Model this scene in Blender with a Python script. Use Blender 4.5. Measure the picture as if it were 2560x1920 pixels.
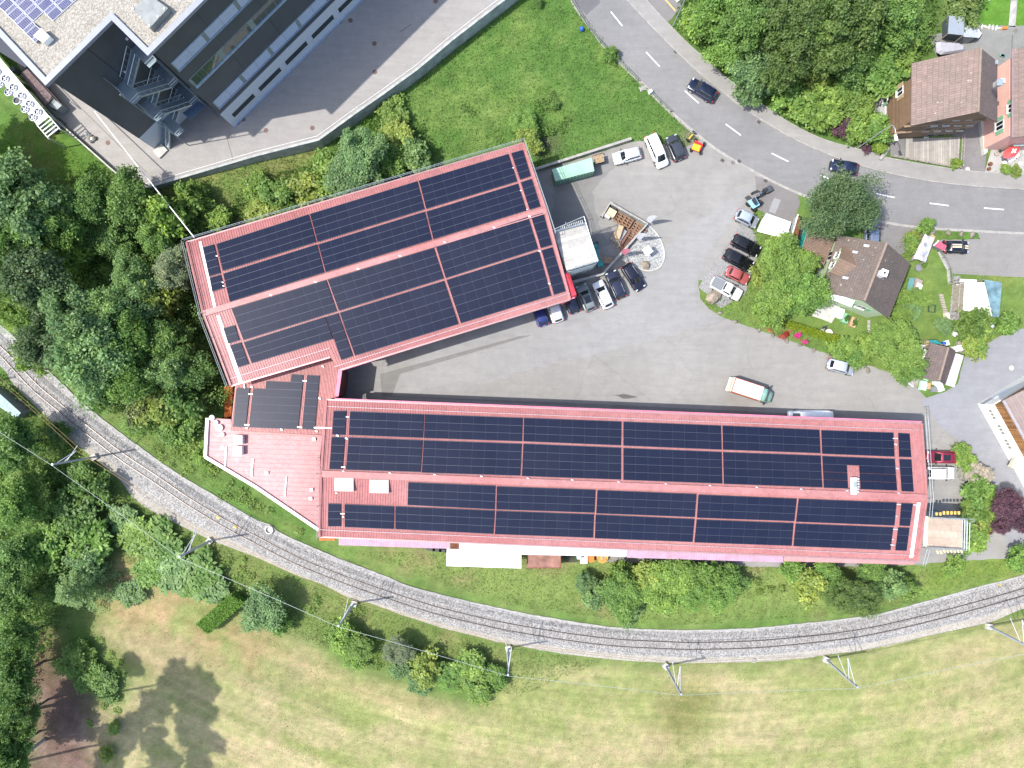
import bpy, bmesh, math, random
import numpy as np
from mathutils import Vector, Matrix
from mathutils import noise as mnoise
random.seed(7); RNG = np.random.default_rng(7)
for o in list(bpy.data.objects): bpy.data.objects.remove(o, do_unlink=True)
scene = bpy.context.scene
COL = scene.collection
R = math.radians
# ------------------------------------------------------------------ camera, sky, sun, exposure
CAMH = 98.0                      # a drone looking straight down
PXM = 147.0/2560.0               # metres per photo pixel at z = 0
cam_d = bpy.data.cameras.new('camera'); cam = bpy.data.objects.new('camera', cam_d); COL.objects.link(cam)
cam.location = (0, 0, CAMH); cam.rotation_euler = (0, 0, 0)
cam_d.sensor_width = 36; cam_d.lens = 36*CAMH/147.0; cam_d.clip_start = .5; cam_d.clip_end = 3000
scene.camera = cam
SUN_EL, SUN_V = 57.5, (-0.983, -0.183)
world = bpy.data.worlds.new('World'); scene.world = world; world.use_nodes = True
wn = world.node_tree; bgn = wn.nodes['Background']
sky = wn.nodes.new('ShaderNodeTexSky'); sky.sky_type = 'NISHITA'; sky.sun_disc = False
sky.sun_elevation = R(SUN_EL); sky.sun_rotation = math.atan2(SUN_V[0], SUN_V[1]) % (2*math.pi)
sky.air_density = 1.0; sky.dust_density = 2.0; sky.ozone_density = 1.0
wn.links.new(sky.outputs[0], bgn.inputs[0]); bgn.inputs[1].default_value = .15
sund = bpy.data.lights.new('sun', 'SUN'); suno = bpy.data.objects.new('sun', sund); COL.objects.link(suno)
sund.energy = 3.0; sund.angle = R(.6); sund.color = (1, .955, .89)
ce = math.cos(R(SUN_EL))
suno.rotation_euler = Vector((SUN_V[0]*ce, SUN_V[1]*ce, math.sin(R(SUN_EL)))).to_track_quat('Z', 'Y').to_euler()
suno.location = (-80, -20, 140)
scene.view_settings.view_transform = 'Standard'; scene.view_settings.look = 'None'
scene.view_settings.exposure = 1.17; scene.view_settings.gamma = 1
scene.view_settings.use_curve_mapping = False
try:
    scene.cycles.max_bounces = 6; scene.cycles.transparent_max_bounces = 6; scene.cycles.use_denoising = True
except Exception: pass

# ------------------------------------------------------------------ helpers
def W(px, py, z=0.0):
    """photo pixel of a point known to be at height z -> its place in the world (m)"""
    k = PXM*(CAMH-z)/CAMH
    return Vector(((px-1280)*k, -(py-960)*k, z))
def P2(pts, z=0.0): return [W(x, y, z) for x, y in pts]
def hit(px, py, plane):
    P, n = plane; O = Vector((0, 0, CAMH)); d = W(px, py)-O
    return O+d*((P-O).dot(n)/d.dot(n))
def plane3(a, b, c):
    n = (b-a).cross(c-a).normalized()
    return (a, n if n.z >= 0 else -n)
def lerp(a, b, t): return a+(b-a)*t
def quadpt(q, s, t):
    a = (lerp(q[0][0], q[1][0], s), lerp(q[0][1], q[1][1], s)); b = (lerp(q[3][0], q[2][0], s), lerp(q[3][1], q[2][1], s))
    return (lerp(a[0], b[0], t), lerp(a[1], b[1], t))
def tag(o, label=None, cat=None, group=None, kind=None):
    if label: o['label'] = label
    if cat: o['category'] = cat
    if group: o['group'] = group
    if kind: o['kind'] = kind
    return o
def thing(name, label, cat, loc=(0, 0, 0), rz=0.0, group=None):
    o = bpy.data.objects.new(name, None); COL.objects.link(o); o.empty_display_size = .3
    o.location = loc; o.rotation_euler = (0, 0, rz)
    return tag(o, label, cat, group)
class MB:
    def __init__(s): s.v = []; s.f = []; s.m = []; s.uv = {}
    def face(s, pts, mi=0, uv=None):
        n = len(s.v); s.v += [tuple(p) for p in pts]; s.f.append(tuple(range(n, n+len(pts)))); s.m.append(mi)
        if uv: s.uv[len(s.f)-1] = uv
        return s
    def idx(s, verts, faces, mi=0):
        n = len(s.v); s.v += [tuple(p) for p in verts]
        for f in faces: s.f.append(tuple(i+n for i in f)); s.m.append(mi)
        return s
    def hexa(s, b, t, mi=0):
        k = len(b)
        fs = [tuple(range(k-1, -1, -1)), tuple(range(k, 2*k))]+[(i, (i+1) % k, k+(i+1) % k, k+i) for i in range(k)]
        return s.idx(list(b)+list(t), fs, mi)
    def prism(s, poly, z0, z1, mi=0):
        return s.hexa([(p[0], p[1], z0) for p in poly], [(p[0], p[1], z1) for p in poly], mi)
    def box(s, c, sz, rz=0.0, mi=0):
        cx, cy, cz = c; a, b, h = sz[0]/2, sz[1]/2, sz[2]/2; ca, sa = math.cos(rz), math.sin(rz)
        q = [(cx+x*ca-y*sa, cy+x*sa+y*ca) for x, y in ((-a, -b), (a, -b), (a, b), (-a, b))]
        return s.prism(q, cz-h, cz+h, mi)
    def bar(s, p, q, w, h=None, mi=0):
        """a rectangular bar from p to q, w wide (horizontally), h deep"""
        h = h or w; p = Vector(p); q = Vector(q); d = (q-p).normalized()
        side = d.cross(Vector((0, 0, 1)))
        if side.length < 1e-3: side = Vector((1, 0, 0))
        side = side.normalized()*w/2; up = side.normalized().cross(d).normalized()*h/2
        o = (-side-up, side-up, side+up, -side+up)
        return s.hexa([p+x for x in o], [q+x for x in o], mi)
    def tube(s, p, q, r, r2=None, n=8, mi=0):
        p = Vector(p); q = Vector(q); r2 = r if r2 is None else r2
        d = (q-p).normalized(); a = d.orthogonal().normalized(); b = d.cross(a)
        A = [p+(a*math.cos(2*math.pi*i/n)+b*math.sin(2*math.pi*i/n))*r for i in range(n)]
        B = [q+(a*math.cos(2*math.pi*i/n)+b*math.sin(2*math.pi*i/n))*r2 for i in range(n)]
        return s.hexa(A, B, mi)
    def lathe(s, c, prof, n=16, mi=0):
        c = Vector(c); vs = []; fs = []
        for r, z in prof: vs += [c+Vector((r*math.cos(2*math.pi*i/n), r*math.sin(2*math.pi*i/n), z)) for i in range(n)]
        for k in range(len(prof)-1):
            for i in range(n): fs.append((k*n+i, k*n+(i+1) % n, (k+1)*n+(i+1) % n, (k+1)*n+i))
        fs.append(tuple(range((len(prof)-1)*n, len(prof)*n))); fs.append(tuple(range(n-1, -1, -1)))
        return s.idx(vs, fs, mi)
    def slab(s, top, t, mi=0):
        return s.hexa([Vector(p)-Vector((0, 0, t)) for p in top], top, mi)
    def build(s, name, mat, parent=None, smooth=False, **kw):
        me = bpy.data.meshes.new(name)
        off = Vector((0, 0, 0)); inv = None
        if parent is not None and kw.pop('world', True):
            inv = (Matrix.Translation(parent_loc(parent)) @ Matrix.Rotation(parent_rz(parent), 4, 'Z')).inverted()
            vs = [tuple(inv @ Vector(v)) for v in s.v]
        else: vs = s.v; kw.pop('world', None)
        me.from_pydata(vs, [], s.f)
        for m in (mat if isinstance(mat, (list, tuple)) else [mat]): me.materials.append(m)
        if any(s.m): me.polygons.foreach_set('material_index', s.m)
        if s.uv:
            ul = me.uv_layers.new(name='UVMap')
            for fi, uv in s.uv.items():
                for li, c in zip(me.polygons[fi].loop_indices, uv): ul.data[li].uv = c
        if smooth: me.polygons.foreach_set('use_smooth', [True]*len(me.polygons))
        if name in ('solar_panel', 'solar_panels', 'cell_sheet'):
            at = me.attributes.new('ptone', 'FLOAT', 'FACE'); v = []
            for i in range(0, len(me.polygons), 6): v += [random.random()]*min(6, len(me.polygons)-i)
            at.data.foreach_set('value', v)
        me.update()
        o = bpy.data.objects.new(name, me); COL.objects.link(o)
        if parent is not None: o.parent = parent
        return tag(o, **kw) if kw else o
def parent_loc(p):
    return p.location if p.parent is None else parent_loc(p.parent)
def parent_rz(p):
    return p.rotation_euler[2] if p.parent is None else parent_rz(p.parent)
def quads(name, V, rnd, mat, parent=None, **kw):
    """V (n,4,3) float array -> one mesh of n quads, attribute rnd per face"""
    n = len(V); me = bpy.data.meshes.new(name)
    me.vertices.add(n*4); me.vertices.foreach_set('co', np.ascontiguousarray(V, dtype=np.float32).ravel())
    me.loops.add(n*4); me.loops.foreach_set('vertex_index', np.arange(n*4, dtype=np.int32))
    me.polygons.add(n); me.polygons.foreach_set('loop_start', np.arange(0, n*4, 4, dtype=np.int32))
    me.polygons.foreach_set('loop_total', np.full(n, 4, dtype=np.int32))
    at = me.attributes.new('rnd', 'FLOAT', 'FACE'); at.data.foreach_set('value', rnd.astype(np.float32))
    me.materials.append(mat); me.update(calc_edges=True)
    if name is None: return me
    o = bpy.data.objects.new(name, me); COL.objects.link(o)
    if parent is not None: o.parent = parent
    return tag(o, **kw) if kw else o

# ------------------------------------------------------------------ materials
def nt(name):
    m = bpy.data.materials.new(name); m.use_nodes = True
    return m, m.node_tree.nodes, m.node_tree.links, m.node_tree.nodes['Principled BSDF']
def noise_n(N, L, scale, detail=4, rough=.55, vec=None, dist=0):
    n = N.new('ShaderNodeTexNoise'); n.inputs['Scale'].default_value = scale
    n.inputs['Detail'].default_value = detail; n.inputs['Roughness'].default_value = rough; n.inputs['Distortion'].default_value = dist
    if vec is not None: L.new(vec, n.inputs['Vector'])
    return n
def geo_pos(N): return N.new('ShaderNodeNewGeometry').outputs['Position']
def ramp(N, L, fac, stops):
    r = N.new('ShaderNodeValToRGB'); L.new(fac, r.inputs[0]); e = r.color_ramp.elements
    while len(e) < len(stops): e.new(.5)
    for i, (p, c) in enumerate(stops):
        e[i].position = p; e[i].color = (c, c, c, 1) if isinstance(c, (int, float)) else (*c, 1)
    return r.outputs[0]
def mixc(N, L, fac, a, b, mode='MIX'):
    m = N.new('ShaderNodeMix'); m.data_type = 'RGBA'; m.blend_type = mode
    for sock, v in ((m.inputs[0], fac), (m.inputs[6], a), (m.inputs[7], b)):
        if hasattr(v, 'links'): L.new(v, sock)
        elif isinstance(v, (int, float)): sock.default_value = v
        else: sock.default_value = (*v, 1)
    return m.outputs[2]
def bump(N, L, B, h, strength=.3, dist=.05):
    b = N.new('ShaderNodeBump'); b.inputs['Strength'].default_value = strength; b.inputs['Distance'].default_value = dist
    L.new(h, b.inputs['Height']); L.new(b.outputs[0], B.inputs['Normal'])
_pc = {}
def pbr(name, col, rough=.6, metal=0.0, var=.12, sc=3.0, spec=.5, bmp=0.0, fine=0.0):
    if name in _pc: return _pc[name]
    m, N, L, B = nt(name); pos = geo_pos(N)
    n = noise_n(N, L, sc, 5, .6, pos)
    lo = tuple(c*(1-var*1.6) for c in col); hi = tuple(min(1, c*(1+var*1.2)) for c in col)
    c = ramp(N, L, n.outputs[0], [(.3, lo), (.7, hi)])
    if fine:
        n2 = noise_n(N, L, sc*11, 2, .5, pos); c = mixc(N, L, fine, c, ramp(N, L, n2.outputs[0], [(.35, .55), (.65, 1.3)]), 'MULTIPLY')
    L.new(c, B.inputs['Base Color']); B.inputs['Roughness'].default_value = rough; B.inputs['Metallic'].default_value = metal
    B.inputs['Specular IOR Level'].default_value = spec
    if bmp: bump(N, L, B, n.outputs[0], bmp, .03)
    _pc[name] = m; return m
def paint(col, metal=.25, rough=.28):
    key = 'car_paint_%.2f_%.2f_%.2f' % col
    if key in _pc: return _pc[key]
    m, N, L, B = nt(key); n = noise_n(N, L, 2.5, 4, .6, geo_pos(N))
    L.new(ramp(N, L, n.outputs[0], [(.3, tuple(c*.9 for c in col)), (.7, tuple(min(1, c*1.06+.003) for c in col))]), B.inputs['Base Color'])
    B.inputs['Roughness'].default_value = rough; B.inputs['Metallic'].default_value = metal
    B.inputs['Coat Weight'].default_value = .6; B.inputs['Coat Roughness'].default_value = .06
    _pc[key] = m; return m
def leafmat(name, trans=.42):
    m, N, L, B = nt(name)
    oi = N.new('ShaderNodeObjectInfo'); at = N.new('ShaderNodeAttribute'); at.attribute_name = 'rnd'
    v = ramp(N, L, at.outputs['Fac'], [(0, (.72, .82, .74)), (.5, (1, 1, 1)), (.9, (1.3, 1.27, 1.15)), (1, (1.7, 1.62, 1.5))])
    c = mixc(N, L, 1.0, oi.outputs['Color'], v, 'MULTIPLY')
    n = noise_n(N, L, .45, 3, .6, geo_pos(N))
    c = mixc(N, L, 1.0, c, ramp(N, L, n.outputs[0], [(.3, (.84, .92, .9)), (.7, (1.14, 1.1, 1.0))]), 'MULTIPLY')
    L.new(c, B.inputs['Base Color']); B.inputs['Roughness'].default_value = .5; B.inputs['Specular IOR Level'].default_value = .35
    t = N.new('ShaderNodeBsdfTranslucent')
    L.new(mixc(N, L, 1.0, c, (1.3, 1.25, .8), 'MULTIPLY'), t.inputs[0])
    mx = N.new('ShaderNodeMixShader'); mx.inputs[0].default_value = trans
    out = N['Material Output']; L.new(B.outputs[0], mx.inputs[1]); L.new(t.outputs[0], mx.inputs[2]); L.new(mx.outputs[0], out.inputs[0])
    return m
LEAF = leafmat('leaf')
BARK = pbr('bark', (.09, .07, .05), .9, var=.3, sc=6, bmp=.5)
def asphalt(name, col, stain=.12, crack=.5):
    m, N, L, B = nt(name); pos = geo_pos(N)
    big = noise_n(N, L, .07, 5, .6, pos, .6); mid = noise_n(N, L, .8, 4, .6, pos); fi = noise_n(N, L, 14, 3, .6, pos)
    st = N.new('ShaderNodeMapping'); st.inputs['Scale'].default_value = (.25, 1.6, 1); st.inputs['Rotation'].default_value = (0, 0, .35); L.new(pos, st.inputs[0])
    sw = noise_n(N, L, .9, 4, .65, st.outputs[0], .4)
    c = ramp(N, L, big.outputs[0], [(.35, tuple(x*(1-stain) for x in col)), (.65, tuple(x*(1+stain*.8) for x in col))])
    c = mixc(N, L, .6, c, ramp(N, L, mid.outputs[0], [(.3, .88), (.7, 1.08)]), 'MULTIPLY')
    c = mixc(N, L, .7, c, ramp(N, L, sw.outputs[0], [(.3, .9), (.7, 1.08)]), 'MULTIPLY')
    c = mixc(N, L, .7, c, ramp(N, L, fi.outputs[0], [(.3, .8), (.7, 1.2)]), 'MULTIPLY')
    if crack:
        vo = N.new('ShaderNodeTexVoronoi'); vo.feature = 'DISTANCE_TO_EDGE'; vo.inputs['Scale'].default_value = .07; vo.inputs['Randomness'].default_value = 1
        wv = N.new('ShaderNodeVectorMath'); wv.operation = 'MULTIPLY_ADD'
        ns = noise_n(N, L, .5, 4, .6, pos); L.new(ns.outputs['Color'], wv.inputs[0]); wv.inputs[1].default_value = (2.2, 2.2, 0); L.new(pos, wv.inputs[2]); L.new(wv.outputs[0], vo.inputs['Vector'])
        c = mixc(N, L, crack, c, ramp(N, L, vo.outputs['Distance'], [(.0015, .78), (.005, 1)]), 'MULTIPLY')
        for bm_s, dark in ((.35, .86), ):
            sp = noise_n(N, L, bm_s, 6, .7, pos, 1.0); c = mixc(N, L, .8, c, ramp(N, L, sp.outputs[0], [(.68, 1), (.76, dark)]), 'MULTIPLY')
    L.new(c, B.inputs['Base Color']); B.inputs['Roughness'].default_value = .85; B.inputs['Specular IOR Level'].default_value = .3
    bump(N, L, B, fi.outputs[0], .25, .02)
    return m
def gravel(name, a, b, sc=7.0, big=.15):
    m, N, L, B = nt(name); pos = geo_pos(N)
    vo = N.new('ShaderNodeTexVoronoi'); vo.inputs['Scale'].default_value = sc; L.new(pos, vo.inputs['Vector'])
    c = ramp(N, L, vo.outputs['Color'], [(.15, a), (.85, b)])
    n = noise_n(N, L, .35, 5, .65, pos, .5)
    c = mixc(N, L, 1, c, ramp(N, L, n.outputs[0], [(.3, 1-big), (.7, 1+big)]), 'MULTIPLY')
    L.new(c, B.inputs['Base Color']); B.inputs['Roughness'].default_value = .9; B.inputs['Specular IOR Level'].default_value = .25
    bump(N, L, B, vo.outputs['Distance'], .8, .06)
    return m
def tiles(name, col, mortar=.55, bw=.34, rh=.36, spots=True):
    m, N, L, B = nt(name); uv = N.new('ShaderNodeTexCoord').outputs['UV']
    br = N.new('ShaderNodeTexBrick'); L.new(uv, br.inputs['Vector']); br.offset = 0.0
    br.inputs['Color1'].default_value = (*[c*.86 for c in col], 1); br.inputs['Color2'].default_value = (*[c*1.12 for c in col], 1)
    br.inputs['Mortar'].default_value = (*[c*mortar for c in col], 1); br.inputs['Scale'].default_value = 1
    br.inputs['Mortar Size'].default_value = .035; br.inputs['Mortar Smooth'].default_value = .4; br.inputs['Brick Width'].default_value = bw; br.inputs['Row Height'].default_value = rh
    n = noise_n(N, L, .5, 5, .65, geo_pos(N)); n2 = noise_n(N, L, 4, 3, .6, geo_pos(N))
    c = mixc(N, L, 1, br.outputs[0], ramp(N, L, n.outputs[0], [(.3, (.84, .86, .84)), (.7, (1.12, 1.08, 1.04))]), 'MULTIPLY')
    c = mixc(N, L, .8, c, ramp(N, L, n2.outputs[0], [(.3, .85), (.7, 1.12)]), 'MULTIPLY')
    if spots:
        n3 = noise_n(N, L, 2.1, 1, .5, geo_pos(N)); c = mixc(N, L, ramp(N, L, n3.outputs[0], [(.74, 0), (.77, .7)]), c, (.35, .32, .28))
    L.new(c, B.inputs['Base Color']); B.inputs['Roughness'].default_value = .75
    bump(N, L, B, br.outputs['Fac'], -.4, .04)
    return m
def planks(name, col, w=.3, ln=2.5, dark=.5, var=.25):
    m, N, L, B = nt(name); uv = N.new('ShaderNodeTexCoord').outputs['UV']
    br = N.new('ShaderNodeTexBrick'); L.new(uv, br.inputs['Vector'])
    br.inputs['Color1'].default_value = (*[c*(1-var) for c in col], 1); br.inputs['Color2'].default_value = (*[min(1, c*(1+var)) for c in col], 1)
    br.inputs['Mortar'].default_value = (*[c*dark for c in col], 1); br.inputs['Scale'].default_value = 1
    br.inputs['Mortar Size'].default_value = .02; br.inputs['Brick Width'].default_value = ln; br.inputs['Row Height'].default_value = w
    n = noise_n(N, L, 1.3, 5, .7, geo_pos(N))
    c = mixc(N, L, 1, br.outputs[0], ramp(N, L, n.outputs[0], [(.3, .8), (.7, 1.1)]), 'MULTIPLY')
    L.new(c, B.inputs['Base Color']); B.inputs['Roughness'].default_value = .8
    return m
def sheetmetal(name, col, rough=.4, var=.06, streak=True):
    m, N, L, B = nt(name); pos = geo_pos(N)
    n = noise_n(N, L, .22, 5, .6, pos, .4); n2 = noise_n(N, L, 2.5, 4, .6, pos)
    c = ramp(N, L, n.outputs[0], [(.3, tuple(x*(1-var*1.5) for x in col)), (.7, tuple(x*(1+var) for x in col))])
    c = mixc(N, L, .7, c, ramp(N, L, n2.outputs[0], [(.3, .93), (.7, 1.05)]), 'MULTIPLY')
    n3 = noise_n(N, L, .9, 6, .75, pos, 1.5); n5 = noise_n(N, L, .06, 3, .5, pos)
    c = mixc(N, L, 1, c, ramp(N, L, n3.outputs[0], [(.36, (.80, .84, .84)), (.5, (1, 1, 1)), (.68, (1.10, 1.16, 1.16))]), 'MULTIPLY')
    c = mixc(N, L, 1, c, ramp(N, L, n5.outputs[0], [(.4, (.92, .84, .84)), (.6, (1.04, 1.16, 1.16))]), 'MULTIPLY')
    L.new(c, B.inputs['Base Color']); B.inputs['Roughness'].default_value = rough; B.inputs['Specular IOR Level'].default_value = .5
    L.new(ramp(N, L, n2.outputs[0], [(.3, rough-.06), (.7, rough+.1)]), B.inputs['Roughness'])
    return m
ROOF_RED = sheetmetal('roof_red_sheet', (.33, .125, .12), .48)
ROOF_PINK = sheetmetal('roof_faded_sheet', (.42, .17, .17), .52, .09)
STEEL = pbr('galvanised_steel', (.42, .46, .46), .42, .55, .1)
WHITE = pbr('white_paint', (.72, .73, .72), .5, 0, .05)
WHITEM = pbr('white_sheet', (.8, .8, .78), .4, 0, .04)
DARKGLASS = pbr('dark_glass', (.012, .016, .02), .06, 0, .2, spec=.8)
BLACK = pbr('black_rubber', (.018, .018, .019), .75, 0, .2)
BLACKP = pbr('black_plastic', (.03, .03, .032), .5, 0, .2)
CHROME = pbr('bright_metal', (.6, .6, .6), .25, .9, .05)
CONC = pbr('concrete', (.30, .295, .27), .85, 0, .16, sc=1.2, bmp=.2, fine=.5)
CONCL = pbr('concrete_pale', (.42, .41, .37), .85, 0, .12, sc=1.2, bmp=.2, fine=.4)
STONE = pbr('boulder_stone', (.19, .17, .14), .9, 0, .3, sc=2.2, bmp=.8, fine=.5)
REDL = pbr('tail_lamp_red', (.5, .02, .02), .25, 0, .05)
LAMPG = pbr('headlamp_glass', (.65, .68, .7), .12, .3, .05)
RUST = pbr('rusty_iron', (.15, .058, .028), .85, .1, .35, sc=2.5, bmp=.3, fine=.5)
WOOD = pbr('raw_timber', (.40, .28, .16), .8, 0, .2, sc=4, fine=.4)
WOODG = pbr('grey_timber', (.30, .265, .22), .85, 0, .25, sc=4, fine=.5)
WOODD = pbr('brown_timber', (.085, .05, .03), .85, 0, .3, sc=4, fine=.5)
TEAL = pbr('teal_paint', (.02, .2, .2), .5, 0, .15)
ORANGE = pbr('orange_paint', (.6, .16, .02), .5, 0, .12)
YELLOW = pbr('yellow_paint', (.62, .36, .02), .5, 0, .1)
RED = pbr('red_paint', (.5, .025, .03), .5, 0, .1)
PINKP = pbr('pink_tarp', (.62, .07, .13), .6, 0, .15)
GREENP = pbr('green_paint', (.17, .34, .21), .55, 0, .1, sc=1)
BLUEP = pbr('blue_plastic', (.02, .1, .5), .5, 0, .1)
GREYW = pbr('grey_plastic', (.16, .17, .18), .6, 0, .1)
def solar_mat(name, a, b):
    m, N, L, B = nt(name); uv = N.new('ShaderNodeTexCoord').outputs['UV']
    oi = N.new('ShaderNodeObjectInfo')
    br = N.new('ShaderNodeTexBrick'); br.offset = 0; L.new(uv, br.inputs['Vector']); br.inputs['Scale'].default_value = 1
    br.inputs['Brick Width'].default_value = .17; br.inputs['Row Height'].default_value = .17; br.inputs['Mortar Size'].default_value = .008
    br.inputs['Color1'].default_value = (*a, 1); br.inputs['Color2'].default_value = (*[x*1.15 for x in a], 1); br.inputs['Mortar'].default_value = (*b, 1)
    at_ = N.new('ShaderNodeAttribute'); at_.attribute_name = 'ptone'; rm_ = N.new('ShaderNodeValToRGB'); rm_.color_ramp.elements[0].color = (.9, .92, .94, 1); rm_.color_ramp.elements[1].color = (1.1, 1.09, 1.08, 1)
    n = noise_n(N, L, .12, 3, .5, geo_pos(N))
    c = mixc(N, L, 1, br.outputs[0], ramp(N, L, n.outputs[0], [(.35, (.85, .9, 1)), (.65, (1.15, 1.1, 1.05))]), 'MULTIPLY')
    L.new(at_.outputs['Fac'], rm_.inputs[0]); c = mixc(N, L, 1, c, rm_.outputs[0], 'MULTIPLY')
    L.new(c, B.inputs['Base Color']); B.inputs['Roughness'].default_value = .38; B.inputs['Specular IOR Level'].default_value = .16
    return m
SOLAR = solar_mat('solar_glass_black', (.0095, .0125, .027), (.014, .018, .037))
SOLARB = solar_mat('solar_glass_blue', (.05, .055, .13), (.5, .5, .55))
ALU = pbr('aluminium_rail', (.042, .05, .072), .6, .2, .05)
ALUW = pbr('aluminium_bright', (.7, .72, .75), .35, .4, .05)
# ------------------------------------------------------------------ the ground
ZP = 2.6                         # level of the office building's yard
def pip(X, Y, poly):
    inside = np.zeros(X.shape, bool); n = len(poly)
    for i in range(n):
        x1, y1 = poly[i]; x2, y2 = poly[(i+1) % n]
        if y1 == y2: continue
        c = ((y1 > Y) != (y2 > Y)) & (X < (x2-x1)*(Y-y1)/(y2-y1)+x1); inside ^= c
    return inside
def blur(A, r):
    for _ in range(2):
        for ax in (0, 1):
            B = np.cumsum(np.pad(A, [(r+1, r) if a == ax else (0, 0) for a in (0, 1)], mode='edge'), axis=ax)
            n = A.shape[ax]; hi = np.take(B, range(2*r+1, 2*r+1+n), ax); lo = np.take(B, range(0, n), ax); A = (hi-lo)/(2*r+1)
    return A
def vnoise(X, Y, sc, seed=0, octs=4):
    out = np.zeros(X.shape); amp = 1; tot = 0
    for o in range(octs):
        rg = np.random.default_rng(seed*31+o); T = rg.random((256, 256)); x = X/sc; y = Y/sc
        xi = np.floor(x).astype(int); yi = np.floor(y).astype(int); fx = x-xi; fy = y-yi; fx = fx*fx*(3-2*fx); fy = fy*fy*(3-2*fy)
        g = lambda a, b: T[(xi+a) % 256, (yi+b) % 256]
        out += amp*((g(0, 0)*(1-fx)+g(1, 0)*fx)*(1-fy)+(g(0, 1)*(1-fx)+g(1, 1)*fx)*fy); tot += amp; amp *= .55; sc *= .5
    return out/tot
SLOPE_W = [(-900, -900), (140, -900), (145, 297), (278, 415), (333, 463), (352, 482), (300, 470), (60, 400), (-900, 420)]
PLAZA = [(-900, -900), (-900, 560), (-20, 60), (92, 236), (145, 297), (278, 415), (333, 463), (347, 477), (640, 391), (798, 351), (889, 285), (958, 237), (1045, 174), (1132, 101), (1207, 43), (1262, 1), (1400, -110), (1750, -900)]
def hills(X, Y):
    """height of the grass (photo pixel coordinates at z=0): level with the office yard at the far west corner, falling to the railway"""
    a = np.clip((620-Y)/230, 0, 1)*np.clip((800-X)/420, 0, 1); a = a*a*(3-2*a)*2.45
    b = np.clip((210-X)/400, 0, 1)*np.clip((Y-1500)/300, 0, 1)*3.0
    return a+b
gx = np.concatenate([[-6000, -3000, -1500, -800], np.arange(-440, 3001, 8), [3400, 4200, 6000, 9000]]).astype(float)
gy = np.concatenate([[-6000, -3000, -1500, -800], np.arange(-440, 2361, 8), [2800, 3600, 5400, 8000]]).astype(float)
GX, GY = np.meshgrid(gx, gy)
nz = vnoise(GX+500, GY+500, 90, 1); nz2 = vnoise(GX+500, GY+500, 26, 2, 3)
WX = GX+(nz-.5)*50+(nz2-.5)*22; WY = GY+(vnoise(GX+900, GY+100, 90, 3)-.5)*50+(vnoise(GX, GY, 26, 4, 3)-.5)*22
def zone(poly, soft=3): return blur(pip(WX, WY, poly).astype(float), soft)[..., None]
LUSH = np.array((.072, .140, .032)); STRAW = np.array((.270, .245, .128)); FIELD = np.array((.190, .215, .078)); TAN = np.array((.265, .205, .105))
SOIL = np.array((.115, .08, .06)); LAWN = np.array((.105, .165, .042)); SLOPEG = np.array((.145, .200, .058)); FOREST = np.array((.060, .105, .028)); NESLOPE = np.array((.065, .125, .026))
COLG = np.ones(GX.shape+(3,))*LUSH
m0 = vnoise(GX, GY, 60, 9); m1 = vnoise(GX, GY, 22, 10, 3)
COLG = COLG*(1-np.clip((m0-.5)*5, 0, 1)[..., None]*.6)+np.array((.105, .15, .045))*(np.clip((m0-.5)*5, 0, 1)[..., None]*.6)
COLG *= (.62+.76*m1)[..., None]
def lay(poly, col, soft=3, amt=1.0, mottle=None):
    global COLG
    w = zone(poly, soft)*amt; c = np.ones(GX.shape+(3,))*col
    if mottle is not None:
        sc, c2, lo, hi = mottle; t = np.clip((vnoise(GX, GY, sc, int(sc)+5)-lo)/(hi-lo), 0, 1)[..., None]; c = c*(1-t)+c2*t
    COLG = COLG*(1-w)+c*w
FIELDP = [(60, 2400), (110, 1800), (150, 1700), (250, 1600), (250, 1500), (300, 1420), (330, 1440), (540, 1500), (700, 1590), (800, 1640), (930, 1700), (1080, 1760), (1200, 1770), (1300, 1690), (1500, 1660), (1700, 1680), (2100, 1660), (2400, 1590), (2620, 1540), (9000, 1200), (9000, 8000), (60, 8000)]
lay([(300, 420), (800, 360), (830, 400), (640, 520), (430, 600), (330, 480)], SLOPEG, 3, 1, (60, (.16, .15, .06), .45, .75))
lay([(0, 380), (120, 300), (330, 470), (300, 520), (0, 470)], (.07, .15, .02), 3, 1, (50, (.12, .15, .04), .5, .8))
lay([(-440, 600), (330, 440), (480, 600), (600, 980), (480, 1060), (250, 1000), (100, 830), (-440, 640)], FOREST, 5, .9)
lay([(0, 800), (60, 850), (160, 950), (330, 1090), (640, 1285), (900, 1410), (1280, 1510), (1656, 1565), (2166, 1535), (2560, 1430), (3000, 1250), (3000, 1390), (1900, 1400), (700, 1340), (430, 1130), (240, 960), (60, 790)], SLOPEG, 3, .9, (70, (.20, .18, .085), .5, .78))
lay([(-440, 850), (60, 980), (330, 1230), (480, 1330), (900, 1520), (1270, 1620), (1500, 1660), (1300, 1780), (1000, 1690), (560, 1520), (300, 1400), (240, 1600), (110, 1800), (-440, 2400)], (.105, .150, .042), 4, .9)
lay([(330, 1230), (480, 1330), (900, 1520), (1270, 1620), (1500, 1650), (1900, 1655), (2400, 1585), (2600, 1530), (2600, 1560), (1900, 1690), (1300, 1680), (860, 1550), (450, 1370)], (.125, .165, .05), 3, .9, (40, (.20, .19, .08), .45, .8))
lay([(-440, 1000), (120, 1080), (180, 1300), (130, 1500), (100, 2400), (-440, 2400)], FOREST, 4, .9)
rr_ = np.hypot(GX-1750, GY+845); aa_ = np.arctan2(GX-1750, GY+845)*2457
lay(FIELDP, FIELD, 3)
wf_ = zone(FIELDP, 3); tt_ = np.clip((.55*vnoise(rr_+3000, aa_/5+9000, 64, 31)+.45*vnoise(GX, GY, 110, 32)-.43)/.16, 0, 1)[..., None]*wf_
COLG = COLG*(1-tt_)+STRAW*tt_
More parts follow.
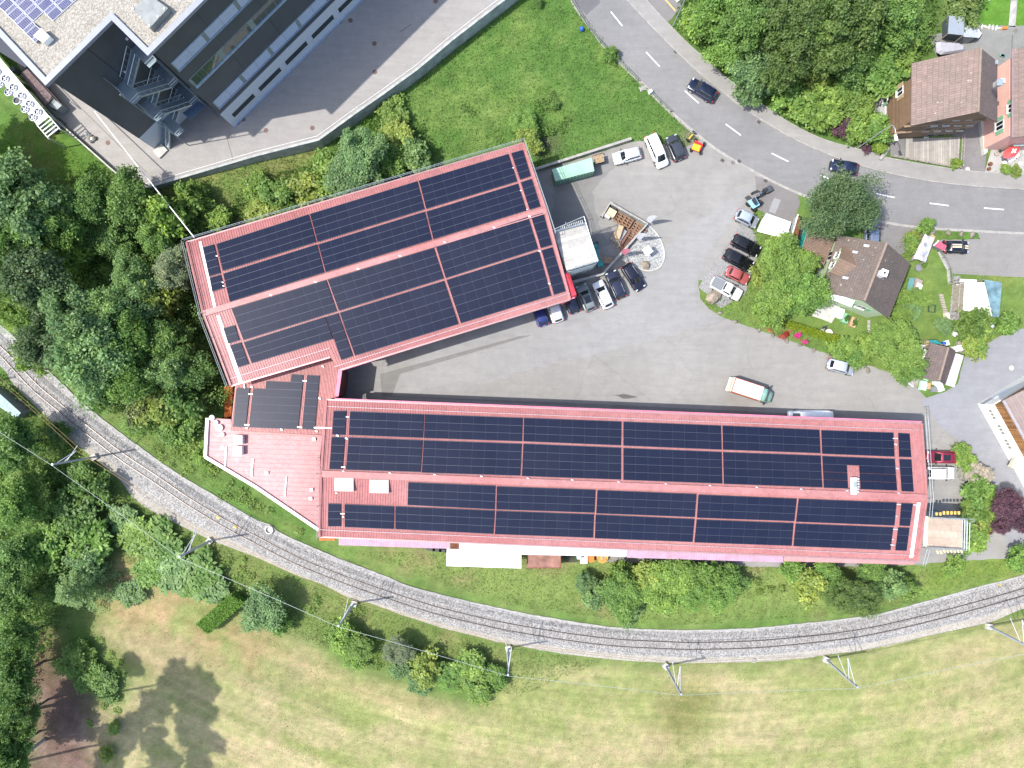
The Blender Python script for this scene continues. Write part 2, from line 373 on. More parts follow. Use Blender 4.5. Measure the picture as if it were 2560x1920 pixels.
lay([(900, 1900), (1300, 1740), (1900, 1720), (2500, 1620), (2900, 1600), (2900, 2300), (900, 2300)], STRAW, 8, .45, (40, FIELD, .4, .7))
lay([(245, 1440), (330, 1400), (560, 1500), (700, 1600), (640, 1680), (420, 1620), (250, 1560)], TAN, 3, .9, (45, FIELD, .42, .7))
lay([(560, 1590), (760, 1640), (1000, 1720), (1200, 1790), (1400, 1800), (1000, 1770), (760, 1690)], (.27, .22, .12), 2, .6)
lay([(450, 1600), (500, 1640), (480, 1700), (330, 1680), (250, 1600), (210, 1560), (300, 1570)], (.27, .21, .13), 2, .6)
lay([(150, 1560), (250, 1580), (330, 1680), (300, 1780), (170, 1760)], (.07, .14, .025), 3, .9)
lay([(80, 1620), (170, 1660), (240, 1740), (260, 1900), (270, 2300), (60, 2300)], SOIL, 3, 1, (35, (.16, .12, .09), .45, .7))
lay([(60, 1560), (150, 1560), (160, 1680), (80, 1700)], (.11, .085, .05), 3, .8)
lay([(1650, 1730), (1780, 1690), (1760, 1850), (1640, 1870)], (.12, .115, .04), 4, .7)
lay([(1000, 30), (1420, -40), (1750, 340), (1560, 370), (1340, 440), (1000, 300)], (.070, .140, .032), 3, 1, (70, (.125, .19, .05), .45, .75))
lay([(1600, -60), (1900, 260), (2260, 420), (2300, 300), (2330, 60), (2400, -100)], FOREST, 3, .9)
lay([(1700, 60), (1900, 250), (2100, 350), (2240, 390), (2200, 400), (1900, 290), (1680, 90)], NESLOPE, 2, 1)
lay([(2400, -900), (2900, -900), (2900, 75), (2440, 70)], (.075, .175, .024), 1, 1)
lay([(1740, 700), (1880, 600), (1900, 480), (2000, 520), (2100, 660), (2280, 560), (2370, 600), (2390, 960), (2300, 990), (2200, 920), (1900, 820), (1760, 770)], LAWN, 2, 1, (40, (.13, .19, .045), .5, .8))
lay([(2380, 680), (3000, 700), (3000, 860), (2380, 900)], LAWN, 2, 1, (50, (.16, .19, .05), .45, .8))
lay([(2300, 1408), (2560, 1385), (3000, 1370), (3000, 1240), (2560, 1430), (2300, 1480)], (.12, .18, .035), 2, .8)
lay([(2360, 1100), (2400, 1100), (2500, 1230), (2480, 1340), (2420, 1380), (2400, 1240)], (.06, .12, .02), 2, 1)
lay([(470, 545), (640, 500), (650, 550), (500, 590)], (.17, .14, .08), 3, .6, (20, SLOPEG, .4, .7))
lay([(1330, 340), (1380, 330), (1400, 380), (1350, 400)], (.09, .07, .06), 2, .8)
lay([(1700, 325), (1757, 347), (1800, 390), (1750, 400), (1705, 372)], (.17, .16, .12), 1, 1)
rr_ = np.hypot(GX-1750, GY+845); aa_ = np.arctan2(GX-1750, GY+845)*2457
stk = vnoise(rr_+2000, aa_/16+5000, 20, 21, 3)-.5; stk2 = vnoise(rr_+900, aa_/9+5000, 46, 22, 2)-.5
wf_ = blur(pip(GX, GY, FIELDP).astype(float), 2)[..., None]
COLG *= 1+wf_*(stk*.55+stk2*.3)[..., None]*np.array((1.0, .75, 1.1))
COLG *= (.80+.40*vnoise(GX, GY, 16, 12, 2))[..., None]
def build_ground():
    Zg = hills(GX, GY)
    pv = blur(pip(GX, GY, [(x, y) for x, y in PLAZA]).astype(float), 1)
    Zg = np.where(pv > .5, np.minimum(Zg, 2.2), Zg)
    k = PXM; V = np.stack([(GX-1280)*k, -(GY-960)*k, Zg], -1).reshape(-1, 3)
    ny, nx = GX.shape; i = np.arange(ny*nx).reshape(ny, nx)
    F = np.stack([i[1:, :-1], i[1:, 1:], i[:-1, 1:], i[:-1, :-1]], -1).reshape(-1, 4)
    me = bpy.data.meshes.new('ground'); n = len(F)
    me.vertices.add(len(V)); me.vertices.foreach_set('co', V.astype(np.float32).ravel())
    me.loops.add(n*4); me.loops.foreach_set('vertex_index', F.astype(np.int32).ravel())
    me.polygons.add(n); me.polygons.foreach_set('loop_start', np.arange(0, n*4, 4, dtype=np.int32)); me.polygons.foreach_set('loop_total', np.full(n, 4, dtype=np.int32))
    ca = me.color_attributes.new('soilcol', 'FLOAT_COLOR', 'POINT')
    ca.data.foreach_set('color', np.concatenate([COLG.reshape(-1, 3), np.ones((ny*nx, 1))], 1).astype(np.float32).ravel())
    me.update(calc_edges=True)
    m, N, L, B = nt('grass_ground'); pos = geo_pos(N)
    at = N.new('ShaderNodeAttribute'); at.attribute_name = 'soilcol'
    n1 = noise_n(N, L, 1.1, 6, .68, pos, .6); n2 = noise_n(N, L, 7, 4, .7, pos); n3 = noise_n(N, L, .35, 4, .6, pos, 1)
    mp = N.new('ShaderNodeMapping'); mp.inputs['Scale'].default_value = (.35, 2.2, 1); mp.inputs['Rotation'].default_value = (0, 0, .12); L.new(pos, mp.inputs[0])
    n4 = noise_n(N, L, .8, 5, .65, mp.outputs[0], .8)
    c = mixc(N, L, 1, at.outputs['Color'], ramp(N, L, n1.outputs[0], [(.25, (.78, .82, .8)), (.5, (1, 1, 1)), (.75, (1.22, 1.16, 1.2))]), 'MULTIPLY')
    c = mixc(N, L, 1, c, ramp(N, L, n2.outputs[0], [(.25, (.6, .66, .6)), (.5, (1, 1, 1)), (.78, (1.5, 1.38, 1.5))]), 'MULTIPLY')
    c = mixc(N, L, .8, c, ramp(N, L, n3.outputs[0], [(.3, (.88, .95, .85)), (.7, (1.14, 1.04, 1.12))]), 'MULTIPLY')
    c = mixc(N, L, .7, c, ramp(N, L, n4.outputs[0], [(.3, (.86, .93, .84)), (.7, (1.15, 1.07, 1.15))]), 'MULTIPLY')
    vs = N.new('ShaderNodeVectorMath'); vs.operation = 'SUBTRACT'; L.new(pos, vs.inputs[0]); vs.inputs[1].default_value = (27, 103.6, 0)
    ln = N.new('ShaderNodeVectorMath'); ln.operation = 'LENGTH'; L.new(vs.outputs[0], ln.inputs[0]); cb = N.new('ShaderNodeCombineXYZ'); L.new(ln.outputs['Value'], cb.inputs[0])
    sx = N.new('ShaderNodeSeparateXYZ'); L.new(pos, sx.inputs[0]); ml = N.new('ShaderNodeMath'); ml.operation = 'MULTIPLY'; L.new(sx.outputs[0], ml.inputs[0]); ml.inputs[1].default_value = .05; L.new(ml.outputs[0], cb.inputs[1])
    nl = noise_n(N, L, 1.5, 3, .6, cb.outputs[0]); my = N.new('ShaderNodeMapRange'); L.new(sx.outputs[1], my.inputs[0]); my.inputs[1].default_value = -39; my.inputs[2].default_value = -43; my.inputs[3].default_value = 0; my.inputs[4].default_value = .4
    c = mixc(N, L, my.outputs[0], c, mixc(N, L, 1, c, ramp(N, L, nl.outputs[0], [(.35, (.80, .84, .8)), (.65, (1.18, 1.13, 1.18))]), 'MULTIPLY'))
    L.new(c, B.inputs['Base Color']); B.inputs['Roughness'].default_value = .95; B.inputs['Specular IOR Level'].default_value = .12
    bump(N, L, B, n2.outputs[0], .55, .12)
    me.materials.append(m); o = bpy.data.objects.new('ground', me); COL.objects.link(o)
    tag(o, 'mown straw field, green meadow and rough grass slopes', kind='structure')
build_ground()

def resample(poly, step, closed=True, jit=0.0, seed=0):
    rg = random.Random(seed); out = []; n = len(poly)
    for i in range(n if closed else n-1):
        a = Vector(poly[i]); b = Vector(poly[(i+1) % n]); L = (b-a).length; k = max(1, int(L/step))
        d = (b-a).normalized(); nn = Vector((-d.y, d.x))
        for j in range(k):
            p = a+(b-a)*(j/k)
            if jit and j: p = p+nn*rg.uniform(-jit, jit)
            out.append((p.x, p.y))
    if not closed: out.append(tuple(poly[-1][:2]))
    return out
def sheet(name, poly, z, mat, label=None, jit=0.0, thick=0.0, kind='structure', zpx=0.0, cat=None, group=None):
    pts = [(p.x, p.y) for p in P2(poly, zpx)]
    if jit: pts = resample(pts, .7, True, jit, len(poly))
    mb = MB()
    if thick: mb.prism(pts, z-thick, z)
    else: mb.face([(x, y, z) for x, y in pts], 0, [(y, x) for x, y in pts])
    o = mb.build(name, mat, kind=kind, label=label)
    if cat: o['category'] = cat
    if group: o['group'] = group
    return o
def cr(pts, n=8):
    """Catmull-Rom through 2-D points"""
    out = []
    for i in range(len(pts)-1):
        p0 = pts[max(0, i-1)]; p1 = pts[i]; p2 = pts[i+1]; p3 = pts[min(len(pts)-1, i+2)]
        for j in range(n):
            t = j/n; out.append(tuple(.5*((2*p1[k])+(-p0[k]+p2[k])*t+(2*p0[k]-5*p1[k]+4*p2[k]-p3[k])*t*t+(-p0[k]+3*p1[k]-3*p2[k]+p3[k])*t**3) for k in range(2)))
    out.append(pts[-1]); return out
def offs(line, d):
    out = []
    for i, p in enumerate(line):
        a = Vector(line[max(0, i-1)]); b = Vector(line[min(len(line)-1, i+1)]); t = (b-a).normalized(); out.append((p[0]-t.y*d, p[1]+t.x*d))
    return out
def ribbon(mb, line, prof, mi=0):
    """sweep a profile [(offset, z), ...] along a 2-D line"""
    rows = [offs(line, o) for o, z in prof]
    for k in range(len(prof)-1):
        for i in range(len(line)-1):
            mb.face([(*rows[k][i], prof[k][1]), (*rows[k][i+1], prof[k][1]), (*rows[k+1][i+1], prof[k+1][1]), (*rows[k+1][i], prof[k+1][1])], mi)
    return mb
def xy(pts): return [(p.x, p.y) for p in P2(pts)]

ROADC = asphalt('road_asphalt', (.178, .176, .176), .08, .12)
YARDC = asphalt('yard_asphalt', (.225, .219, .206), .09, .5)
BLUEC = asphalt('bluish_asphalt', (.215, .222, .24), .05, .15)
PLAZC = asphalt('pale_plaza_asphalt', (.262, .248, .232), .05, .2)
PAVEC = asphalt('pavement_asphalt', (.235, .228, .218), .06, .1)
DRIVEC = asphalt('driveway_asphalt', (.17, .162, .16), .1, .4)
GRAV = gravel('gravel_grey', (.13, .13, .13), (.32, .32, .31), 9)
PARKG = gravel('parking_gravel', (.17, .17, .168), (.30, .30, .30), 14, .1)
kerb_lo = [(1430, -60), (1432, 0), (1482, 75), (1529, 133), (1598, 200), (1685, 286), (1757, 347), (1815, 388), (1920, 447), (1991, 480), (2080, 516), (2180, 548), (2290, 567), (2441, 577), (2560, 583), (2760, 590)]
kerb_hi = [(1515, -60), (1566, 0), (1624, 62), (1691, 130), (1757, 191), (1815, 238), (1859, 272), (1920, 311), (1992, 352), (2094, 396), (2166, 419), (2267, 443), (2383, 461), (2560, 474), (2760, 484)]
pave_hi = [(1560, -60), (1614, 0), (1668, 58), (1723, 113), (1772, 156), (1821, 200), (1920, 272), (1992, 318), (2070, 353), (2180, 382), (2224, 396), (2397, 425), (2560, 437), (2760, 448)]
KL, KH, PH = cr(kerb_lo), cr(kerb_hi), cr(pave_hi)
# yard
YARD = [(1339, 431), (1577, 356), (1600, 352), (1705, 372), (1757, 347), (1815, 388), (1920, 447), (1991, 480), (1985, 545), (1975, 560), (1887, 520), (1873, 561), (1890, 593), (1893, 640), (1862, 720), (1746, 700), (1746, 717), (1750, 746), (1772, 772), (1809, 795), (1844, 807), (1920, 833), (1978, 853), (2050, 879), (2099, 897), (2172, 914), (2224, 931), (2261, 949), (2295, 972), (2318, 996), (2360, 981), (2394, 960), (2412, 889), (2487, 847), (2533, 827), (2560, 821), (2900, 800), (2900, 1380), (2522, 1397), (2368, 1402), (2310, 1411), (2000, 1420), (1853, 1415), (1600, 1409), (1500, 1402), (1480, 1385), (1480, 1300), (800, 1250), (800, 900), (1300, 700)]
sheet('yard', YARD, .012, YARDC, 'grey asphalt yard between the red halls', .10)
sheet('yard', [(1860, 470), (1900, 452), (1770, 630), (1740, 700), (1742, 770), (1800, 800), (1600, 860), (1300, 930), (1150, 980), (960, 985), (1040, 900), (1300, 790), (1560, 700), (1740, 560)], .018, asphalt('yard_asphalt_pale', (.232, .230, .225), .07, .35), 'paler worn lane across the asphalt yard', .25)
sheet('yard', [(2300, 1000), (2360, 981), (2394, 960), (2412, 889), (2487, 847), (2533, 827), (2560, 821), (2900, 800), (2900, 1380), (2522, 1397), (2490, 1250), (2430, 1130), (2345, 1060)], .018, BLUEC, 'bluish asphalt lane beside the timber building', .08)
sheet('yard', [(950, 935), (1300, 840), (1330, 838), (1000, 935), (980, 990), (1500, 1010), (2000, 1035), (2000, 1041), (1500, 1018), (955, 990)], .022, asphalt('yard_patch', (.16, .158, .15), .06, .1), 'dark repaired trench strip along the halls')
sheet('yard', [(1385, 440), (1500, 400), (1560, 392), (1480, 480), (1505, 585), (1530, 610), (1440, 640), (1380, 590)], .018, asphalt('yard_asphalt_worn', (.18, .177, .168), .07, .3), 'worn darker asphalt before the pallets', .2)
sheet('parking', [(1893, 500), (1873, 561), (1890, 593), (1893, 640), (1862, 735), (1800, 770), (1746, 717), (1760, 690), (1800, 640), (1850, 560), (1868, 505)], .026, PARKG, 'gravel parking strip by the garden', .12)
sheet('driveway', [(1887, 440), (1920, 447), (1991, 480), (2000, 510), (1985, 550), (1975, 565), (1930, 548), (1893, 520)], .03, DRIVEC, 'grey driveway with square patch by white tent', .06)
sheet('driveway', [(2130, 530), (2180, 548), (2290, 567), (2290, 592), (2258, 634), (2238, 640), (2200, 600), (2170, 600)], .03, DRIVEC, 'grey driveway behind the green house', .06)
sheet('driveway', [(2441, 577), (2560, 583), (2900, 595), (2900, 705), (2560, 694), (2391, 685), (2383, 685), (2371, 665), (2345, 610), (2350, 600), (2449, 598), (2445, 585)], .03, asphalt('driveway_pale', (.205, .198, .19), .06, .15), 'wide pale driveway with the striped car', .05)
sheet('driveway', [(2318, 90), (2440, 65), (2900, 60), (2900, 190), (2560, 190), (2480, 250), (2440, 200), (2340, 140)], .03, asphalt('court_asphalt', (.185, .188, .178), .05, .2), 'grey forecourt behind the brown roofed house', .06)
sheet('driveway', [(2404, 345), (2380, 340), (2395, 300), (2420, 250), (2475, 270), (2480, 330), (2466, 385), (2461, 432), (2397, 423), (2404, 372)], .03, DRIVEC, 'asphalt passage between the two houses', .03)
sheet('driveway', [(1617, 0), (1560, -60), (1720, -60), (1706, 12), (1680, 46), (1668, 55)], .03, DRIVEC, 'small asphalt lay-by beside the pavement', .03)
o = MB().prism(P2([(1660, -2), (1663, -4), (1690, 27), (1687, 29)]), .034, .038).build('road_markings', pbr('yellow_marking', (.5, .36, .12), .7, var=.2), kind='structure', label='faded yellow line in the lay-by')
sheet('terrace', [(2264, 347), (2400, 343), (2394, 421), (2263, 396)], .05, planks('weathered_boards', (.30, .28, .25), .32, 40, .6, .2), 'weathered grey board terrace below the brown house')
sheet('path', [(2532, -60), (2548, -60), (2538, 68), (2521, 66)], .03, gravel('path_slabs', (.24, .23, .22), (.36, .35, .33), 1.4), 'narrow pale path across the lawn')
sheet('terrace', [(2030, 790), (2070, 730), (2110, 745), (2095, 778), (2078, 808), (2060, 800)], .03, CONCL, 'pale garden terrace beside the green house', .04)
sheet('terrace', [(2461, 432), (2478, 372), (2560, 345), (2700, 330), (2700, 452), (2560, 438)], .05, gravel('terrace_slabs', (.27, .27, .255), (.36, .355, .34), 1.1, .1), 'pale slab terrace beside the pink house')
sheet('path', [(2384, 690), (2400, 690), (2402, 780), (2398, 800), (2372, 800), (2378, 740)], .03, GRAV, 'grey gravel path by the corrugated shed', .06)
sheet('path', [(2270, 905), (2310, 860), (2300, 945), (2290, 970), (2262, 950)], .03, gravel('paved_seat', (.20, .18, .17), (.32, .30, .28), 2.2), 'small paved sitting place beside the garden shed', .05)
# main road, pavement, kerbs, markings
sheet('road', kerb_lo and [*reversed(kerb_lo)]+kerb_hi, .045, ROADC, 'grey asphalt main road in a long bend') if False else None
mb = MB()
a, b = xy(KL), xy(KH)
mb.face([(x, y, .045) for x, y in a]+[(x, y, .045) for x, y in reversed(b)]); mb.build('road', ROADC, kind='structure', label='grey asphalt main road in a long bend')
a, b = xy(KH), xy(PH); a = offs(a, .12)
mb = MB().prism([*a, *reversed(b)], .0, .155); mb.build('pavement', PAVEC, kind='structure', label='pale pavement along the main road')
m = MB(); ribbon(m, xy(KH), [(-.07, .03), (-.06, .165), (.11, .165), (.13, .05)]); m.build('kerb', pbr('gutter_stone', (.29, .28, .26), .85, 0, .15, sc=1.2, fine=.5), kind='structure', label='stone kerb along the pavement')
m = MB(); ribbon(m, xy(PH), [(-.05, .03), (-.05, .17), (.05, .17), (.05, .0)]); m.build('kerb', CONC, kind='structure', label='thin back edge of the pavement')
m = MB(); ribbon(m, xy(cr(kerb_lo[5:])), [(-.25, .0), (-.2, .075), (.12, .075), (.14, .02)]); m.build('kerb', pbr('gutter_stone', (.29, .28, .26), .85, 0, .15, sc=1.2, fine=.5), kind='structure', label='flush stone gutter between road and yard')
m = MB(); ribbon(m, xy(cr(kerb_lo[:7])), [(-.34, .0), (-.3, .06), (.16, .06), (.2, .02)]); m.build('kerb', pbr('road_edge', (.27, .25, .22), .85, var=.2, fine=.4), kind='structure', label='worn stone edge between road and meadow')
WHL = pbr('road_paint', (.62, .63, .62), .6, var=.12, sc=2, fine=.35)
for i, (x0, y0, x1, y1) in enumerate([(1527, 29, 1556, 65), (1615, 130, 1649, 166), (1712, 227, 1747, 258), (1814, 310, 1852, 338), (1929, 383, 1971, 404), (2052, 439, 2097, 456), (2188, 483, 2237, 494), (2324, 508, 2372, 514), (2460, 520, 2510, 524), (2600, 527, 2650, 531)]):
    MB().bar(W(x0, y0, .05), W(x1, y1, .05), .17, .006).build('road_markings', WHL, kind='structure', label='white centre line dash on the main road')
m = MB()
for x, y in ((1906, 420), (1914, 407)): pass
sheet('road', [(1424, -30), (1432, 0), (1466, 38), (1500, 8), (1492, -30)], .05, asphalt('road_patch', (.12, .12, .125), .06, 0), 'darker square patch in the road surface')
# retaining-wall yard of the office (a raised slab)
sheet('plaza', PLAZA, ZP, PLAZC, 'pale raised yard around the office building', 0, 3.0, zpx=ZP)
m = MB()
for a_, b_ in (((181, 249), (366, 431)), ((567, 343), (584, 405)), ((1000, 80), (1029, 60))): m.bar(W(*a_, ZP+.004), W(*b_, ZP+.004), .09, .006)
m.build('road_markings', pbr('joint', (.13, .12, .11), .9), kind='structure', label='dark drain joints in the raised yard')
edge = [(p.x, p.y) for p in P2([(347, 477), (640, 391), (798, 351), (889, 285), (958, 237), (1045, 174), (1132, 101), (1207, 43), (1262, 1), (1400, -110)], ZP)]
m = MB(); ribbon(m, edge, [(.26, ZP), (.26, ZP+.16), (-.06, ZP+.16), (-.06, -.4)])
tag(m.build('retaining_wall', [pbr('wall_concrete', (.36, .375, .36), .9, 0, .2, sc=1.0, bmp=.3, fine=.5)]), 'long pale concrete retaining wall between yard and meadow', 'wall')
m = MB(); ribbon(m, offs(edge, .66), [(.03, ZP+.0), (.03, ZP+.05), (-.03, ZP+.05), (-.03, ZP)]); m.build('kerb', WHL, kind='structure', label='white edge line inside the raised yard')
edge2 = [(p.x, p.y) for p in P2([(20, 190), (92, 236), (145, 297), (278, 415), (333, 463), (347, 477)], ZP)]
m = MB(); ribbon(m, edge2, [(-.3, ZP-.1), (-.3, ZP+.7), (-.12, ZP+.7), (-.12, ZP-.1)])
tag(m.build('retaining_wall', [CONCL]), 'low pale concrete wall along the cooler side of the yard', 'wall')
# concrete wall behind the green container
wl = [(p.x, p.y) for p in P2([(1336, 431), (1577, 354)])]
m = MB(); ribbon(m, wl, [(.0, 0), (.0, .9), (.35, .9), (.35, 0)]); tag(m.build('retaining_wall', CONC), 'low concrete wall between meadow and green container', 'wall')

# railway
ctr = [(-260, 700), (-120, 780), (0, 872), (84, 960), (156, 1021), (219, 1072), (300, 1135), (391, 1196), (478, 1255), (565, 1307), (640, 1347), (742, 1399), (850, 1443), (972, 1486), (1103, 1527), (1280, 1567), (1497, 1600), (1670, 1611), (1772, 1612), (1920, 1606), (2123, 1584), (2267, 1555), (2412, 1518), (2560, 1476), (2700, 1430), (2900, 1350)]
nor = [(-260, 640), (-120, 730), (0, 813), (58, 866), (156, 960), (214, 1015), (338, 1110), (451, 1189), (550, 1247), (636, 1298), (678, 1314), (707, 1336), (830, 1390), (961, 1440), (1045, 1472), (1280, 1528), (1511, 1566), (1656, 1575), (1772, 1575), (1920, 1568), (2166, 1540), (2296, 1509), (2441, 1469), (2551, 1440), (2700, 1390), (2900, 1310)]
sou = [(-260, 790), (-120, 850), (0, 908), (32, 960), (101, 1027), (174, 1096), (289, 1189), (330, 1240), (367, 1270), (434, 1305), (521, 1347), (640, 1393), (747, 1440), (811, 1463), (880, 1498), (929, 1509), (1016, 1541), (1132, 1576), (1280, 1611), (1454, 1640), (1656, 1656), (1920, 1653), (2065, 1637), (2209, 1616), (2354, 1582), (2470, 1557), (2560, 1521), (2700, 1480), (2900, 1400)]
BALL = gravel('ballast_stone', (.165, .160, .152), (.37, .362, .348), 6.5, .12)
cl = xy(cr(ctr, 6)); no = resample(xy(cr(nor, 6)), .6, False, .05, 3); so = resample(xy(cr(sou, 6)), .6, False, .12, 4)
MB().face([(x, y, .02) for x, y in no]+[(x, y, .02) for x, y in reversed(so)]).build('ballast', BALL, kind='structure', label='grey ballast bed of the curved railway')
m = MB(); ribbon(m, cl, [(1.75, .03), (1.15, .30), (.4, .32), (-.4, .32), (-1.15, .30), (-1.75, .03)]); m.build('ballast', gravel('ballast_track', (.135, .13, .125), (.34, .33, .315), 7, .1), kind='structure', label='brownish ballast crest under the rails')
sb = [(p.x, p.y) for p in P2(cr(sou, 6))]
m = MB(); ribbon(m, offs(sb, .55), [(-.55, .026), (0, .034), (.5, .026)]); m.build('ballast', gravel('sandy_edge', (.24, .22, .185), (.38, .355, .31), 9, .12), kind='structure', label='sandy edge strip of the ballast')
trk = thing('railway_track', 'single curved narrow gauge railway track on grey ballast', 'railway track', (*cl[len(cl)//2], 0))
RAILM = pbr('rail_steel', (.15, .125, .11), .42, .5, .2); RAILT = pbr('rail_head', (.45, .43, .42), .3, .8, .1)
for sgn in (.5, -.5):
    m = MB(); ribbon(m, cl, [(sgn+.07, .36), (sgn+.06, .38), (sgn+.015, .40), (sgn+.035, .47), (sgn-.035, .47), (sgn-.015, .40), (sgn-.06, .38), (sgn-.07, .36)])
    k0 = len(m.f)
    m.build('rail', RAILM, trk)
acc = 0; slp = []
for i in range(len(cl)-1):
    a = Vector(cl[i]); b = Vector(cl[i+1]); L_ = (b-a).length
    while acc < L_:
        p = a+(b-a)*(acc/L_); slp.append((p, math.atan2(b.y-a.y, b.x-a.x))); acc += .66
    acc -= L_
slp = [s for s in slp if abs(s[0].x) < 80 and abs(s[0].y) < 62]
slp.sort(key=lambda s: s[0].length); rest = MB(); sm = None
SLP = pbr('sleeper', (.235, .22, .205), .9, var=.3, sc=2)
for i, (p, a) in enumerate(slp):
    if i < 100:
        if sm is None:
            sm = MB().box((0, 0, 0), (.17, 1.55, .06)).build('sleeper', SLP, trk, world=False); o = sm
        else: o = sm.copy(); COL.objects.link(o); o.parent = trk
        o.location = (p.x-trk.location.x, p.y-trk.location.y, .335); o.rotation_euler = (0, 0, a)
    else: rest.box((p.x, p.y, .335), (.17, 1.55, .06), a)
rest.build('sleepers', SLP, trk, kind='stuff')
m = MB(); ribbon(m, offs(no, .0), [(-.12, .0), (-.1, .13), (.1, .13), (.12, .0)]); m.build('kerb', CONC, kind='structure', label='concrete cable duct edging the ballast')
m = MB()
for x, y, r_ in ((674, 1324, .55), ):
    pass
tag(MB().lathe(W(674, 1324), [(.62, 0), (.62, .35), (.42, .36), (.42, .12)], 20).build('shaft', CONCL), 'round concrete shaft ring beside the ballast', 'shaft')
tag(MB().lathe(W(1884, 1651), [(.3, 0), (.3, .2), (.18, .21), (.18, .1)], 16).build('shaft', CONC), 'small round drain shaft at the field side of the ballast', 'shaft')
for i, (x, y) in enumerate(((545, 1294), (588, 1318))):
    tag(MB().box(W(x, y, .36)+Vector((0, 0, .02)), (.5, .28, .07), -.5).build('track_marker', YELLOW), ('yellow marker plate between the rails, nearer the mast', 'yellow marker plate between the rails, nearer the shaft ring')[i], 'marker', 'yellow plates between the rails')
tag(MB().box(W(2500, 1463, .05), (.3, .2, .1), .3).build('track_marker', YELLOW), 'tiny yellow marker lying on ballast near the frame edge', 'marker')
# ------------------------------------------------------------------ red halls
UP = Vector((0, 0, 1))
def on(plane, x, y, lift=0.0):
    return hit(x, y, (plane[0]+UP*lift, plane[1]))
def slope_mesh(mb, polypx, plane, thick=.18):
    pts = [on(plane, x, y) for x, y in polypx]
    if (pts[1]-pts[0]).cross(pts[2]-pts[1]).z < 0: pts.reverse()
    return mb.slab(pts, thick)
def seams(mb, q, plane, sp=.33, w=.045, h=.05):
    """raised standing seams from the upper to the lower edge of the pixel quad TL TR BR BL"""
    a, b, c, d = [on(plane, *p) for p in q]; n = max(2, int((b-a).length/sp))
    for i in range(n+1):
        t = i/n; mb.bar(a.lerp(b, t)+UP*h*.5, d.lerp(c, t)+UP*h*.5, w, h)
def edge_trim(mb, pts, w=.22, h=.12):
    for a, b in zip(pts, pts[1:]): mb.bar(a+UP*.05, b+UP*.05, w, h)
PANELS = {}
def panel_block(key, q, cols, rows, plane, skip=()):
    """a grid of solar panels inside the pixel quad TL TR BR BL, on a roof plane"""
    lst = PANELS.setdefault(key, {'p': [], 'rail': MB()})
    mid = quadpt(q, .5, .5)
    for r in range(rows):
        for c in range(cols):
            if (c, r) in skip: continue
            cs = [on(plane, *quadpt(q, (c+a)/cols, (r+b)/rows), .17) for a, b in ((0, 0), (1, 0), (1, 1), (0, 1))]
            ctr_ = sum(cs, Vector())/4; L1 = (cs[1]-cs[0]).length; L2 = (cs[3]-cs[0]).length
            cs = [ctr_+(p-ctr_)*1.0 for p in cs]
            u = (cs[1]-cs[0]).normalized(); v = (cs[3]-cs[0]).normalized()
            ins = [cs[0]+u*.014+v*.028, cs[1]-u*.014+v*.028, cs[2]-u*.014-v*.028, cs[3]+u*.014-v*.028]
            lst['p'].append((ctr_.xy.length, ins, L1, L2))
    for r in range(0, rows+1):
        a, b = on(plane, *quadpt(q, 0, r/rows), .15), on(plane, *quadpt(q, 1, r/rows), .15)
        if not skip or r in (0, 1, rows): lst['rail'].bar(a, b, .05, .05)
    for c in range(1, cols):
        if not skip: lst['rail'].bar(on(plane, *quadpt(q, c/cols, 0), .14), on(plane, *quadpt(q, c/cols, 1), .14), .035, .04)
def finish_panels(key, parent, mat=None, limit=100):
    d = PANELS[key]; d['p'].sort(key=lambda t: t[0]); rest = MB(); mat = mat or SOLAR
    for i, (_, cs, L1, L2) in enumerate(d['p']):
        m = MB() if i < limit else rest
        if (cs[1]-cs[0]).cross(cs[2]-cs[1]).z < 0: cs = [cs[1], cs[0], cs[3], cs[2]]
        n0 = len(m.f); m.slab(cs, .04); m.uv[n0+1] = [(0, 0), (L1, 0), (L1, L2), (0, L2)]
        if i < limit: m.build('solar_panel', mat, parent)
    if rest.f: rest.build('solar_panels', mat, parent, kind='stuff')
    d['rail'].build('mounting_rail', ALU, parent)
def gable_hall(NW, NE, SE, SW, RW, RE, ze, zr, sk=None):
    e = [W(*p, ze) for p in (NW, NE, SE, SW)]; r = [W(*RW, zr), W(*RE, zr)]
    return e, r, plane3(e[0], e[1], r[0]), plane3(e[3], e[2], r[0])
CLAD = sheetmetal('hall_wall_sheet', (.16, .05, .045), .6)
GUTT = pbr('pale_gutter', (.36, .22, .22), .4, .3, .1)
NET = pbr('pink_eave_tarp', (.62, .16, .25), .5, 0, .15, sc=.6)

# hall A: the rotated hall
A_NW, A_NE, A_SE, A_SW, A_RW, A_RE = (467, 605), (1307, 357), (1425, 749), (592, 1004), (509, 784), (1365, 527)
ae, ar, AN, AS = gable_hall(A_NW, A_NE, A_SE, A_SW, A_RW, A_RE, 8.0, 10.2)
hallA = thing('red_hall', 'shorter red hall with solar panel roof, turned askew, beside the meadow and pallets', 'hall', (W(930, 670, 0)))
m = MB(); slope_mesh(m, [A_RW, A_RE, A_NE, A_NW], AN)
seams(m, [A_RW, A_RE, A_NE, A_NW], AN)
m.build('roof', ROOF_RED, hallA)
m = MB()
NT_ = (826, 893); NB_ = (850, 925); LW = (578, 965)
slope_mesh(m, [A_RW, A_RE, A_SE, NB_, NT_, LW], AS)
tx = (NT_[0]-A_RW[0])/(A_RE[0]-A_RW[0]);
kx = 762.0; kr = (kx, A_RW[1]+(A_RE[1]-A_RW[1])*(kx-A_RW[0])/(A_RE[0]-A_RW[0]))
seams(m, [A_RW, kr, NT_, LW], AS); seams(m, [kr, A_RE, A_SE, NB_], AS)
m.build('roof', ROOF_RED, hallA)
m = MB()
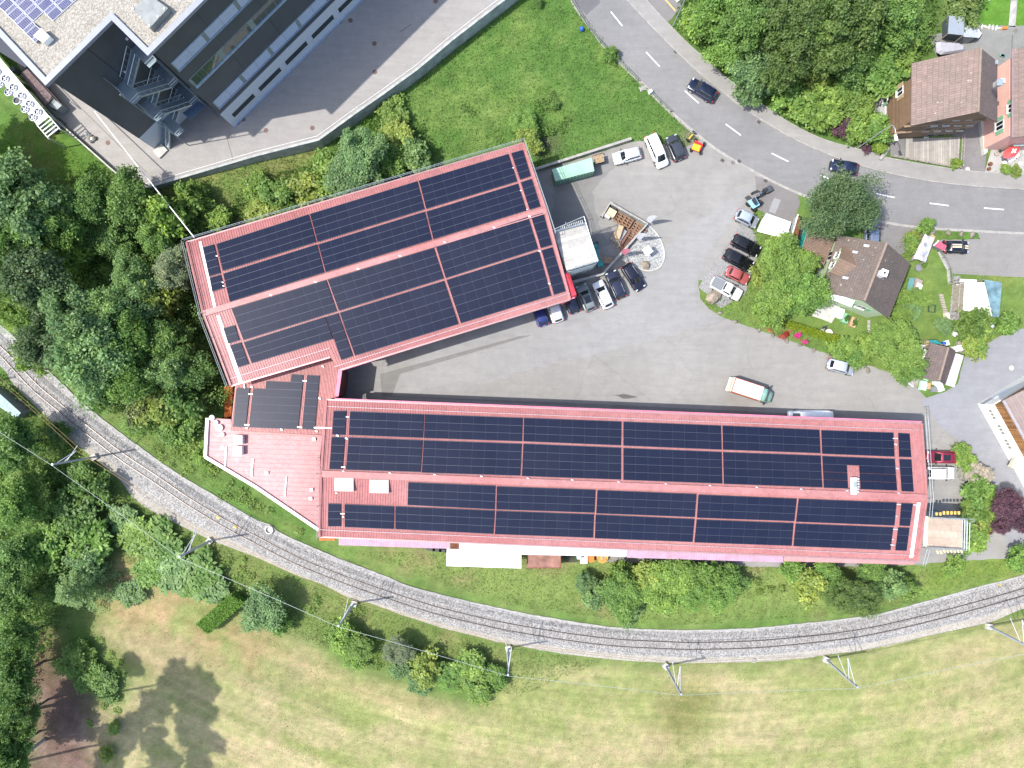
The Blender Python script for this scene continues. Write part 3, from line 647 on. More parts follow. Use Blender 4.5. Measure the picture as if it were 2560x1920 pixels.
for a, b in ((A_RW, A_RE),):
    p, q = on(AN, *a), on(AN, *b); m.bar(p+UP*.08, q+UP*.08, .75, .1)
m.bar(on(AN, *A_NW)+UP*.06, on(AN, *A_RW)+UP*.06, .3, .14); m.bar(on(AS, *A_RW)+UP*.06, on(AS, *LW)+UP*.06, .3, .14)
m.bar(on(AN, *A_NE)+UP*.06, on(AN, *A_RE)+UP*.06, .3, .14); m.bar(on(AS, *A_RE)+UP*.06, on(AS, *A_SE)+UP*.06, .3, .14)
m.build('ridge_cap', sheetmetal('trim_red', (.34, .135, .13), .48), hallA)
m = MB(); m.bar(ae[0]+UP*-.02, ae[1]+UP*-.02, .2, .16); m.build('gutter', GUTT, hallA)
m = MB(); m.bar(on(AS, *NB_), on(AS, *A_SE), .2, .16); m.build('gutter', GUTT, hallA)
m = MB(); m.bar(on(AS, *LW)-UP*.02, on(AS, *NT_)-UP*.02, .2, .16); m.build('gutter', GUTT, hallA)
def walls(mb, corners, ridge, ze, zr, inset=.6, z0=0.0):
    """gable-ended wall shell inside the eaves"""
    c = sum(corners, Vector())/4; u = (corners[1]-corners[0]).normalized(); v = (corners[3]-corners[0]).normalized()
    f = [corners[0]+u*inset+v*inset, corners[1]-u*inset+v*inset, corners[2]-u*inset-v*inset, corners[3]+u*inset-v*inset]
    zt = ze+.05; b = [Vector((p.x, p.y, z0)) for p in f]; t = [Vector((p.x, p.y, zt)) for p in f]
    r0 = ridge[0]+u*inset; r1 = ridge[1]-u*inset; r0 = Vector((r0.x, r0.y, zr-.3)); r1 = Vector((r1.x, r1.y, zr-.3))
    mb.face([b[0], b[1], t[1], t[0]]); mb.face([b[2], b[3], t[3], t[2]])
    mb.face([b[1], b[2], t[2], r1, t[1]]); mb.face([b[3], b[0], t[0], r0, t[3]])
    return f
m = MB(); cA = (W(930, 690, 8)+Vector((0, 0, 0)))
def zroof(p):
    f = lambda pl: pl[0].z-((p.x-pl[0].x)*pl[1].x+(p.y-pl[0].y)*pl[1].y)/pl[1].z
    return min(f(AN), f(AS))-.24
ring = [on(AS, *NT_)+Vector((-.2, .7, 0)), on(AS, *LW)+Vector((.8, .5, 0)), on(AS, *A_RW)+Vector((.7, .2, 0)), on(AN, *A_NW)+Vector((.5, -.8, 0)), on(AN, *A_NE)+Vector((-.8, -.5, 0)), on(AN, *A_RE)+Vector((-.7, -.2, 0)), on(AS, *A_SE)+Vector((-.5, .8, 0)), on(AS, *NB_)+Vector((.4, .9, 0))]
for a, b in zip(ring, ring[1:]+ring[:1]): m.face([(a.x, a.y, 0), (b.x, b.y, 0), (b.x, b.y, zroof(b)), (a.x, a.y, zroof(a))])
m.build('wall', CLAD, hallA)
# panels, rotated hall
T = lambda *q: list(q)
panel_block('A', T((506.3, 618.9), (534.6, 610.8), (550.6, 682.5), (522.2, 690.6)), 1, 4, AN)
panel_block('A', T((523.6, 694.7), (551.1, 686.9), (559.8, 719.6), (530, 728.8)), 1, 2, AN)
panel_block('A', T((541, 610), (771, 536), (790, 605), (557, 677)), 8, 4, AN)
panel_block('A', T((775, 535), (1043, 453), (1061, 523), (794, 605)), 9, 4, AN)
panel_block('A', T((1047, 452), (1271, 385), (1293, 453), (1065, 522)), 8, 4, AN)
panel_block('A', T((1278, 383), (1307, 375), (1327, 440), (1300, 449)), 1, 4, AN)
panel_block('A', T((558.5, 684), (792, 611), (810, 681), (574, 754.5)), 8, 4, AN)
panel_block('A', T((796, 611), (1062, 529), (1079, 599), (814, 680)), 9, 4, AN)
panel_block('A', T((1066, 529), (1295, 459), (1316, 526), (1083, 598)), 8, 4, AN)
panel_block('A', T((1302, 456), (1329, 447), (1351, 516), (1324, 524)), 1, 4, AN)
panel_block('A', T((578.6, 772), (815, 701), (842, 778), (608, 850)), 8, 4, AS)
panel_block('A', T((819, 700), (1084, 620), (1109, 696), (847, 777)), 9, 4, AS)
panel_block('A', T((1090, 618), (1320, 542), (1345, 622), (1114, 695)), 8, 4, AS)
panel_block('A', T((1327, 541), (1358, 532), (1380, 612), (1352, 620)), 1, 4, AS)
panel_block('A', T((558, 821), (587, 813), (598, 850), (570, 859)), 1, 2, AS)
panel_block('A', T((574, 864), (602, 856), (622, 910), (596, 918)), 1, 3, AS)
panel_block('A', T((609, 856), (813, 792), (832, 847), (629, 908)), 7, 3, AS)
panel_block('A', T((815, 792), (845, 783), (882, 890), (853, 900)), 1, 5, AS)
panel_block('A', T((849, 782), (1110, 702), (1146, 810), (887, 889)), 9, 5, AS)
panel_block('A', T((1116, 700), (1347, 628), (1378, 739), (1152, 808)), 8, 5, AS)
panel_block('A', T((1354, 626), (1381, 618), (1414, 728), (1385, 737)), 1, 5, AS)
finish_panels('A', hallA)
# white gutters / snow guards / roof anchors on the hall
m = MB()
m.face([on(AN, 497, 605, .07), on(AN, 503, 603, .07), on(AN, 541, 770, .07), on(AN, 534, 772, .07)])
m.face([on(AS, 541, 790, .07), on(AS, 549, 788, .07), on(AS, 607, 955, .07), on(AS, 597, 958, .07)])
m.build('cable_tray', WHITEM, hallA)
m = MB()
def guard(mb, plane, a, b, step=.33):
    p, q = on(plane, *a, .13), on(plane, *b, .13); mb.bar(p, q, .05, .05); n = int((q-p).length/step)
    for i in range(n+1): mb.box(p.lerp(q, i/n)+UP*.02, (.09, .09, .06), .3)
guard(m, AS, (836, 917), (1423, 733)); guard(m, AS, (578, 946), (823, 871))
m.build('snow_guard', pbr('guard_grey', (.42, .36, .38), .5, .2), hallA)
def anchors(plane, pts, parent, s=.32):
    for p in pts: MB().box(on(plane, *p, .16), (s, s*.5, .1), -.3).build('roof_anchor', ALUW, parent)
anchors(AS, [(677, 738), (788, 705), (895, 672), (1000, 640), (1112, 606), (1235, 569), (1324, 541), (1349, 628), (1373, 709)], hallA)
anchors(AN, [(542, 640), (557, 706), (559, 715), (1302, 477), (1318, 524), (1283, 420)], hallA, .22)
m = MB(); m.bar(on(AS, 850, 927, -.25), on(AS, 1437, 744, -.25), .14, .3); m.build('eave_tarp', NET, hallA)
# temporary guard rails round the roof
def railing(label, pts, h=1.0, step=2.4, r=.03, group='temporary roof guard rails', name='guard_rail', mat=None, cat='guard rail', rails=(.5, 1.0)):
    t = thing(name, label, cat, pts[0]); mr = MB(); k = 0
    for a, b in zip(pts, pts[1:]):
        for hh in rails: mr.tube(a+UP*h*hh, b+UP*h*hh, r, n=6)
    mr.build('rail', mat or STEEL, t); seen = set()
    for a, b in zip(pts, pts[1:]):
        n = max(1, int((b-a).length/step))
        for i in range(n+1):
            p = a.lerp(b, i/n); key = (round(p.x, 2), round(p.y, 2))
            if key in seen: continue
            seen.add(key); MB().tube(p-UP*.3, p+UP*h, r*1.1, n=6).build('post', mat or STEEL, t)
    if group: t['group'] = group
    return t
def out(a, b, d):
    n = (b-a).normalized().cross(UP)*d; return [a+n, b+n]
railing('green grey rail along the meadow eave of the turned hall', [W(464, 602, 8.1), W(1309, 353, 8.1)], 1.0, 3.6)
railing('thin rail along the panel-free woodland gable of the turned hall, upper part', [W(462, 606, 8.1), W(505, 784, 10.2)], 1.0, 2.6)
railing('thin rail along the woodland gable of the turned hall, lower part', [W(503, 784, 10.2), W(572, 965, 8.3)], 1.0, 2.6)
railing('thin rail on the gable of the turned hall facing the pallets', [W(1311, 355, 8.1), W(1369, 525, 10.2), W(1388, 585, 9.4)], 1.0, 3)
t = thing('safety_tarp', 'bright red tarp hanging from the hall corner above the parked cars', 'tarp', W(1430, 750, 7))
MB().hexa([W(1414, 683, 7.2), W(1420, 683, 7.2), W(1441, 742, 7.0), W(1405, 762, 7.4)], [W(1414, 682, 8.4), W(1424, 684, 8.0), W(1441, 735, 7.8), W(1402, 760, 7.9)]).build('fabric', pbr('red_tarp', (.6, .04, .06), .5, var=.2), t)

# hall B: the long hall
B_NW, B_NE, B_SE, B_SW, B_RW, B_RE = (816, 999), (2303, 1058), (2293, 1403), (799, 1342), (803, 1184), (2316, 1244)
be, brr, BN, BS = gable_hall(B_NW, B_NE, B_SE, B_SW, B_RW, B_RE, 6.5, 8.5)
hallB = thing('red_hall', 'long hall with faded red sheet roof and rows of black solar panels beside the railway', 'hall', W(1560, 1195, 0))
for pl, q in ((BN, [B_RW, B_RE, B_NE, B_NW]), (BS, [B_RW, B_RE, B_SE, B_SW])):
    m = MB(); slope_mesh(m, q, pl); seams(m, q, pl, .34); m.build('roof', ROOF_RED, hallB)
m = MB(); m.bar(on(BN, *B_RW)+UP*.08, on(BN, *B_RE)+UP*.08, .85, .1)
for a, b, pl in ((B_NW, B_RW, BN), (B_RW, B_SW, BS), (B_NE, B_RE, BN), (B_RE, B_SE, BS)): m.bar(on(pl, *a)+UP*.06, on(pl, *b)+UP*.06, .32, .14)
m.build('ridge_cap', sheetmetal('trim_red2', (.33, .13, .125), .48), hallB)
m = MB(); m.bar(be[0], be[1], .2, .16); m.build('gutter', GUTT, hallB)
m = MB(); m.bar(be[3], be[2], .2, .16); m.build('gutter', GUTT, hallB)
m = MB(); walls(m, be, brr, 6.4, 8.5, .7); m.build('wall', CLAD, hallB)
m = MB(); m.bar(W(838, 997, 6.35), W(2303, 1054.5, 6.35), .16, .25); m.build('eave_tarp', NET, hallB)
tops = [((834.4, 1027.4), (865.7, 1027.4), (862.2, 1087.3), (830.4, 1086.4), 1), ((875, 1028.6), (1059.5, 1035.8), (1056.6, 1094.5), (871.5, 1087.3), 6),
        ((1061.8, 1035.8), (1306.6, 1044.8), (1304.6, 1103.2), (1059.5, 1094.8), 8), ((1309.5, 1044.8), (1553.4, 1054), (1552.5, 1113.3), (1308, 1103.2), 8),
        ((1558.3, 1054.3), (1802.5, 1064.1), (1804.2, 1124), (1558.3, 1113.9), 8), ((1806, 1064.1), (2048.7, 1074.9), (2051.6, 1133), (1807.1, 1124), 8),
        ((2053, 1075.7), (2233.9, 1082), (2236.8, 1141.4), (2055.4, 1134.2), 6), ((2245.5, 1082.7), (2274.4, 1084.4), (2278.7, 1142.8), (2247.8, 1141.7), 1)]
bots = [((829.5, 1092.5), (862, 1093.5), (855.5, 1173.2), (822.8, 1172.6), 1), ((871.3, 1093.5), (1056.4, 1100.8), (1050.8, 1179.9), (864.2, 1174.1), 6),
        ((1059.3, 1101), (1304.4, 1109.4), (1300.3, 1189.1), (1053.7, 1181.3), 8), ((1308, 1109.4), (1552.5, 1119.5), (1552.5, 1198.7), (1304.6, 1190), 8),
        ((1558.3, 1120.2), (1804.3, 1130.2), (1805.7, 1208.8), (1558.3, 1199.5), 8), ((1807.3, 1130.4), (2051.9, 1139.3), (2056, 1218.3), (1809.4, 1209.4), 8),
        ((2055.6, 1140.3), (2237.2, 1147.6), (2243.1, 1226.2), (2059.4, 1218.9), 6), ((2248.2, 1148), (2279.1, 1149), (2284.5, 1229), (2254.1, 1227.6), 1)]
for a, b, c, d, n in tops: panel_block('B', [a, b, c, d], n, 3, BN)
for i, (a, b, c, d, n) in enumerate(bots): panel_block('B', [a, b, c, d], n, 4, BN, {(2, 1), (2, 2), (2, 3)} if i == 6 else ())
su = [((1020.4, 1205.9), (1238.3, 1214.6), (1236.5, 1273.3), (1018.4, 1262.3), 7), ((1241.7, 1216), (1488.9, 1224.7), (1486, 1281.7), (1240.3, 1273.3), 8),
      ((1493.2, 1225.6), (1741.4, 1235.4), (1737, 1292.7), (1490.3, 1283.1), 8), ((1745.8, 1236.8), (1992.3, 1247), (1986, 1302.8), (1742, 1294.1), 8),
      ((1996.7, 1247.3), (2241.7, 1256.5), (2236.8, 1313.8), (1990, 1304.2), 8), ((2253.3, 1258), (2283, 1259.4), (2275.2, 1315), (2248.3, 1313.8), 1)]
sl = [((820.2, 1259.4), (852, 1260), (852, 1315.8), (820.2, 1315.8), 1), ((861.3, 1260.9), (984.8, 1266), (984.2, 1322.5), (861.3, 1317.3), 4),
      ((988.6, 1266), (1236.5, 1276.8), (1233, 1334.6), (988, 1322.5), 8), ((1240.3, 1277.3), (1484.8, 1286), (1482.5, 1344.2), (1236.8, 1335.2), 8),
      ((1488.9, 1286.9), (1736.2, 1297.9), (1731.3, 1354.8), (1486.8, 1345.3), 8), ((1741.4, 1299), (1984.2, 1308), (1979.3, 1364.4), (1735.6, 1355.7), 8),
      ((1988.8, 1309.1), (2233.9, 1318.7), (2226.6, 1375.1), (1983.6, 1365), 8), ((2245.4, 1318.7), (2274.3, 1320.1), (2267.1, 1376.5), (2238.2, 1375.7), 1)]
for a, b, c, d, n in su+sl: panel_block('B', [a, b, c, d], n, 3, BS)
finish_panels('B', hallB)
m = MB(); guard(m, BN, (820, 1016), (2295, 1075), .36); m.build('snow_guard', pbr('guard_grey', (.42, .36, .38), .5, .2), hallB)
m = MB(); guard(m, BS, (803, 1324), (2287, 1388), .36); m.build('snow_guard', pbr('guard_grey', (.42, .36, .38), .5, .2), hallB)
anchors(BN, [(975, 1183), (1087, 1187), (1204, 1191), (1320, 1196), (1431, 1200), (1547, 1205), (1665, 1210), (1775, 1214), (1892, 1218), (2003, 1223), (2118, 1227), (2247, 1233), (859, 1179), (844, 1089), (866, 1096), (2239, 1111), (2243, 1171)], hallB)
anchors(BS, [(841, 1233), (858, 1292), (2241, 1290), (2232, 1348)], hallB, .22)
for x, y in ((861.5, 1210.5), (949, 1215)):
    b_ = on(BS, x, y)
    s_ = MB().prism([(b_.x-1.25, b_.y-.85), (b_.x+1.25, b_.y-.9), (b_.x+1.25, b_.y+.85), (b_.x-1.25, b_.y+.9)], b_.z-.4, b_.z+.38).build('roof_window', pbr('skylight_kerb', (.42, .4, .37), .6), hallB)
    MB().hexa([(b_.x-1.12, b_.y-.75, b_.z+.383), (b_.x+1.08, b_.y-.8, b_.z+.383), (b_.x+1.08, b_.y+.75, b_.z+.383), (b_.x-1.12, b_.y+.75, b_.z+.383)],
              [(b_.x-.9, b_.y-.6, b_.z+.55), (b_.x+.85, b_.y-.65, b_.z+.55), (b_.x+.85, b_.y+.6, b_.z+.55), (b_.x-.9, b_.y+.6, b_.z+.55)]).build('dome', WHITEM, s_)
m = MB(); a_, b_ = on(BS, 2297, 1256, .1), on(BS, 2278, 1394, .1); m.bar(a_, b_, .42, .1); m.build('cable_tray', WHITE, hallB)
m = MB()
for a_, b_ in (((2232, 1096), (2244, 1096)), ((2242, 1261), (2252, 1261)), ((2233, 1323), (2244, 1323)), ((2226, 1362), (2236, 1363)), ((2283, 1262), (2296, 1263)), ((865, 1042), (873, 1042)), ((853, 1168), (863, 1168)), ((851, 1284), (861, 1284))):
    pl = BN if a_[1] < 1235 else BS; m.bar(on(pl, *a_, .2), on(pl, *b_, .2), .12, .06)
m.bar(on(BN, 786, 1069, .22), on(BN, 830, 1070, .22), .16, .08)
m.build('cable_duct', ALUW, hallB)
t = thing('heat_unit', 'white pipework unit with small steel vents in the panel gap on the long hall', 'roof unit', on(BN, 2136, 1215))
p_ = on(BN, 2131, 1214); MB().box(p_+UP*.35, (.8, 2.2, .12)).build('tray', WHITE, t); MB().box(p_+UP*.5+Vector((.05, .2, 0)), (.45, .7, .3)).build('housing', STEEL, t)
for i in range(6):
    q_ = on(BN, 2142, 1196+i*6.5); MB().lathe(q_, [(.07, 0), (.07, .35), (.12, .36), (.12, .45), (.02, .48)], 8).build('vent', ALUW, t)
railing('thin rail up the roofless edge beside the lower annexe', [W(799, 1143, 7.3), W(795, 1184, 8.5), W(797, 1343, 6.6)], 1.0, 4)
railing('double rail round the end gable of the long hall by the parking bay', [W(2307, 1035, 6.3), W(2309, 1060, 6.5), W(2321, 1244, 8.4), W(2317, 1290, 8.0)], 1.1, 2.6)
railing('rail at the end gable of the long hall below the timber deck', [W(2312, 1370, 7.0), W(2301, 1411, 6.3)], 1.1, 1.4)

# link building and annexe
LINKP = [(588, 965), (824, 891), (852, 928), (846, 990), (820, 1000), (806, 1087), (576, 1077)]
link = thing('link_building', 'low red roofed building joining the two halls, with its own small solar array', 'building', W(720, 1010, 0))
CP = (W(700, 1000, 5.6), UP)
m = MB(); pts = [on(CP, *p) for p in LINKP]; m.slab(pts[::-1], .2)
for i in range(74):
    x0 = 592+i*3.55; top = (591+(x0-591)*1.0); ytop = 965-(x0-588)*.314 if x0 < 824 else 891+(x0-824)*1.3
    xb = x0-14-(x0-588)*.012; yb = 1077+(xb-576)*.0435
    if x0 > 846: ytop = 935; xb, yb = x0-10, 995
    if x0 > 850: break
    m.bar(on(CP, x0, ytop, .03), on(CP, xb, yb, .03), .05, .05)
m.build('roof', sheetmetal('roof_link_sheet', (.36, .13, .12), .5), link)
m = MB(); ip = [Vector((p.x, p.y, 0)) for p in pts]; c_ = sum(ip, Vector())/len(ip); ip = [c_+(p-c_)*.94 for p in ip]; m.prism([(p.x, p.y) for p in ip], 0, 5.39); m.build('wall', CLAD, link)
m = MB(); m.bar(on(CP, 851, 925, .06), on(CP, 842, 990, .06), .5, .1); m.hexa([on(CP, 848, 938, -.6), on(CP, 845, 1000, -.6), on(CP, 833, 998, -.1), on(CP, 836, 995, -.1)], [on(CP, 851, 930, -.5), on(CP, 847, 985, -.5), on(CP, 834, 998, .05), on(CP, 846, 930, .0)]); m.build('eave_tarp', NET, link)
panel_block('C', T((592, 970), (624.5, 971), (614, 1068), (582, 1066)), 1, 5, CP)
panel_block('C', T((633, 971.5), (755, 976), (745, 1073), (622.5, 1068)), 4, 5, CP)
panel_block('C', T((666, 953), (757, 957), (755.3, 975), (664, 972)), 3, 1, CP)
panel_block('C', T((728, 936), (758, 938), (757, 956), (726, 954)), 1, 1, CP)
panel_block('C', T((767, 938), (799, 939.5), (787, 1074.5), (755, 1072)), 1, 7, CP)
finish_panels('C', link)
m = MB()
for a_, b_ in (((757, 952), (767, 952)), ((621, 985), (632, 985)), ((611, 1062), (623, 1062)), ((743, 1068), (755, 1068)), ((785, 1069), (800, 1070)), ((610, 960), (611, 970))): m.bar(on(CP, *a_, .24), on(CP, *b_, .24), .13, .06)
m.build('cable_duct', ALUW, link)
anchors(CP, [(629, 967), (807, 916), (799, 996), (616, 1070), (704, 1074), (791, 1078)], link)
annex = thing('flat_annexe', 'low annexe with pale pink glinting sheet roof between link building and railway', 'building', W(650, 1170, 0))
DP = (W(660, 1160, 4.2), UP)
AX = [(519, 1045), (577, 1048), (578, 1077), (806, 1088), (800, 1143), (797, 1324), (640, 1217), (514, 1142)]
pts = [on(DP, *p) for p in AX]
m = MB(); m.slab(pts[::-1], .25)
def xr(y): return 803-(y-1090)*.03
for i in range(21):
    y = 1058+i*12; xl = 518 if y < 1140 else 514+(y-1142)*1.58
    xr_ = 576 if y < 1078 else xr(y)-3
    if xr_-xl > 4: m.bar(on(DP, xl, y, .03), on(DP, xr_, y+(xr_-xl)*.035, .03), .07, .07)
m.build('roof', ROOF_PINK, annex)
m = MB(); ip = [Vector((p.x, p.y, 0)) for p in pts]; c_ = sum(ip, Vector())/len(ip); m.prism([((c_+(p-c_)*.96).x, (c_+(p-c_)*.96).y) for p in ip], 0, 3.94); m.build('wall', CLAD, annex)
m = MB(); q_ = [on(DP, *p, .12) for p in [(519, 1045), (514, 1142), (640, 1217), (797, 1324)]]
for a_, b_ in zip(q_, q_[1:]): m.bar(a_, b_, .42, .35)
m.build('fascia', WHITE, annex)
for x, y in ((598, 1099), (597, 1126)): MB().box(on(DP, x, y, .4), (1.15, 1.2, .9)).build('roof_cowl', WHITEM, annex)
for x, y, s_ in ((532, 1044, .4), (542, 1056, .35), (551, 1069, .5), (558, 1086, .3)): MB().lathe(on(DP, x, y), [(s_*.8, 0), (s_*.8, .2), (s_, .22), (s_*.9, .36), (.05, .4)], 12).build('roof_vent', WHITEM, annex)
for x, y in ((785, 1098), (557, 1120), (667, 1182), (779, 1224), (777, 1246)): MB().box(on(DP, x, y, .15), (.4, .4, .25)).build('roof_anchor', ALUW, annex)
m = MB(); m.bar(on(DP, 565, 1116, .1), on(DP, 563, 1165, .1), .22, .1); m.bar(on(DP, 632, 1146, .1), on(DP, 629, 1192, .1), .25, .1); m.bar(on(DP, 716, 1192, .1), on(DP, 712, 1242, .1), .16, .1); m.build('cable_tray', WHITEM, annex)
tag(MB().hexa([W(685, 1238, 3.3), W(681, 1246, 3.3), W(797, 1329, 3.3), W(798, 1313, 3.3)], [W(686, 1237, 3.45), W(681, 1245, 3.45), W(797, 1328, 3.45), W(799, 1312, 3.45)]).build('awning', WHITEM), 'long narrow white awning under the slanting edge of the annexe', 'awning')
ORN = pbr('orange_scrub_fabric', (.45, .13, .03), .8, var=.35, sc=2)
t = tag(MB().hexa([W(561, 970, .3), W(583, 966, .3), W(578, 1040, .3), W(561, 1045, .3)], [W(560, 968, 1.6), W(583, 960, 1.2), W(578, 1042, .8), W(562, 1047, 1.4)]).build('fence_mesh', ORN), 'orange safety mesh between the link building and the trees', 'safety mesh')
tag(MB().box(W(818, 1346, 5.6), (2.1, .5, .3)).build('tarp_roll', ORN), 'rolled orange tarp at the railway corner of the long hall', 'tarp')
# canopies on the railway side of hall B
MAUVE = pbr('mauve_corrugated', (.40, .25, .33), .6, var=.12, sc=1); MAUVEG = pbr('grey_corrugated', (.30, .30, .36), .5, var=.12, sc=1)
def canopy(label, q, z, mat, n, nm='lean_to_roof', th=.06, posts=True):
    t = thing(nm, label, 'canopy', W(*quadpt(q, .5, .5)))
    m = MB(); m.hexa([W(*p, z-th) for p in q], [W(*p, z) for p in q])
    for i in range(n):
        a_, b_ = quadpt(q, (i+.5)/n, 0), quadpt(q, (i+.5)/n, 1); m.bar(W(*a_, z+.015), W(*b_, z+.015), .07, .04)
    m.build('sheeting', mat, t)
    if posts:
        for s in (.04, .5, .96):
            p = W(*quadpt(q, s, .92), z); MB().box((p.x, p.y, z/2), (.12, .12, z-.1)).build('post', STEEL, t)
    return t
canopy('mauve corrugated canopy nearest the annexe on the railway side', [(847, 1340), (1125, 1352), (1125, 1372), (847, 1363)], 4.2, MAUVE, 46)
canopy('brownish narrow canopy piece between mauve and white roofing', [(1126, 1353), (1148, 1354), (1148, 1373), (1126, 1372)], 4.2, RUST, 4, posts=False)
canopy('long bright white corrugated canopy strip on the railway side of the hall', [(1148, 1354), (1566, 1368), (1566, 1391), (1148, 1384)], 4.3, WHITEM, 66)
canopy('wide bright white corrugated shed roof projecting over the grass', [(1117, 1372), (1303, 1380), (1303, 1421), (1116, 1415)], 4.0, WHITEM, 30)
canopy('mauve and grey corrugated canopy at the parking end, railway side', [(1567, 1370), (1958, 1384), (1958, 1406), (1567, 1394)], 4.2, MAUVE, 62)
canopy('faded red eave strip at the parking end, railway side', [(1960, 1387), (2286, 1402), (2286, 1412), (1960, 1403)], 3.9, sheetmetal('faded_strip', (.42, .2, .2), .5), 10, posts=False)
t = thing('steel_container', 'rust brown flat topped steel container beside the white shed roof', 'container', W(1352, 1404))
MB().prism([(p.x, p.y) for p in P2([(1318, 1386), (1402, 1387), (1402, 1420), (1317, 1420)], 2.4)], .1, 2.4).build('body', pbr('rust_pink', (.24, .12, .09), .8, var=.3, sc=.8, fine=.3), t)
m = MB()
for a_, b_ in (((1318, 1386), (1402, 1387)), ((1402, 1387), (1402, 1420)), ((1402, 1420), (1317, 1420))): m.bar(W(*a_, 2.4), W(*b_, 2.4), .08, .1)
m.build('rim', RUST, t)
t = thing('cable_drum', 'large yellow brown wooden cable drum lying beside the hedge', 'cable drum', W(1506, 1394))
c_ = W(1506, 1394, .8); MB().lathe((c_.x, c_.y, .66), [(.84, 0), (.84, .06)], 28).build('flange', pbr('drum_wood', (.42, .24, .06), .8, var=.35, sc=1.5), t)
MB().lathe((c_.x, c_.y, .06), [(.5, 0), (.5, .6)], 20).build('core', BLACKP, t); MB().lathe((c_.x, c_.y, 0), [(.84, 0), (.84, .06)], 28).build('flange', WOODG, t)
MB().lathe((c_.x, c_.y, .725), [(.14, 0), (.14, .05), (.06, .06)], 12).build('hub', CHROME, t)
def pallet(name, label, p, rz, w=1.2, d=.8, h=.15, mat=WOODG, n=5, cat='pallet', group=None, stack=1):
    t = thing(name, label, cat, p, rz, group)
    for k in range(stack):
        m = MB()
        for i in range(n): m.box((0, (i/(n-1)-.5)*(d-.1), h*(k+1)-.015), (w, .1, .025))
        m.build('deck', mat, t, world=False); m = MB()
        for x in (-.5, 0, .5): m.box((x*(w-.1), 0, h*(k+1)-.09), (.1, d, .09))
        m.build('bearer', mat, t, world=False)
    return t
pallet('pallet', 'whitish pallet stack under the white canopy edge', W(1459, 1396), 1.57, 1.3, 1.0, mat=WHITE, n=7, stack=3)
tag(MB().box(W(1447, 1391, .8), (.6, .6, .9)).build('box', pbr('pale_box', (.5, .56, .6), .6)), 'pale box beside the orange crate under the canopy', 'box')
tag(MB().box(W(1478, 1396, .6), (.75, .9, .8)).build('crate', ORANGE), 'orange crate between pale pallets and cable drum', 'crate')
for i in range(5):
    tag(MB().bar(W(1405+i*2, 1388+i*4, .3+i*.04), W(1436+i*3, 1389+i*4, .3+i*.04), .09, .12).build('steel_beam', BLACKP), 'dark beam lying by the canopy between container and pallets', 'beam', 'dark steel beams beside the container')
m = MB(); 
for i in range(4): m.bar(W(1066+i*16, 1371+i*2, .5), W(1088+i*16, 1374+i*2, .5), .4, .5)
tag(m.build('scrap_heap', BLACKP), 'dark scrap heap under the mauve canopy edge', 'scrap', kind='stuff')

# ------------------------------------------------------------------ office building
ZT = 24.9
A_, B_, C_ = W(114, 193, ZT), W(279, 30, ZT), W(369, 119, ZT)
u_ = (W(489, 0, ZT)-C_).normalized(); D_ = C_+u_*34; w_ = (W(0, 71, ZT)-A_).normalized(); A2 = A_+w_*20; D2 = D_+w_*24
office = thing('office_building', 'tall dark grey flat roofed office building with gravel roof and outside stairs', 'building', Vector((A_.x, A_.y, ZP)))
DARKC = pbr('dark_cladding', (.068, .074, .083), .5, .1, .10, sc=.4); DARK2 = pbr('dark_joint', (.02, .022, .025), .6)
fp = [A_, B_, C_, D_, D2, A2]; fp = fp[::-1]
m = MB(); bz = [Vector((p.x, p.y, ZP)) for p in fp]; tz = [Vector((p.x, p.y, ZT-.45)) for p in fp]; m.hexa(bz, tz)
m.build('wall', DARKC, office)
n_ = len(fp); ctr3 = sum(fp, Vector())/n_
par = MB(); inn = []
for i in range(n_):
    a, b, c = fp[i-1], fp[i], fp[(i+1) % n_]; d1 = (b-a).normalized(); d2 = (c-b).normalized(); n1 = Vector((-d1.y, d1.x, 0)); n2 = Vector((-d2.y, d2.x, 0))
    k = .62/(1+n1.dot(n2)) if (1+n1.dot(n2)) > .2 else .5
    inn.append(b+(n1+n2)*k)
for i in range(n_):
    j = (i+1) % n_; a, b = fp[i], fp[j]; ai, bi = inn[i], inn[j]
    par.hexa([(a.x, a.y, ZT-.448), (b.x, b.y, ZT-.448), (bi.x, bi.y, ZT-.448), (ai.x, ai.y, ZT-.448)], [a, b, (bi.x, bi.y, ZT), (ai.x, ai.y, ZT)])
par.build('parapet', pbr('parapet_metal', (.27, .285, .34), .45, .3, .05), office)
m = MB(); m.face([(p.x, p.y, ZT-.3) for p in inn]); m.build('roof', gravel('roof_gravel', (.20, .185, .155), (.38, .355, .31), 8, .08), office)
# facade of the long wing
nrm = u_.cross(UP).normalized(); nrm = nrm if nrm.dot(Vector((1, -1, 0))) > 0 else -nrm
def fw(u, z, o=0.0): p = C_+u_*u+nrm*o; return Vector((p.x, p.y, z))
def fbox(mb, u0, u1, z0, z1, o0, o1): return mb.hexa([fw(u0, z0, o0), fw(u1, z0, o0), fw(u1, z0, o1), fw(u0, z0, o1)], [fw(u0, z1, o0), fw(u1, z1, o0), fw(u1, z1, o1), fw(u0, z1, o1)])
SHUT = pbr('pale_blind', (.40, .45, .56), .5, .1, .05); GREYP = pbr('grey_green_panel', (.20, .235, .215), .6)
for z0, z1 in ((19.0, 20.6), (8.2, 9.9)):
    g = fbox(MB(), .4, 33, z0-.12, z1+.04, -.05, .06).build('window_band', GREYP, office)
    fbox(MB(), .4, 33, z0-.2, z0-.05, -.05, .22).build('sill', pbr('blue_sill', (.28, .36, .48), .4, .3), g)
    for k in range(6):
        u0 = .55+k*5.12
        for j in (0, 1): fbox(MB(), u0+j*2.32, u0+j*2.32+2.28, z0+.02, z1, .055, .14).build('blind', SHUT, g)
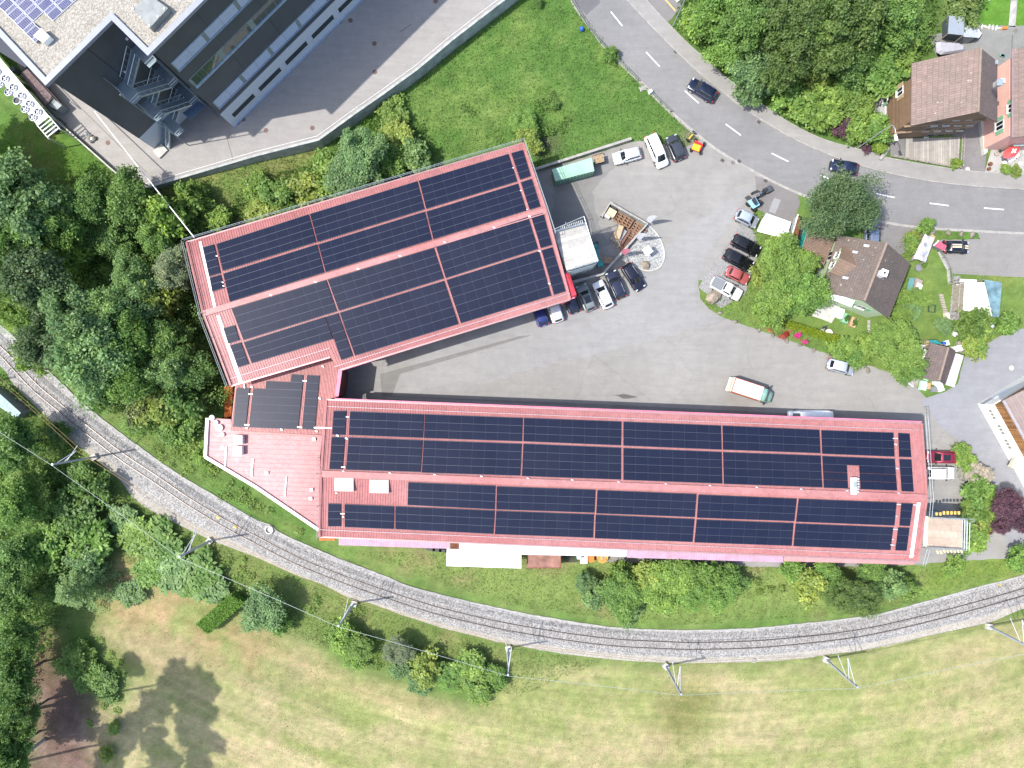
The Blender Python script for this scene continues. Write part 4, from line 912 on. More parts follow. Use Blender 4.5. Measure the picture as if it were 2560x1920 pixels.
g = fbox(MB(), .4, 33, 14.5, 16.4, -.05, .06).build('window_band', GREYP, office)
fbox(MB(), .4, 33, 14.38, 14.56, -.05, .24).build('sill', pbr('blue_sill2', (.34, .44, .56), .35, .3), g)
GLS = pbr('window_glass', (.05, .07, .06), .03, .0, .1, spec=1.0)
for k in range(6):
    u0 = .75+k*5.12
    for j, wd in ((0, .9), (.95, .9), (1.9, 1.5), (3.5, .85)):
        fbox(MB(), u0+j, u0+j+wd, 14.7, 16.3, .05, .09).build('pane', GLS, g)
fbox(MB(), -.0, 34, ZP-.05, 6.8, -.3, .09).build('plinth', pbr('white_render', (.52, .53, .54), .7, 0, .05), office)
BCn = (C_-B_).normalized()
for k in range(6):
    u0 = 1.05+k*5.1
    g = fbox(MB(), u0, u0+4.05, 4.02, 5.02, .0, .1).build('window', DARK2, office)
    for a_, b_ in ((.06, 1.2), (1.28, 2.1), (2.18, 4.0)): fbox(MB(), u0+a_, u0+b_, 4.08, 4.96, .1, .12).build('pane', pbr('dark_pane', (.02, .035, .035), .08, spec=.8), g)
m = MB(); fbox(m, 0, 34, ZP, ZP+.2, .09, .3); m.build('base_trim', pbr('blue_trim', (.3, .36, .45), .5), office)
m = MB()
for k in (1, 2, 3, 4, 5):
    fbox(m, k*6.4, k*6.4+.04, 6.9, 24.3, .0, .02)
m.build('joint', DARK2, office)
u2 = (B_-A_).normalized(); n2_ = u2.cross(UP).normalized(); n2_ = n2_ if n2_.dot(Vector((1, -1, 0))) > 0 else -n2_
def aw(u, z, o=0.0): p = A_+u2*u+n2_*o; return Vector((p.x, p.y, z))
MB().hexa([aw(0, ZP-.05, -.2), aw(9.9, ZP-.05, -.2), aw(9.9, ZP-.05, .04), aw(0, ZP-.05, .04)], [aw(0, 6.65, -.2), aw(9.9, 6.65, -.2), aw(9.9, 6.65, .04), aw(0, 6.65, .04)]).build('plinth', pbr('white_render', (.52, .53, .54), .7), office)
MB().bar(aw(5.2, ZP+3, .02), aw(5.2, ZT-.5, .02), .05, .04).build('joint', DARK2, office)
for uu, zz, oo in ((5.8, 17.2, 0), (5.6, 13.0, .0), (8.9, 20.7, 0), (8.9, 16.6, 0), (8.9, 11.8, 0), (5.3, 5.6, 0)):
    q_ = aw(uu, zz, .08); MB().lathe(q_, [(.14, 0), (.14, .2)], 10).build('wall_lamp', WHITEM, office)
# roof objects
def rfz(x, y, l=0): return W(x, y, ZT-.3+l)
def roof_array(label, o_px, du, dv, cols, rows, skip, group):
    t = thing('solar_array', label, 'solar array', rfz(*o_px), 0, group)
    uu = Vector((du[0]*PXM*.7459, -du[1]*PXM*.7459, 0)); vv = Vector((dv[0]*PXM*.7459, -dv[1]*PXM*.7459, 0))
    o0 = rfz(*o_px)
    for r in range(rows):
        for c in range(cols):
            if (c, r) in skip: continue
            p = o0+uu*c+vv*r; tilt = .10 if c % 2 else .42; t2 = .42 if c % 2 else .10
            q = [p+UP*tilt, p+uu*.93+UP*t2, p+uu*.93+vv*.96+UP*t2, p+vv*.96+UP*tilt]
            if (q[1]-q[0]).cross(q[2]-q[1]).z < 0: q = [q[1], q[0], q[3], q[2]]
            f = MB().slab(q, .05).build('solar_panel', ALUW, t)
            c0 = sum(q, Vector())/4; q2 = [c0+(z-c0)*.9+UP*.006 for z in q]
            mm = MB().face(q2, 0, [(0, 0), (1.6, 0), (1.6, 1), (0, 1)]); mm.build('cell_sheet', SOLARB, f)
roof_array('blue tilted solar panels on the gravel office roof near its corner', (93, 112), (-11.5, -11.5), (-10, 13.5) if False else (26, -23.5), 12, 8, {(0, 1), (0, 2), (0, 3), (1, 1) , (0, 4), (0, 5), (0, 6), (0, 7), (2, 1)}, None)
t = tag(MB().prism([(p.x, p.y) for p in P2([(83, 89), (102, 70), (124, 91), (107, 107)], ZT+.5)], ZT-.25, ZT+.5).build('roof_cowl', WHITEM), 'bright white box standing among blue solar panels on the office roof', 'roof box')
t = thing('roof_hatch', 'big square grey metal hatch with bolts on the gravel office roof', 'hatch', rfz(375, 30))
hp = [(331, 22), (372, -14), (420, 20), (374, 70)]
MB().prism([(p.x, p.y) for p in P2(hp, ZT+.6)][::-1], ZT-.29, ZT+.6).build('lid', pbr('hatch_metal', (.22, .235, .23), .5, .3, .15, sc=1), t)
for x, y in ((333, 22), (352, 43), (395, 42), (411, 22), (374, 64)): MB().lathe(W(x, y, ZT+.602), [(.1, 0), (.1, .08)], 8).build('bolt', ALUW, t)
# the steel stair in the corner
stair = thing('fire_stair', 'zigzag steel outside stair between the two wings of the office building', 'staircase', aw(7.5, ZP, 2))
STR = pbr('stair_steel', (.20, .26, .30), .5, .5, .1); STL = pbr('stair_rail', (.42, .48, .5), .4, .5, .1)
L0, L1_ = 3.75, 9.6; lanes = ((.2, 1.5), (1.7, 3.0))
z = 19.2
def flight(ua, za, ub, zb, o0, o1):
    f = MB(); ns = 12
    for i in range(ns):
        tt = (i+.5)/ns; uu = ua+(ub-ua)*tt; zz = za+(zb-za)*tt
        f.hexa([aw(uu-.15, zz, o0), aw(uu+.15, zz, o0), aw(uu+.15, zz, o1), aw(uu-.15, zz, o1)], [aw(uu-.15, zz+.04, o0), aw(uu+.15, zz+.04, o0), aw(uu+.15, zz+.04, o1), aw(uu-.15, zz+.04, o1)])
    fo = f.build('flight', STR, stair); g = MB()
    for oo in (o0, o1):
        g.bar(aw(ua, za, oo), aw(ub, zb, oo), .06, .22); g.tube(aw(ua, za+1, oo), aw(ub, zb+1, oo), .045, n=6)
        for i in range(6): tt = i/5; g.tube(aw(ua+(ub-ua)*tt, za+(zb-za)*tt, oo), aw(ua+(ub-ua)*tt, za+1+(zb-za)*tt, oo), .02, n=4)
    g.build('handrail', STL, fo)
def landing(e0, e1, zb, left):
    l = MB().hexa([aw(e0, zb-.06, .1), aw(e1, zb-.06, .1), aw(e1, zb-.06, 3.1), aw(e0, zb-.06, 3.1)], [aw(e0, zb, .1), aw(e1, zb, .1), aw(e1, zb, 3.1), aw(e0, zb, 3.1)]).build('landing', STR, stair)
    g = MB(); ee = e0 if left else e1
    for hh in (.5, 1.0):
        g.tube(aw(ee, zb+hh, .1), aw(ee, zb+hh, 3.1), .04, n=6); g.tube(aw(e0, zb+hh, 3.1), aw(e1, zb+hh, 3.1), .04, n=6)
    g.build('handrail', STL, l)
landing(L1_-1.3, L1_, z, False)
for k in range(3):
    flight(L1_-1.3, z, L0+1.3, z-2.65, *lanes[0]); landing(L0, L0+1.3, z-2.65, True); z -= 2.65
    if k == 2: break
    flight(L0+1.3, z, L1_-1.3, z-2.65, *lanes[1]); landing(L1_-1.3, L1_, z-2.65, False); z -= 2.65
flight(L0, z, 1.5, ZP+.1, .2, 1.5)
for uu in (L0, L1_-.1):
    for oo in (.3, 3.05): MB().tube(aw(uu, ZP, oo), aw(uu, 19.4, oo), .07, n=8).build('post', STR, stair)
m = MB(); m.prism([(p.x, p.y) for p in P2([(456, 283), (495, 252), (515, 262), (476, 298)], 5.2)][::-1], 5.1, 5.2)
for i in range(12): a_ = quadpt([(456, 283), (495, 252), (515, 262), (476, 298)], (i+.5)/12, 0); b_ = quadpt([(456, 283), (495, 252), (515, 262), (476, 298)], (i+.5)/12, 1); m.bar(W(*a_, 5.22), W(*b_, 5.22), .1, .05)
m.build('canopy', pbr('blue_grating', (.16, .23, .34), .5, .3), stair)
tag(MB().box(aw(.4, ZP+.15, .9), (1.6, 1.3, .3), .78).build('stair_base', CONCL), 'pale concrete step at the foot of the steel stair', 'step')
# low dark wing beyond the corner
tag(MB().prism([(p.x, p.y) for p in P2([(-140, -60), (0, 68), (80, 150), (62, 168), (0, 130), (-140, 20)], 7)], ZP, 6.9).build('plant_room', pbr('navy_cladding', (.02, .025, .04), .6)), 'dark navy low structure in the shade behind the office building', 'building')
tag(MB().box(W(39, 177, ZP+.6)+UP*0, (.7, .6, 1.2), .7).build('bin', pbr('grey_bin', (.12, .14, .17), .5)), 'small grey bin in the shade beside the mesh roofed cage', 'bin')
# cage with mesh roof
t = thing('cage_store', 'dark fenced store with mesh roof and a sunlit brown corner beside the cooler', 'store', W(110, 250, ZP))
cq = [(55, 176), (72, 172), (155, 262), (142, 274), (116, 264)]
MB().prism([(p.x, p.y) for p in P2([(50, 185), (68, 172), (130, 240), (114, 262)], ZP+2)][::-1], ZP, ZP+2.0).build('roof', pbr('brown_mesh', (.13, .09, .09), .8, var=.4, sc=6), t)
MB().prism([(p.x, p.y) for p in P2([(117, 261), (131, 244), (155, 263), (142, 275)], ZP+1.6)][::-1], ZP, ZP+1.6).build('cabinet', pbr('cabinet_grey', (.25, .28, .28), .5), t)
m = MB()
for a_, b_ in (((117, 261), (131, 244)), ((131, 244), (155, 263)), ((72, 172), (155, 262)), ((98, 228), (107, 227)), ((107, 246), (120, 243))): m.bar(W(*a_, ZP+2.05), W(*b_, ZP+2.05), .08, .08)
m.build('frame', BLACKP, t)
# cooler with fans
cooler = thing('fan_cooler', 'long white roof-high cooler with two rows of round fans on a steel frame', 'cooler', W(55, 250, ZP))
zc = ZP+3.4; q = [(-60, 110), (-12, 120), (122, 290), (94, 318)]
q = [(-75, 105), (-48, 88), (122, 290), (93, 313)]
MB().hexa([W(*p, zc-1.1) for p in q][::-1], [W(*p, zc) for p in q][::-1]).build('housing', WHITEM, cooler)
fr = [(15, 198), (1, 212), (35, 220), (23, 232), (56, 241), (44, 253), (76, 261), (64, 274), (97, 281), (84, 294), (-6, 180), (-19, 194)]
for x, y in fr:
    p = W(x, y, zc); f = MB().lathe(p, [(.52, 0), (.50, .22), (.44, .24), (.44, .05)], 20).build('fan', pbr('cowl_grey', (.5, .54, .6), .4, .3), cooler)
    MB().lathe(p+UP*.06, [(.43, 0), (.43, .01)], 20).build('fan_well', BLACKP, f)
    b = MB()
    if (x, y) != (44, 253):
        b.lathe(p+UP*.08, [(.15, 0), (.15, .12)], 12)
        for i in range(5): a0 = i*1.257; b.bar(p+UP*.12+Vector((math.cos(a0)*.13, math.sin(a0)*.13, 0)), p+UP*.12+Vector((math.cos(a0)*.4, math.sin(a0)*.4, 0)), .16, .015)
        b.build('blades', pbr('blade_grey', (.45, .46, .5), .4), f)
m = MB(); e0, e1 = W(122, 290, zc), W(93, 313, zc); dd = (W(150, 323, zc)-W(122, 290, zc))
m.bar(e0, e0+dd, .1, .12); m.bar(e1, e1+dd, .1, .12)
for i in range(5): m.bar(e0+dd*(i/4.5+.02), e1+dd*(i/4.5+.02), .14, .12)
m.build('frame', WHITEM, cooler)
for p in (W(-48, 88, zc), W(120, 289, zc), W(95, 312, zc), W(-70, 105, zc), W(40, 192, zc), W(12, 216, zc), e0+dd, e1+dd): MB().bar((p.x, p.y, ZP-.6), (p.x, p.y, zc-.1), .14, .14).build('leg', STEEL, cooler)
tag(MB().prism([(p.x, p.y) for p in P2([(144, 299), (150, 296), (166, 310), (140, 334), (126, 335)], ZP)][::-1], ZP-1, ZP+.3).build('shaft', pbr('shaft_dark', (.1, .11, .11), .8, var=.3)), 'dark concrete shaft box at the end of the cooler', 'shaft')
t = thing('scrap_pile', 'small pile of pale stones and pipe on the yard by the wall', 'scrap pile', W(228, 345, ZP))
for x, y, s_ in ((219, 338, .45), (226, 344, .5), (233, 349, .4), (238, 347, .35), (230, 354, .3)): MB().lathe(W(x, y, ZP), [(s_, 0), (s_*.9, .3), (s_*.4, .45)], 7).build('block', [STONE, STEEL][int(x) % 2], t)
for x, y, l in [(270, 357, 'below the cooler side wall, next to the stone pile'), (665, 326, 'in the sun just outside the office shadow, farthest from the wall'), (781, 320, 'in the sun at the bend of the retaining wall'), (876, 51, 'deep in the office shadow near the frame edge'), (849, 53, 'smaller one against the office plinth in shadow'), (936, 109, 'in the middle of the office shadow'), (937, 180, 'just beyond the long shadow edge'), (1089, 3, 'in the sun at the upper frame edge'), (608, 298, 'in shadow before the first plinth window'), (595, 306, 'small one at the plinth corner')]:
    tag(MB().lathe(W(x, y, ZP), [(.33, -.1), (.33, .01), (.02, .012)], 20).build('manhole_cover', pbr('cast_iron_brown', (.14, .085, .07), .7, .2, .2, sc=8)), 'brown manhole cover '+l, 'manhole cover', 'brown manhole covers in the raised yard')
pole = thing('sloping_pole', 'long thin white pole running from the hall corner over trees and raised yard', 'pole', W(489, 596, 8))
MB().tube(W(486, 594, 8.3), W(236, 278, 3.6), .075, .075, 8).build('tube', WHITEM, pole); MB().tube(W(236, 278, 3.6), W(204, 240, 3.5), .05, .04, 6).build('tip', STEEL, pole); MB().box(W(221, 250, 3.6), (.5, .2, .15), -.9).build('lamp', BLACKP, pole)
# ------------------------------------------------------------------ vegetation
def unit(v): return v/np.maximum(np.linalg.norm(v, axis=-1, keepdims=True), 1e-9)
def leafquads(P, Nn, size, rg, asp=.55):
    """one diamond leaf at each point P with normal about Nn"""
    n = len(P); t = unit(np.cross(Nn, rg.normal(size=(n, 3)))); b = np.cross(Nn, t)
    s = (size*rg.uniform(.6, 1.35, n))[:, None]
    return np.stack([P+t*s, P+b*s*asp, P-t*s, P-b*s*asp], 1)
def crown_mesh(name, seed, ncl, per, leaf, hz=.8, cr=(.2, .32), flat=.0, gap=.0, asp=.6):
    rg = np.random.default_rng(seed); d = unit(rg.normal(size=(ncl*2, 3))); d = d[d[:, 2] > -.4][:ncl]
    ph = rg.uniform(0, 6.28, 6); az = np.arctan2(d[:, 1], d[:, 0])
    lob = .80+.13*np.sin(2*az+ph[0])+.12*np.sin(3*az+ph[1])*(1-np.abs(d[:, 2]))+.08*np.sin(5*az+ph[2])+rg.uniform(-.24, .1, len(d))
    C = d*lob[:, None]*np.array([1, 1, hz]); C[:, 2] = np.maximum(C[:, 2], -.45*hz)*(1+.25*np.sin(az*2+ph[3]))
    C *= .88
    rad = rg.uniform(cr[0], cr[1], len(C))*rg.choice([.6, 1, 1, 1.15], len(C)); V = []; rn = []
    for c, r in zip(C, rad):
        k = int(per*(r/cr[1])**1.4)+6; q = unit(rg.normal(size=(k, 3))); q[:, 2] = np.where(q[:, 2] < -.3, -q[:, 2]*.6, q[:, 2])
        st = unit(c+rg.normal(size=3)*.3)*np.array([1, 1, .5])
        P = c+q*(r*(.25+.9*rg.random(k)**.8))[:, None]*np.array([1, 1, .7-flat*.3])+st*(rg.random(k)[:, None]**2*r*.9)
        Nn = unit(q*.55+np.array([0, 0, .7+flat])+rg.normal(size=(k, 3))*.55)
        V.append(leafquads(P, Nn, leaf, rg, asp)); base = rg.choice([rg.uniform(.15, .5), rg.uniform(.4, .85)]); rn.append(np.clip(rg.normal(base, .2, k), 0, 1))
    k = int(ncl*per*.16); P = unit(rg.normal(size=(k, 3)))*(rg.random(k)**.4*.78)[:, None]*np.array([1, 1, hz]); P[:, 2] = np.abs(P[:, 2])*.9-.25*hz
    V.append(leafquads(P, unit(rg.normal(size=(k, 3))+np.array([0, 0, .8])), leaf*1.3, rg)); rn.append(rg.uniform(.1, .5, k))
    return quads(name, np.concatenate(V), np.concatenate(rn), LEAF)
def feather_mesh(name, seed, nb, per, leaf, hz):
    """a conifer: tiers of drooping branches with needle sprays"""
    rg = np.random.default_rng(seed); V = []; rn = []
    for i in range(nb):
        t = (i/nb)**.8; zb = hz*(1-t)*1.0; ln = .12+.9*t*rg.uniform(.75, 1.05); a = i*2.4+rg.uniform(-.3, .3); dr = np.array([math.cos(a), math.sin(a), -.22])
        k = int(per*ln)+5; s = rg.random(k)**.7*ln; side = np.array([-math.sin(a), math.cos(a), 0]); wd = (1-(s/ln-.45)**2*2.2).clip(.1, 1)*.17*ln+.02
        P = np.array([0, 0, zb])+dr*s[:, None]+side*(rg.uniform(-1, 1, k)*wd)[:, None]+rg.normal(size=(k, 3))*.012
        V.append(leafquads(P, unit(np.array([0, 0, 1.])+rg.normal(size=(k, 3))*.45), leaf, rg, .35)); rn.append(np.clip(rg.normal(.35+.3*(s/ln), .15, k), 0, 1))
    return quads(name, np.concatenate(V), np.concatenate(rn), LEAF)
def proto(o): me = o.data; bpy.data.objects.remove(o); return me
PB = [proto(crown_mesh('broad_crown', s, 74, 190, .046, hz=.85, cr=(.15, .30))) for s in (11, 12, 13, 14)]
PF = [proto(crown_mesh('fine_crown', s, 120, 110, .036, hz=.8, cr=(.10, .2), flat=.2)) for s in (21, 22)]
PS = [proto(crown_mesh('shrub_crown', s, 34, 95, .085, hz=.75, cr=(.2, .38))) for s in (31, 32, 33, 34)]
PL = [proto(crown_mesh('big_leaf_crown', s, 26, 70, .13, hz=.6, cr=(.22, .4), flat=.3, asp=.5)) for s in (41, 42)]
PN = [proto(crown_mesh('pine_crown', s, 58, 330, .036, hz=.5, cr=(.16, .30), flat=.1, asp=.3)) for s in (51,)]
PC = [proto(feather_mesh('conifer_crown', s, 70, 150, .035, 1.6)) for s in (61, 62)]
def trunk_mesh():
    rg = random.Random(5); m = MB(); m.tube((0, 0, 0), (.01, .0, .5), .035, .026, 8); m.tube((.01, 0, .5), (0, .01, .92), .026, .01, 7)
    for i in range(9):
        a = i*2.4; z = .35+i*.055; L_ = .30-.018*i; m.tube((0, 0, z), (math.cos(a)*L_, math.sin(a)*L_, z+.17), .013, .004, 5)
    o = m.build('trunk', BARK); me = o.data; bpy.data.objects.remove(o); return me
TRK = trunk_mesh()
ntree = [0]
GREEN = dict(d=(.140, .235, .066), m=(.165, .275, .070), l=(.200, .300, .074), y=(.25, .31, .08), b=(.170, .270, .120), o=(.120, .180, .055), g=(.205, .245, .15), p=(.12, .06, .09), w=(.62, .56, .50), k=(.120, .210, .062), r=(.18, .06, .04), c=(.195, .295, .120), n=(.115, .175, .085), s=(.22, .31, .06))
def tree(x, y, r, h, kind, col, label, name=None, group=None, hz=1.0, ground=0.0, ex=1.0):
    """crown seen at pixel (x, y) with pixel radius r; h = height of the whole plant in metres"""
    i = ntree[0]; ntree[0] += 1; rg = random.Random(i*7+1)
    small = kind in ('S', 'L') or h < 3.2
    zc = h*(.55 if small else .66); p = W(x, y, zc+ground); k = (CAMH-zc-ground)/CAMH; Rm = r*PXM*k*1.12
    name = name or ('shrub' if small else 'tree'); t = thing(name, label, 'shrub' if small else 'tree', (p.x, p.y, ground), rg.uniform(0, 6.28), group)
    me = {'B': PB, 'F': PF, 'S': PS, 'L': PL, 'N': PN, 'C': PC}[kind]; me = me[i % len(me)]
    o = bpy.data.objects.new('crown', me); COL.objects.link(o); o.parent = t
    zr = (h-zc)/({'B': .85, 'F': .8, 'S': .75, 'L': .6, 'N': .5, 'C': 1.6}[kind])*1.02
    if small: zr = max(zr, h*.5)
    if kind == 'C': o.location = (0, 0, h*.08); zr = h*.92/1.6
    else: o.location = (0, 0, zc)
    o.scale = (Rm*rg.uniform(.94, 1.06)*ex, Rm*rg.uniform(.94, 1.06), zr*hz)
    c = GREEN[col] if isinstance(col, str) else col; v = rg.uniform(.88, 1.12)
    o.color = (c[0]*v, c[1]*v, c[2]*v, 1)
    tr = bpy.data.objects.new('trunk', TRK); COL.objects.link(tr); tr.parent = t
    hh = h*.92 if kind == 'C' else h*.8; tr.scale = (max(.5, min(Rm*1.6, h*.9)), max(.5, min(Rm*1.6, h*.9)), hh)
    return t
WF = 'trees of the wood beside the railway'
for a in [
 (55, 505, 88, 14, 'B', 'b', 'pale bluish tree at the frame edge below the cooler meadow'),
 (35, 640, 78, 13, 'F', 'm', 'mid green fine leaved tree at the frame edge of the wood'),
 (145, 560, 62, 11, 'B', 'm', 'green tree between the bluish tree and the dark wood floor'),
 (225, 505, 55, 9, 'B', 'k', 'dark tree at the upper border of the wood'),
 (330, 500, 58, 9, 'B', 'd', 'dark tree below the corner of the raised yard'),
 (420, 548, 46, 8, 'S', 'l', 'fresh green bush tree under the sloping white pole'),
 (480, 500, 42, 5, 'S', 'l', 'low light green bush close to the hall corner rail'),
 (100, 700, 74, 14, 'B', 'n', 'grey green tree deep inside the wood near its middle'),
 (45, 760, 64, 13, 'F', 'l', 'light green tree near the railway at the frame edge'),
 (190, 640, 42, 7, 'S', 'l', 'small yellowish tree lit in the clearing of the wood'),
 (330, 690, 46, 9, 'B', 'c', 'pale mint tree standing alone in the dark middle of the wood'),
 (440, 670, 56, 9, 'F', 'g', 'olive grey willow beside the hall gable rail'),
 (390, 600, 44, 7, 'B', 'd', 'dark low tree between the light bush and the willow'),
 (285, 600, 48, 6, 'B', 'k', 'very dark tree shaded in the middle clearing'),
 (200, 800, 78, 14, 'B', 'b', 'big bluish green tree in the centre of the wood'),
 (285, 770, 50, 12, 'B', 'c', 'pale bluish crown next to the big bluish tree'),
 (355, 755, 48, 10, 'B', 'b', 'round blue green crown between pale crown and yellow green tree'),
 (410, 745, 46, 9, 'S', 'y', 'yellow green tree near the hall gable rail'),
 (130, 860, 64, 12, 'B', 'n', 'grey green tree near the timber pallet by the track'),
 (235, 890, 84, 14, 'B', 'b', 'largest blue green crown near the railway bend'),
 (335, 850, 60, 11, 'B', 'm', 'dark mid green tree behind the largest blue green crown'),
 (430, 850, 50, 9, 'B', 'd', 'dark tree between the wood and the hall gable'),
 (420, 930, 44, 9, 'B', 'c', 'mint crown close to the corner of the turned hall'),
 (320, 950, 58, 11, 'B', 'm', 'green tree at the wood edge above the white blossoms'),
 (250, 975, 44, 7, 'S', 'd', 'low dark tree bordering the railway slope'),
 (480, 930, 48, 7, 'B', 'k', 'dark tree beside the orange mesh'),
 (470, 1010, 50, 6, 'S', 'd', 'dark bush before the annexe with white edge'),
 (400, 1015, 50, 5, 'S', 'y', 'yellow green bush beside white blossoms near the annexe'),
 (350, 1025, 34, 4, 'S', (.20, .24, .10), 'pale bush with creamy white blossom clusters on the slope'),
 (440, 1080, 40, 3.2, 'S', 'm', 'low green bush on the slope below the dark bush'),
 (510, 1140, 26, 2.5, 'S', 'l', 'small green bush below the annexe corner'),
 (90, 890, 40, 7, 'S', 'l', 'light green tree at the railway side edge of the wood'),
 (20, 570, 60, 12, 'B', 'c', 'pale mint tree cut by the frame edge'),
]: tree(*a, group=WF if a[3] > 4.5 else None)
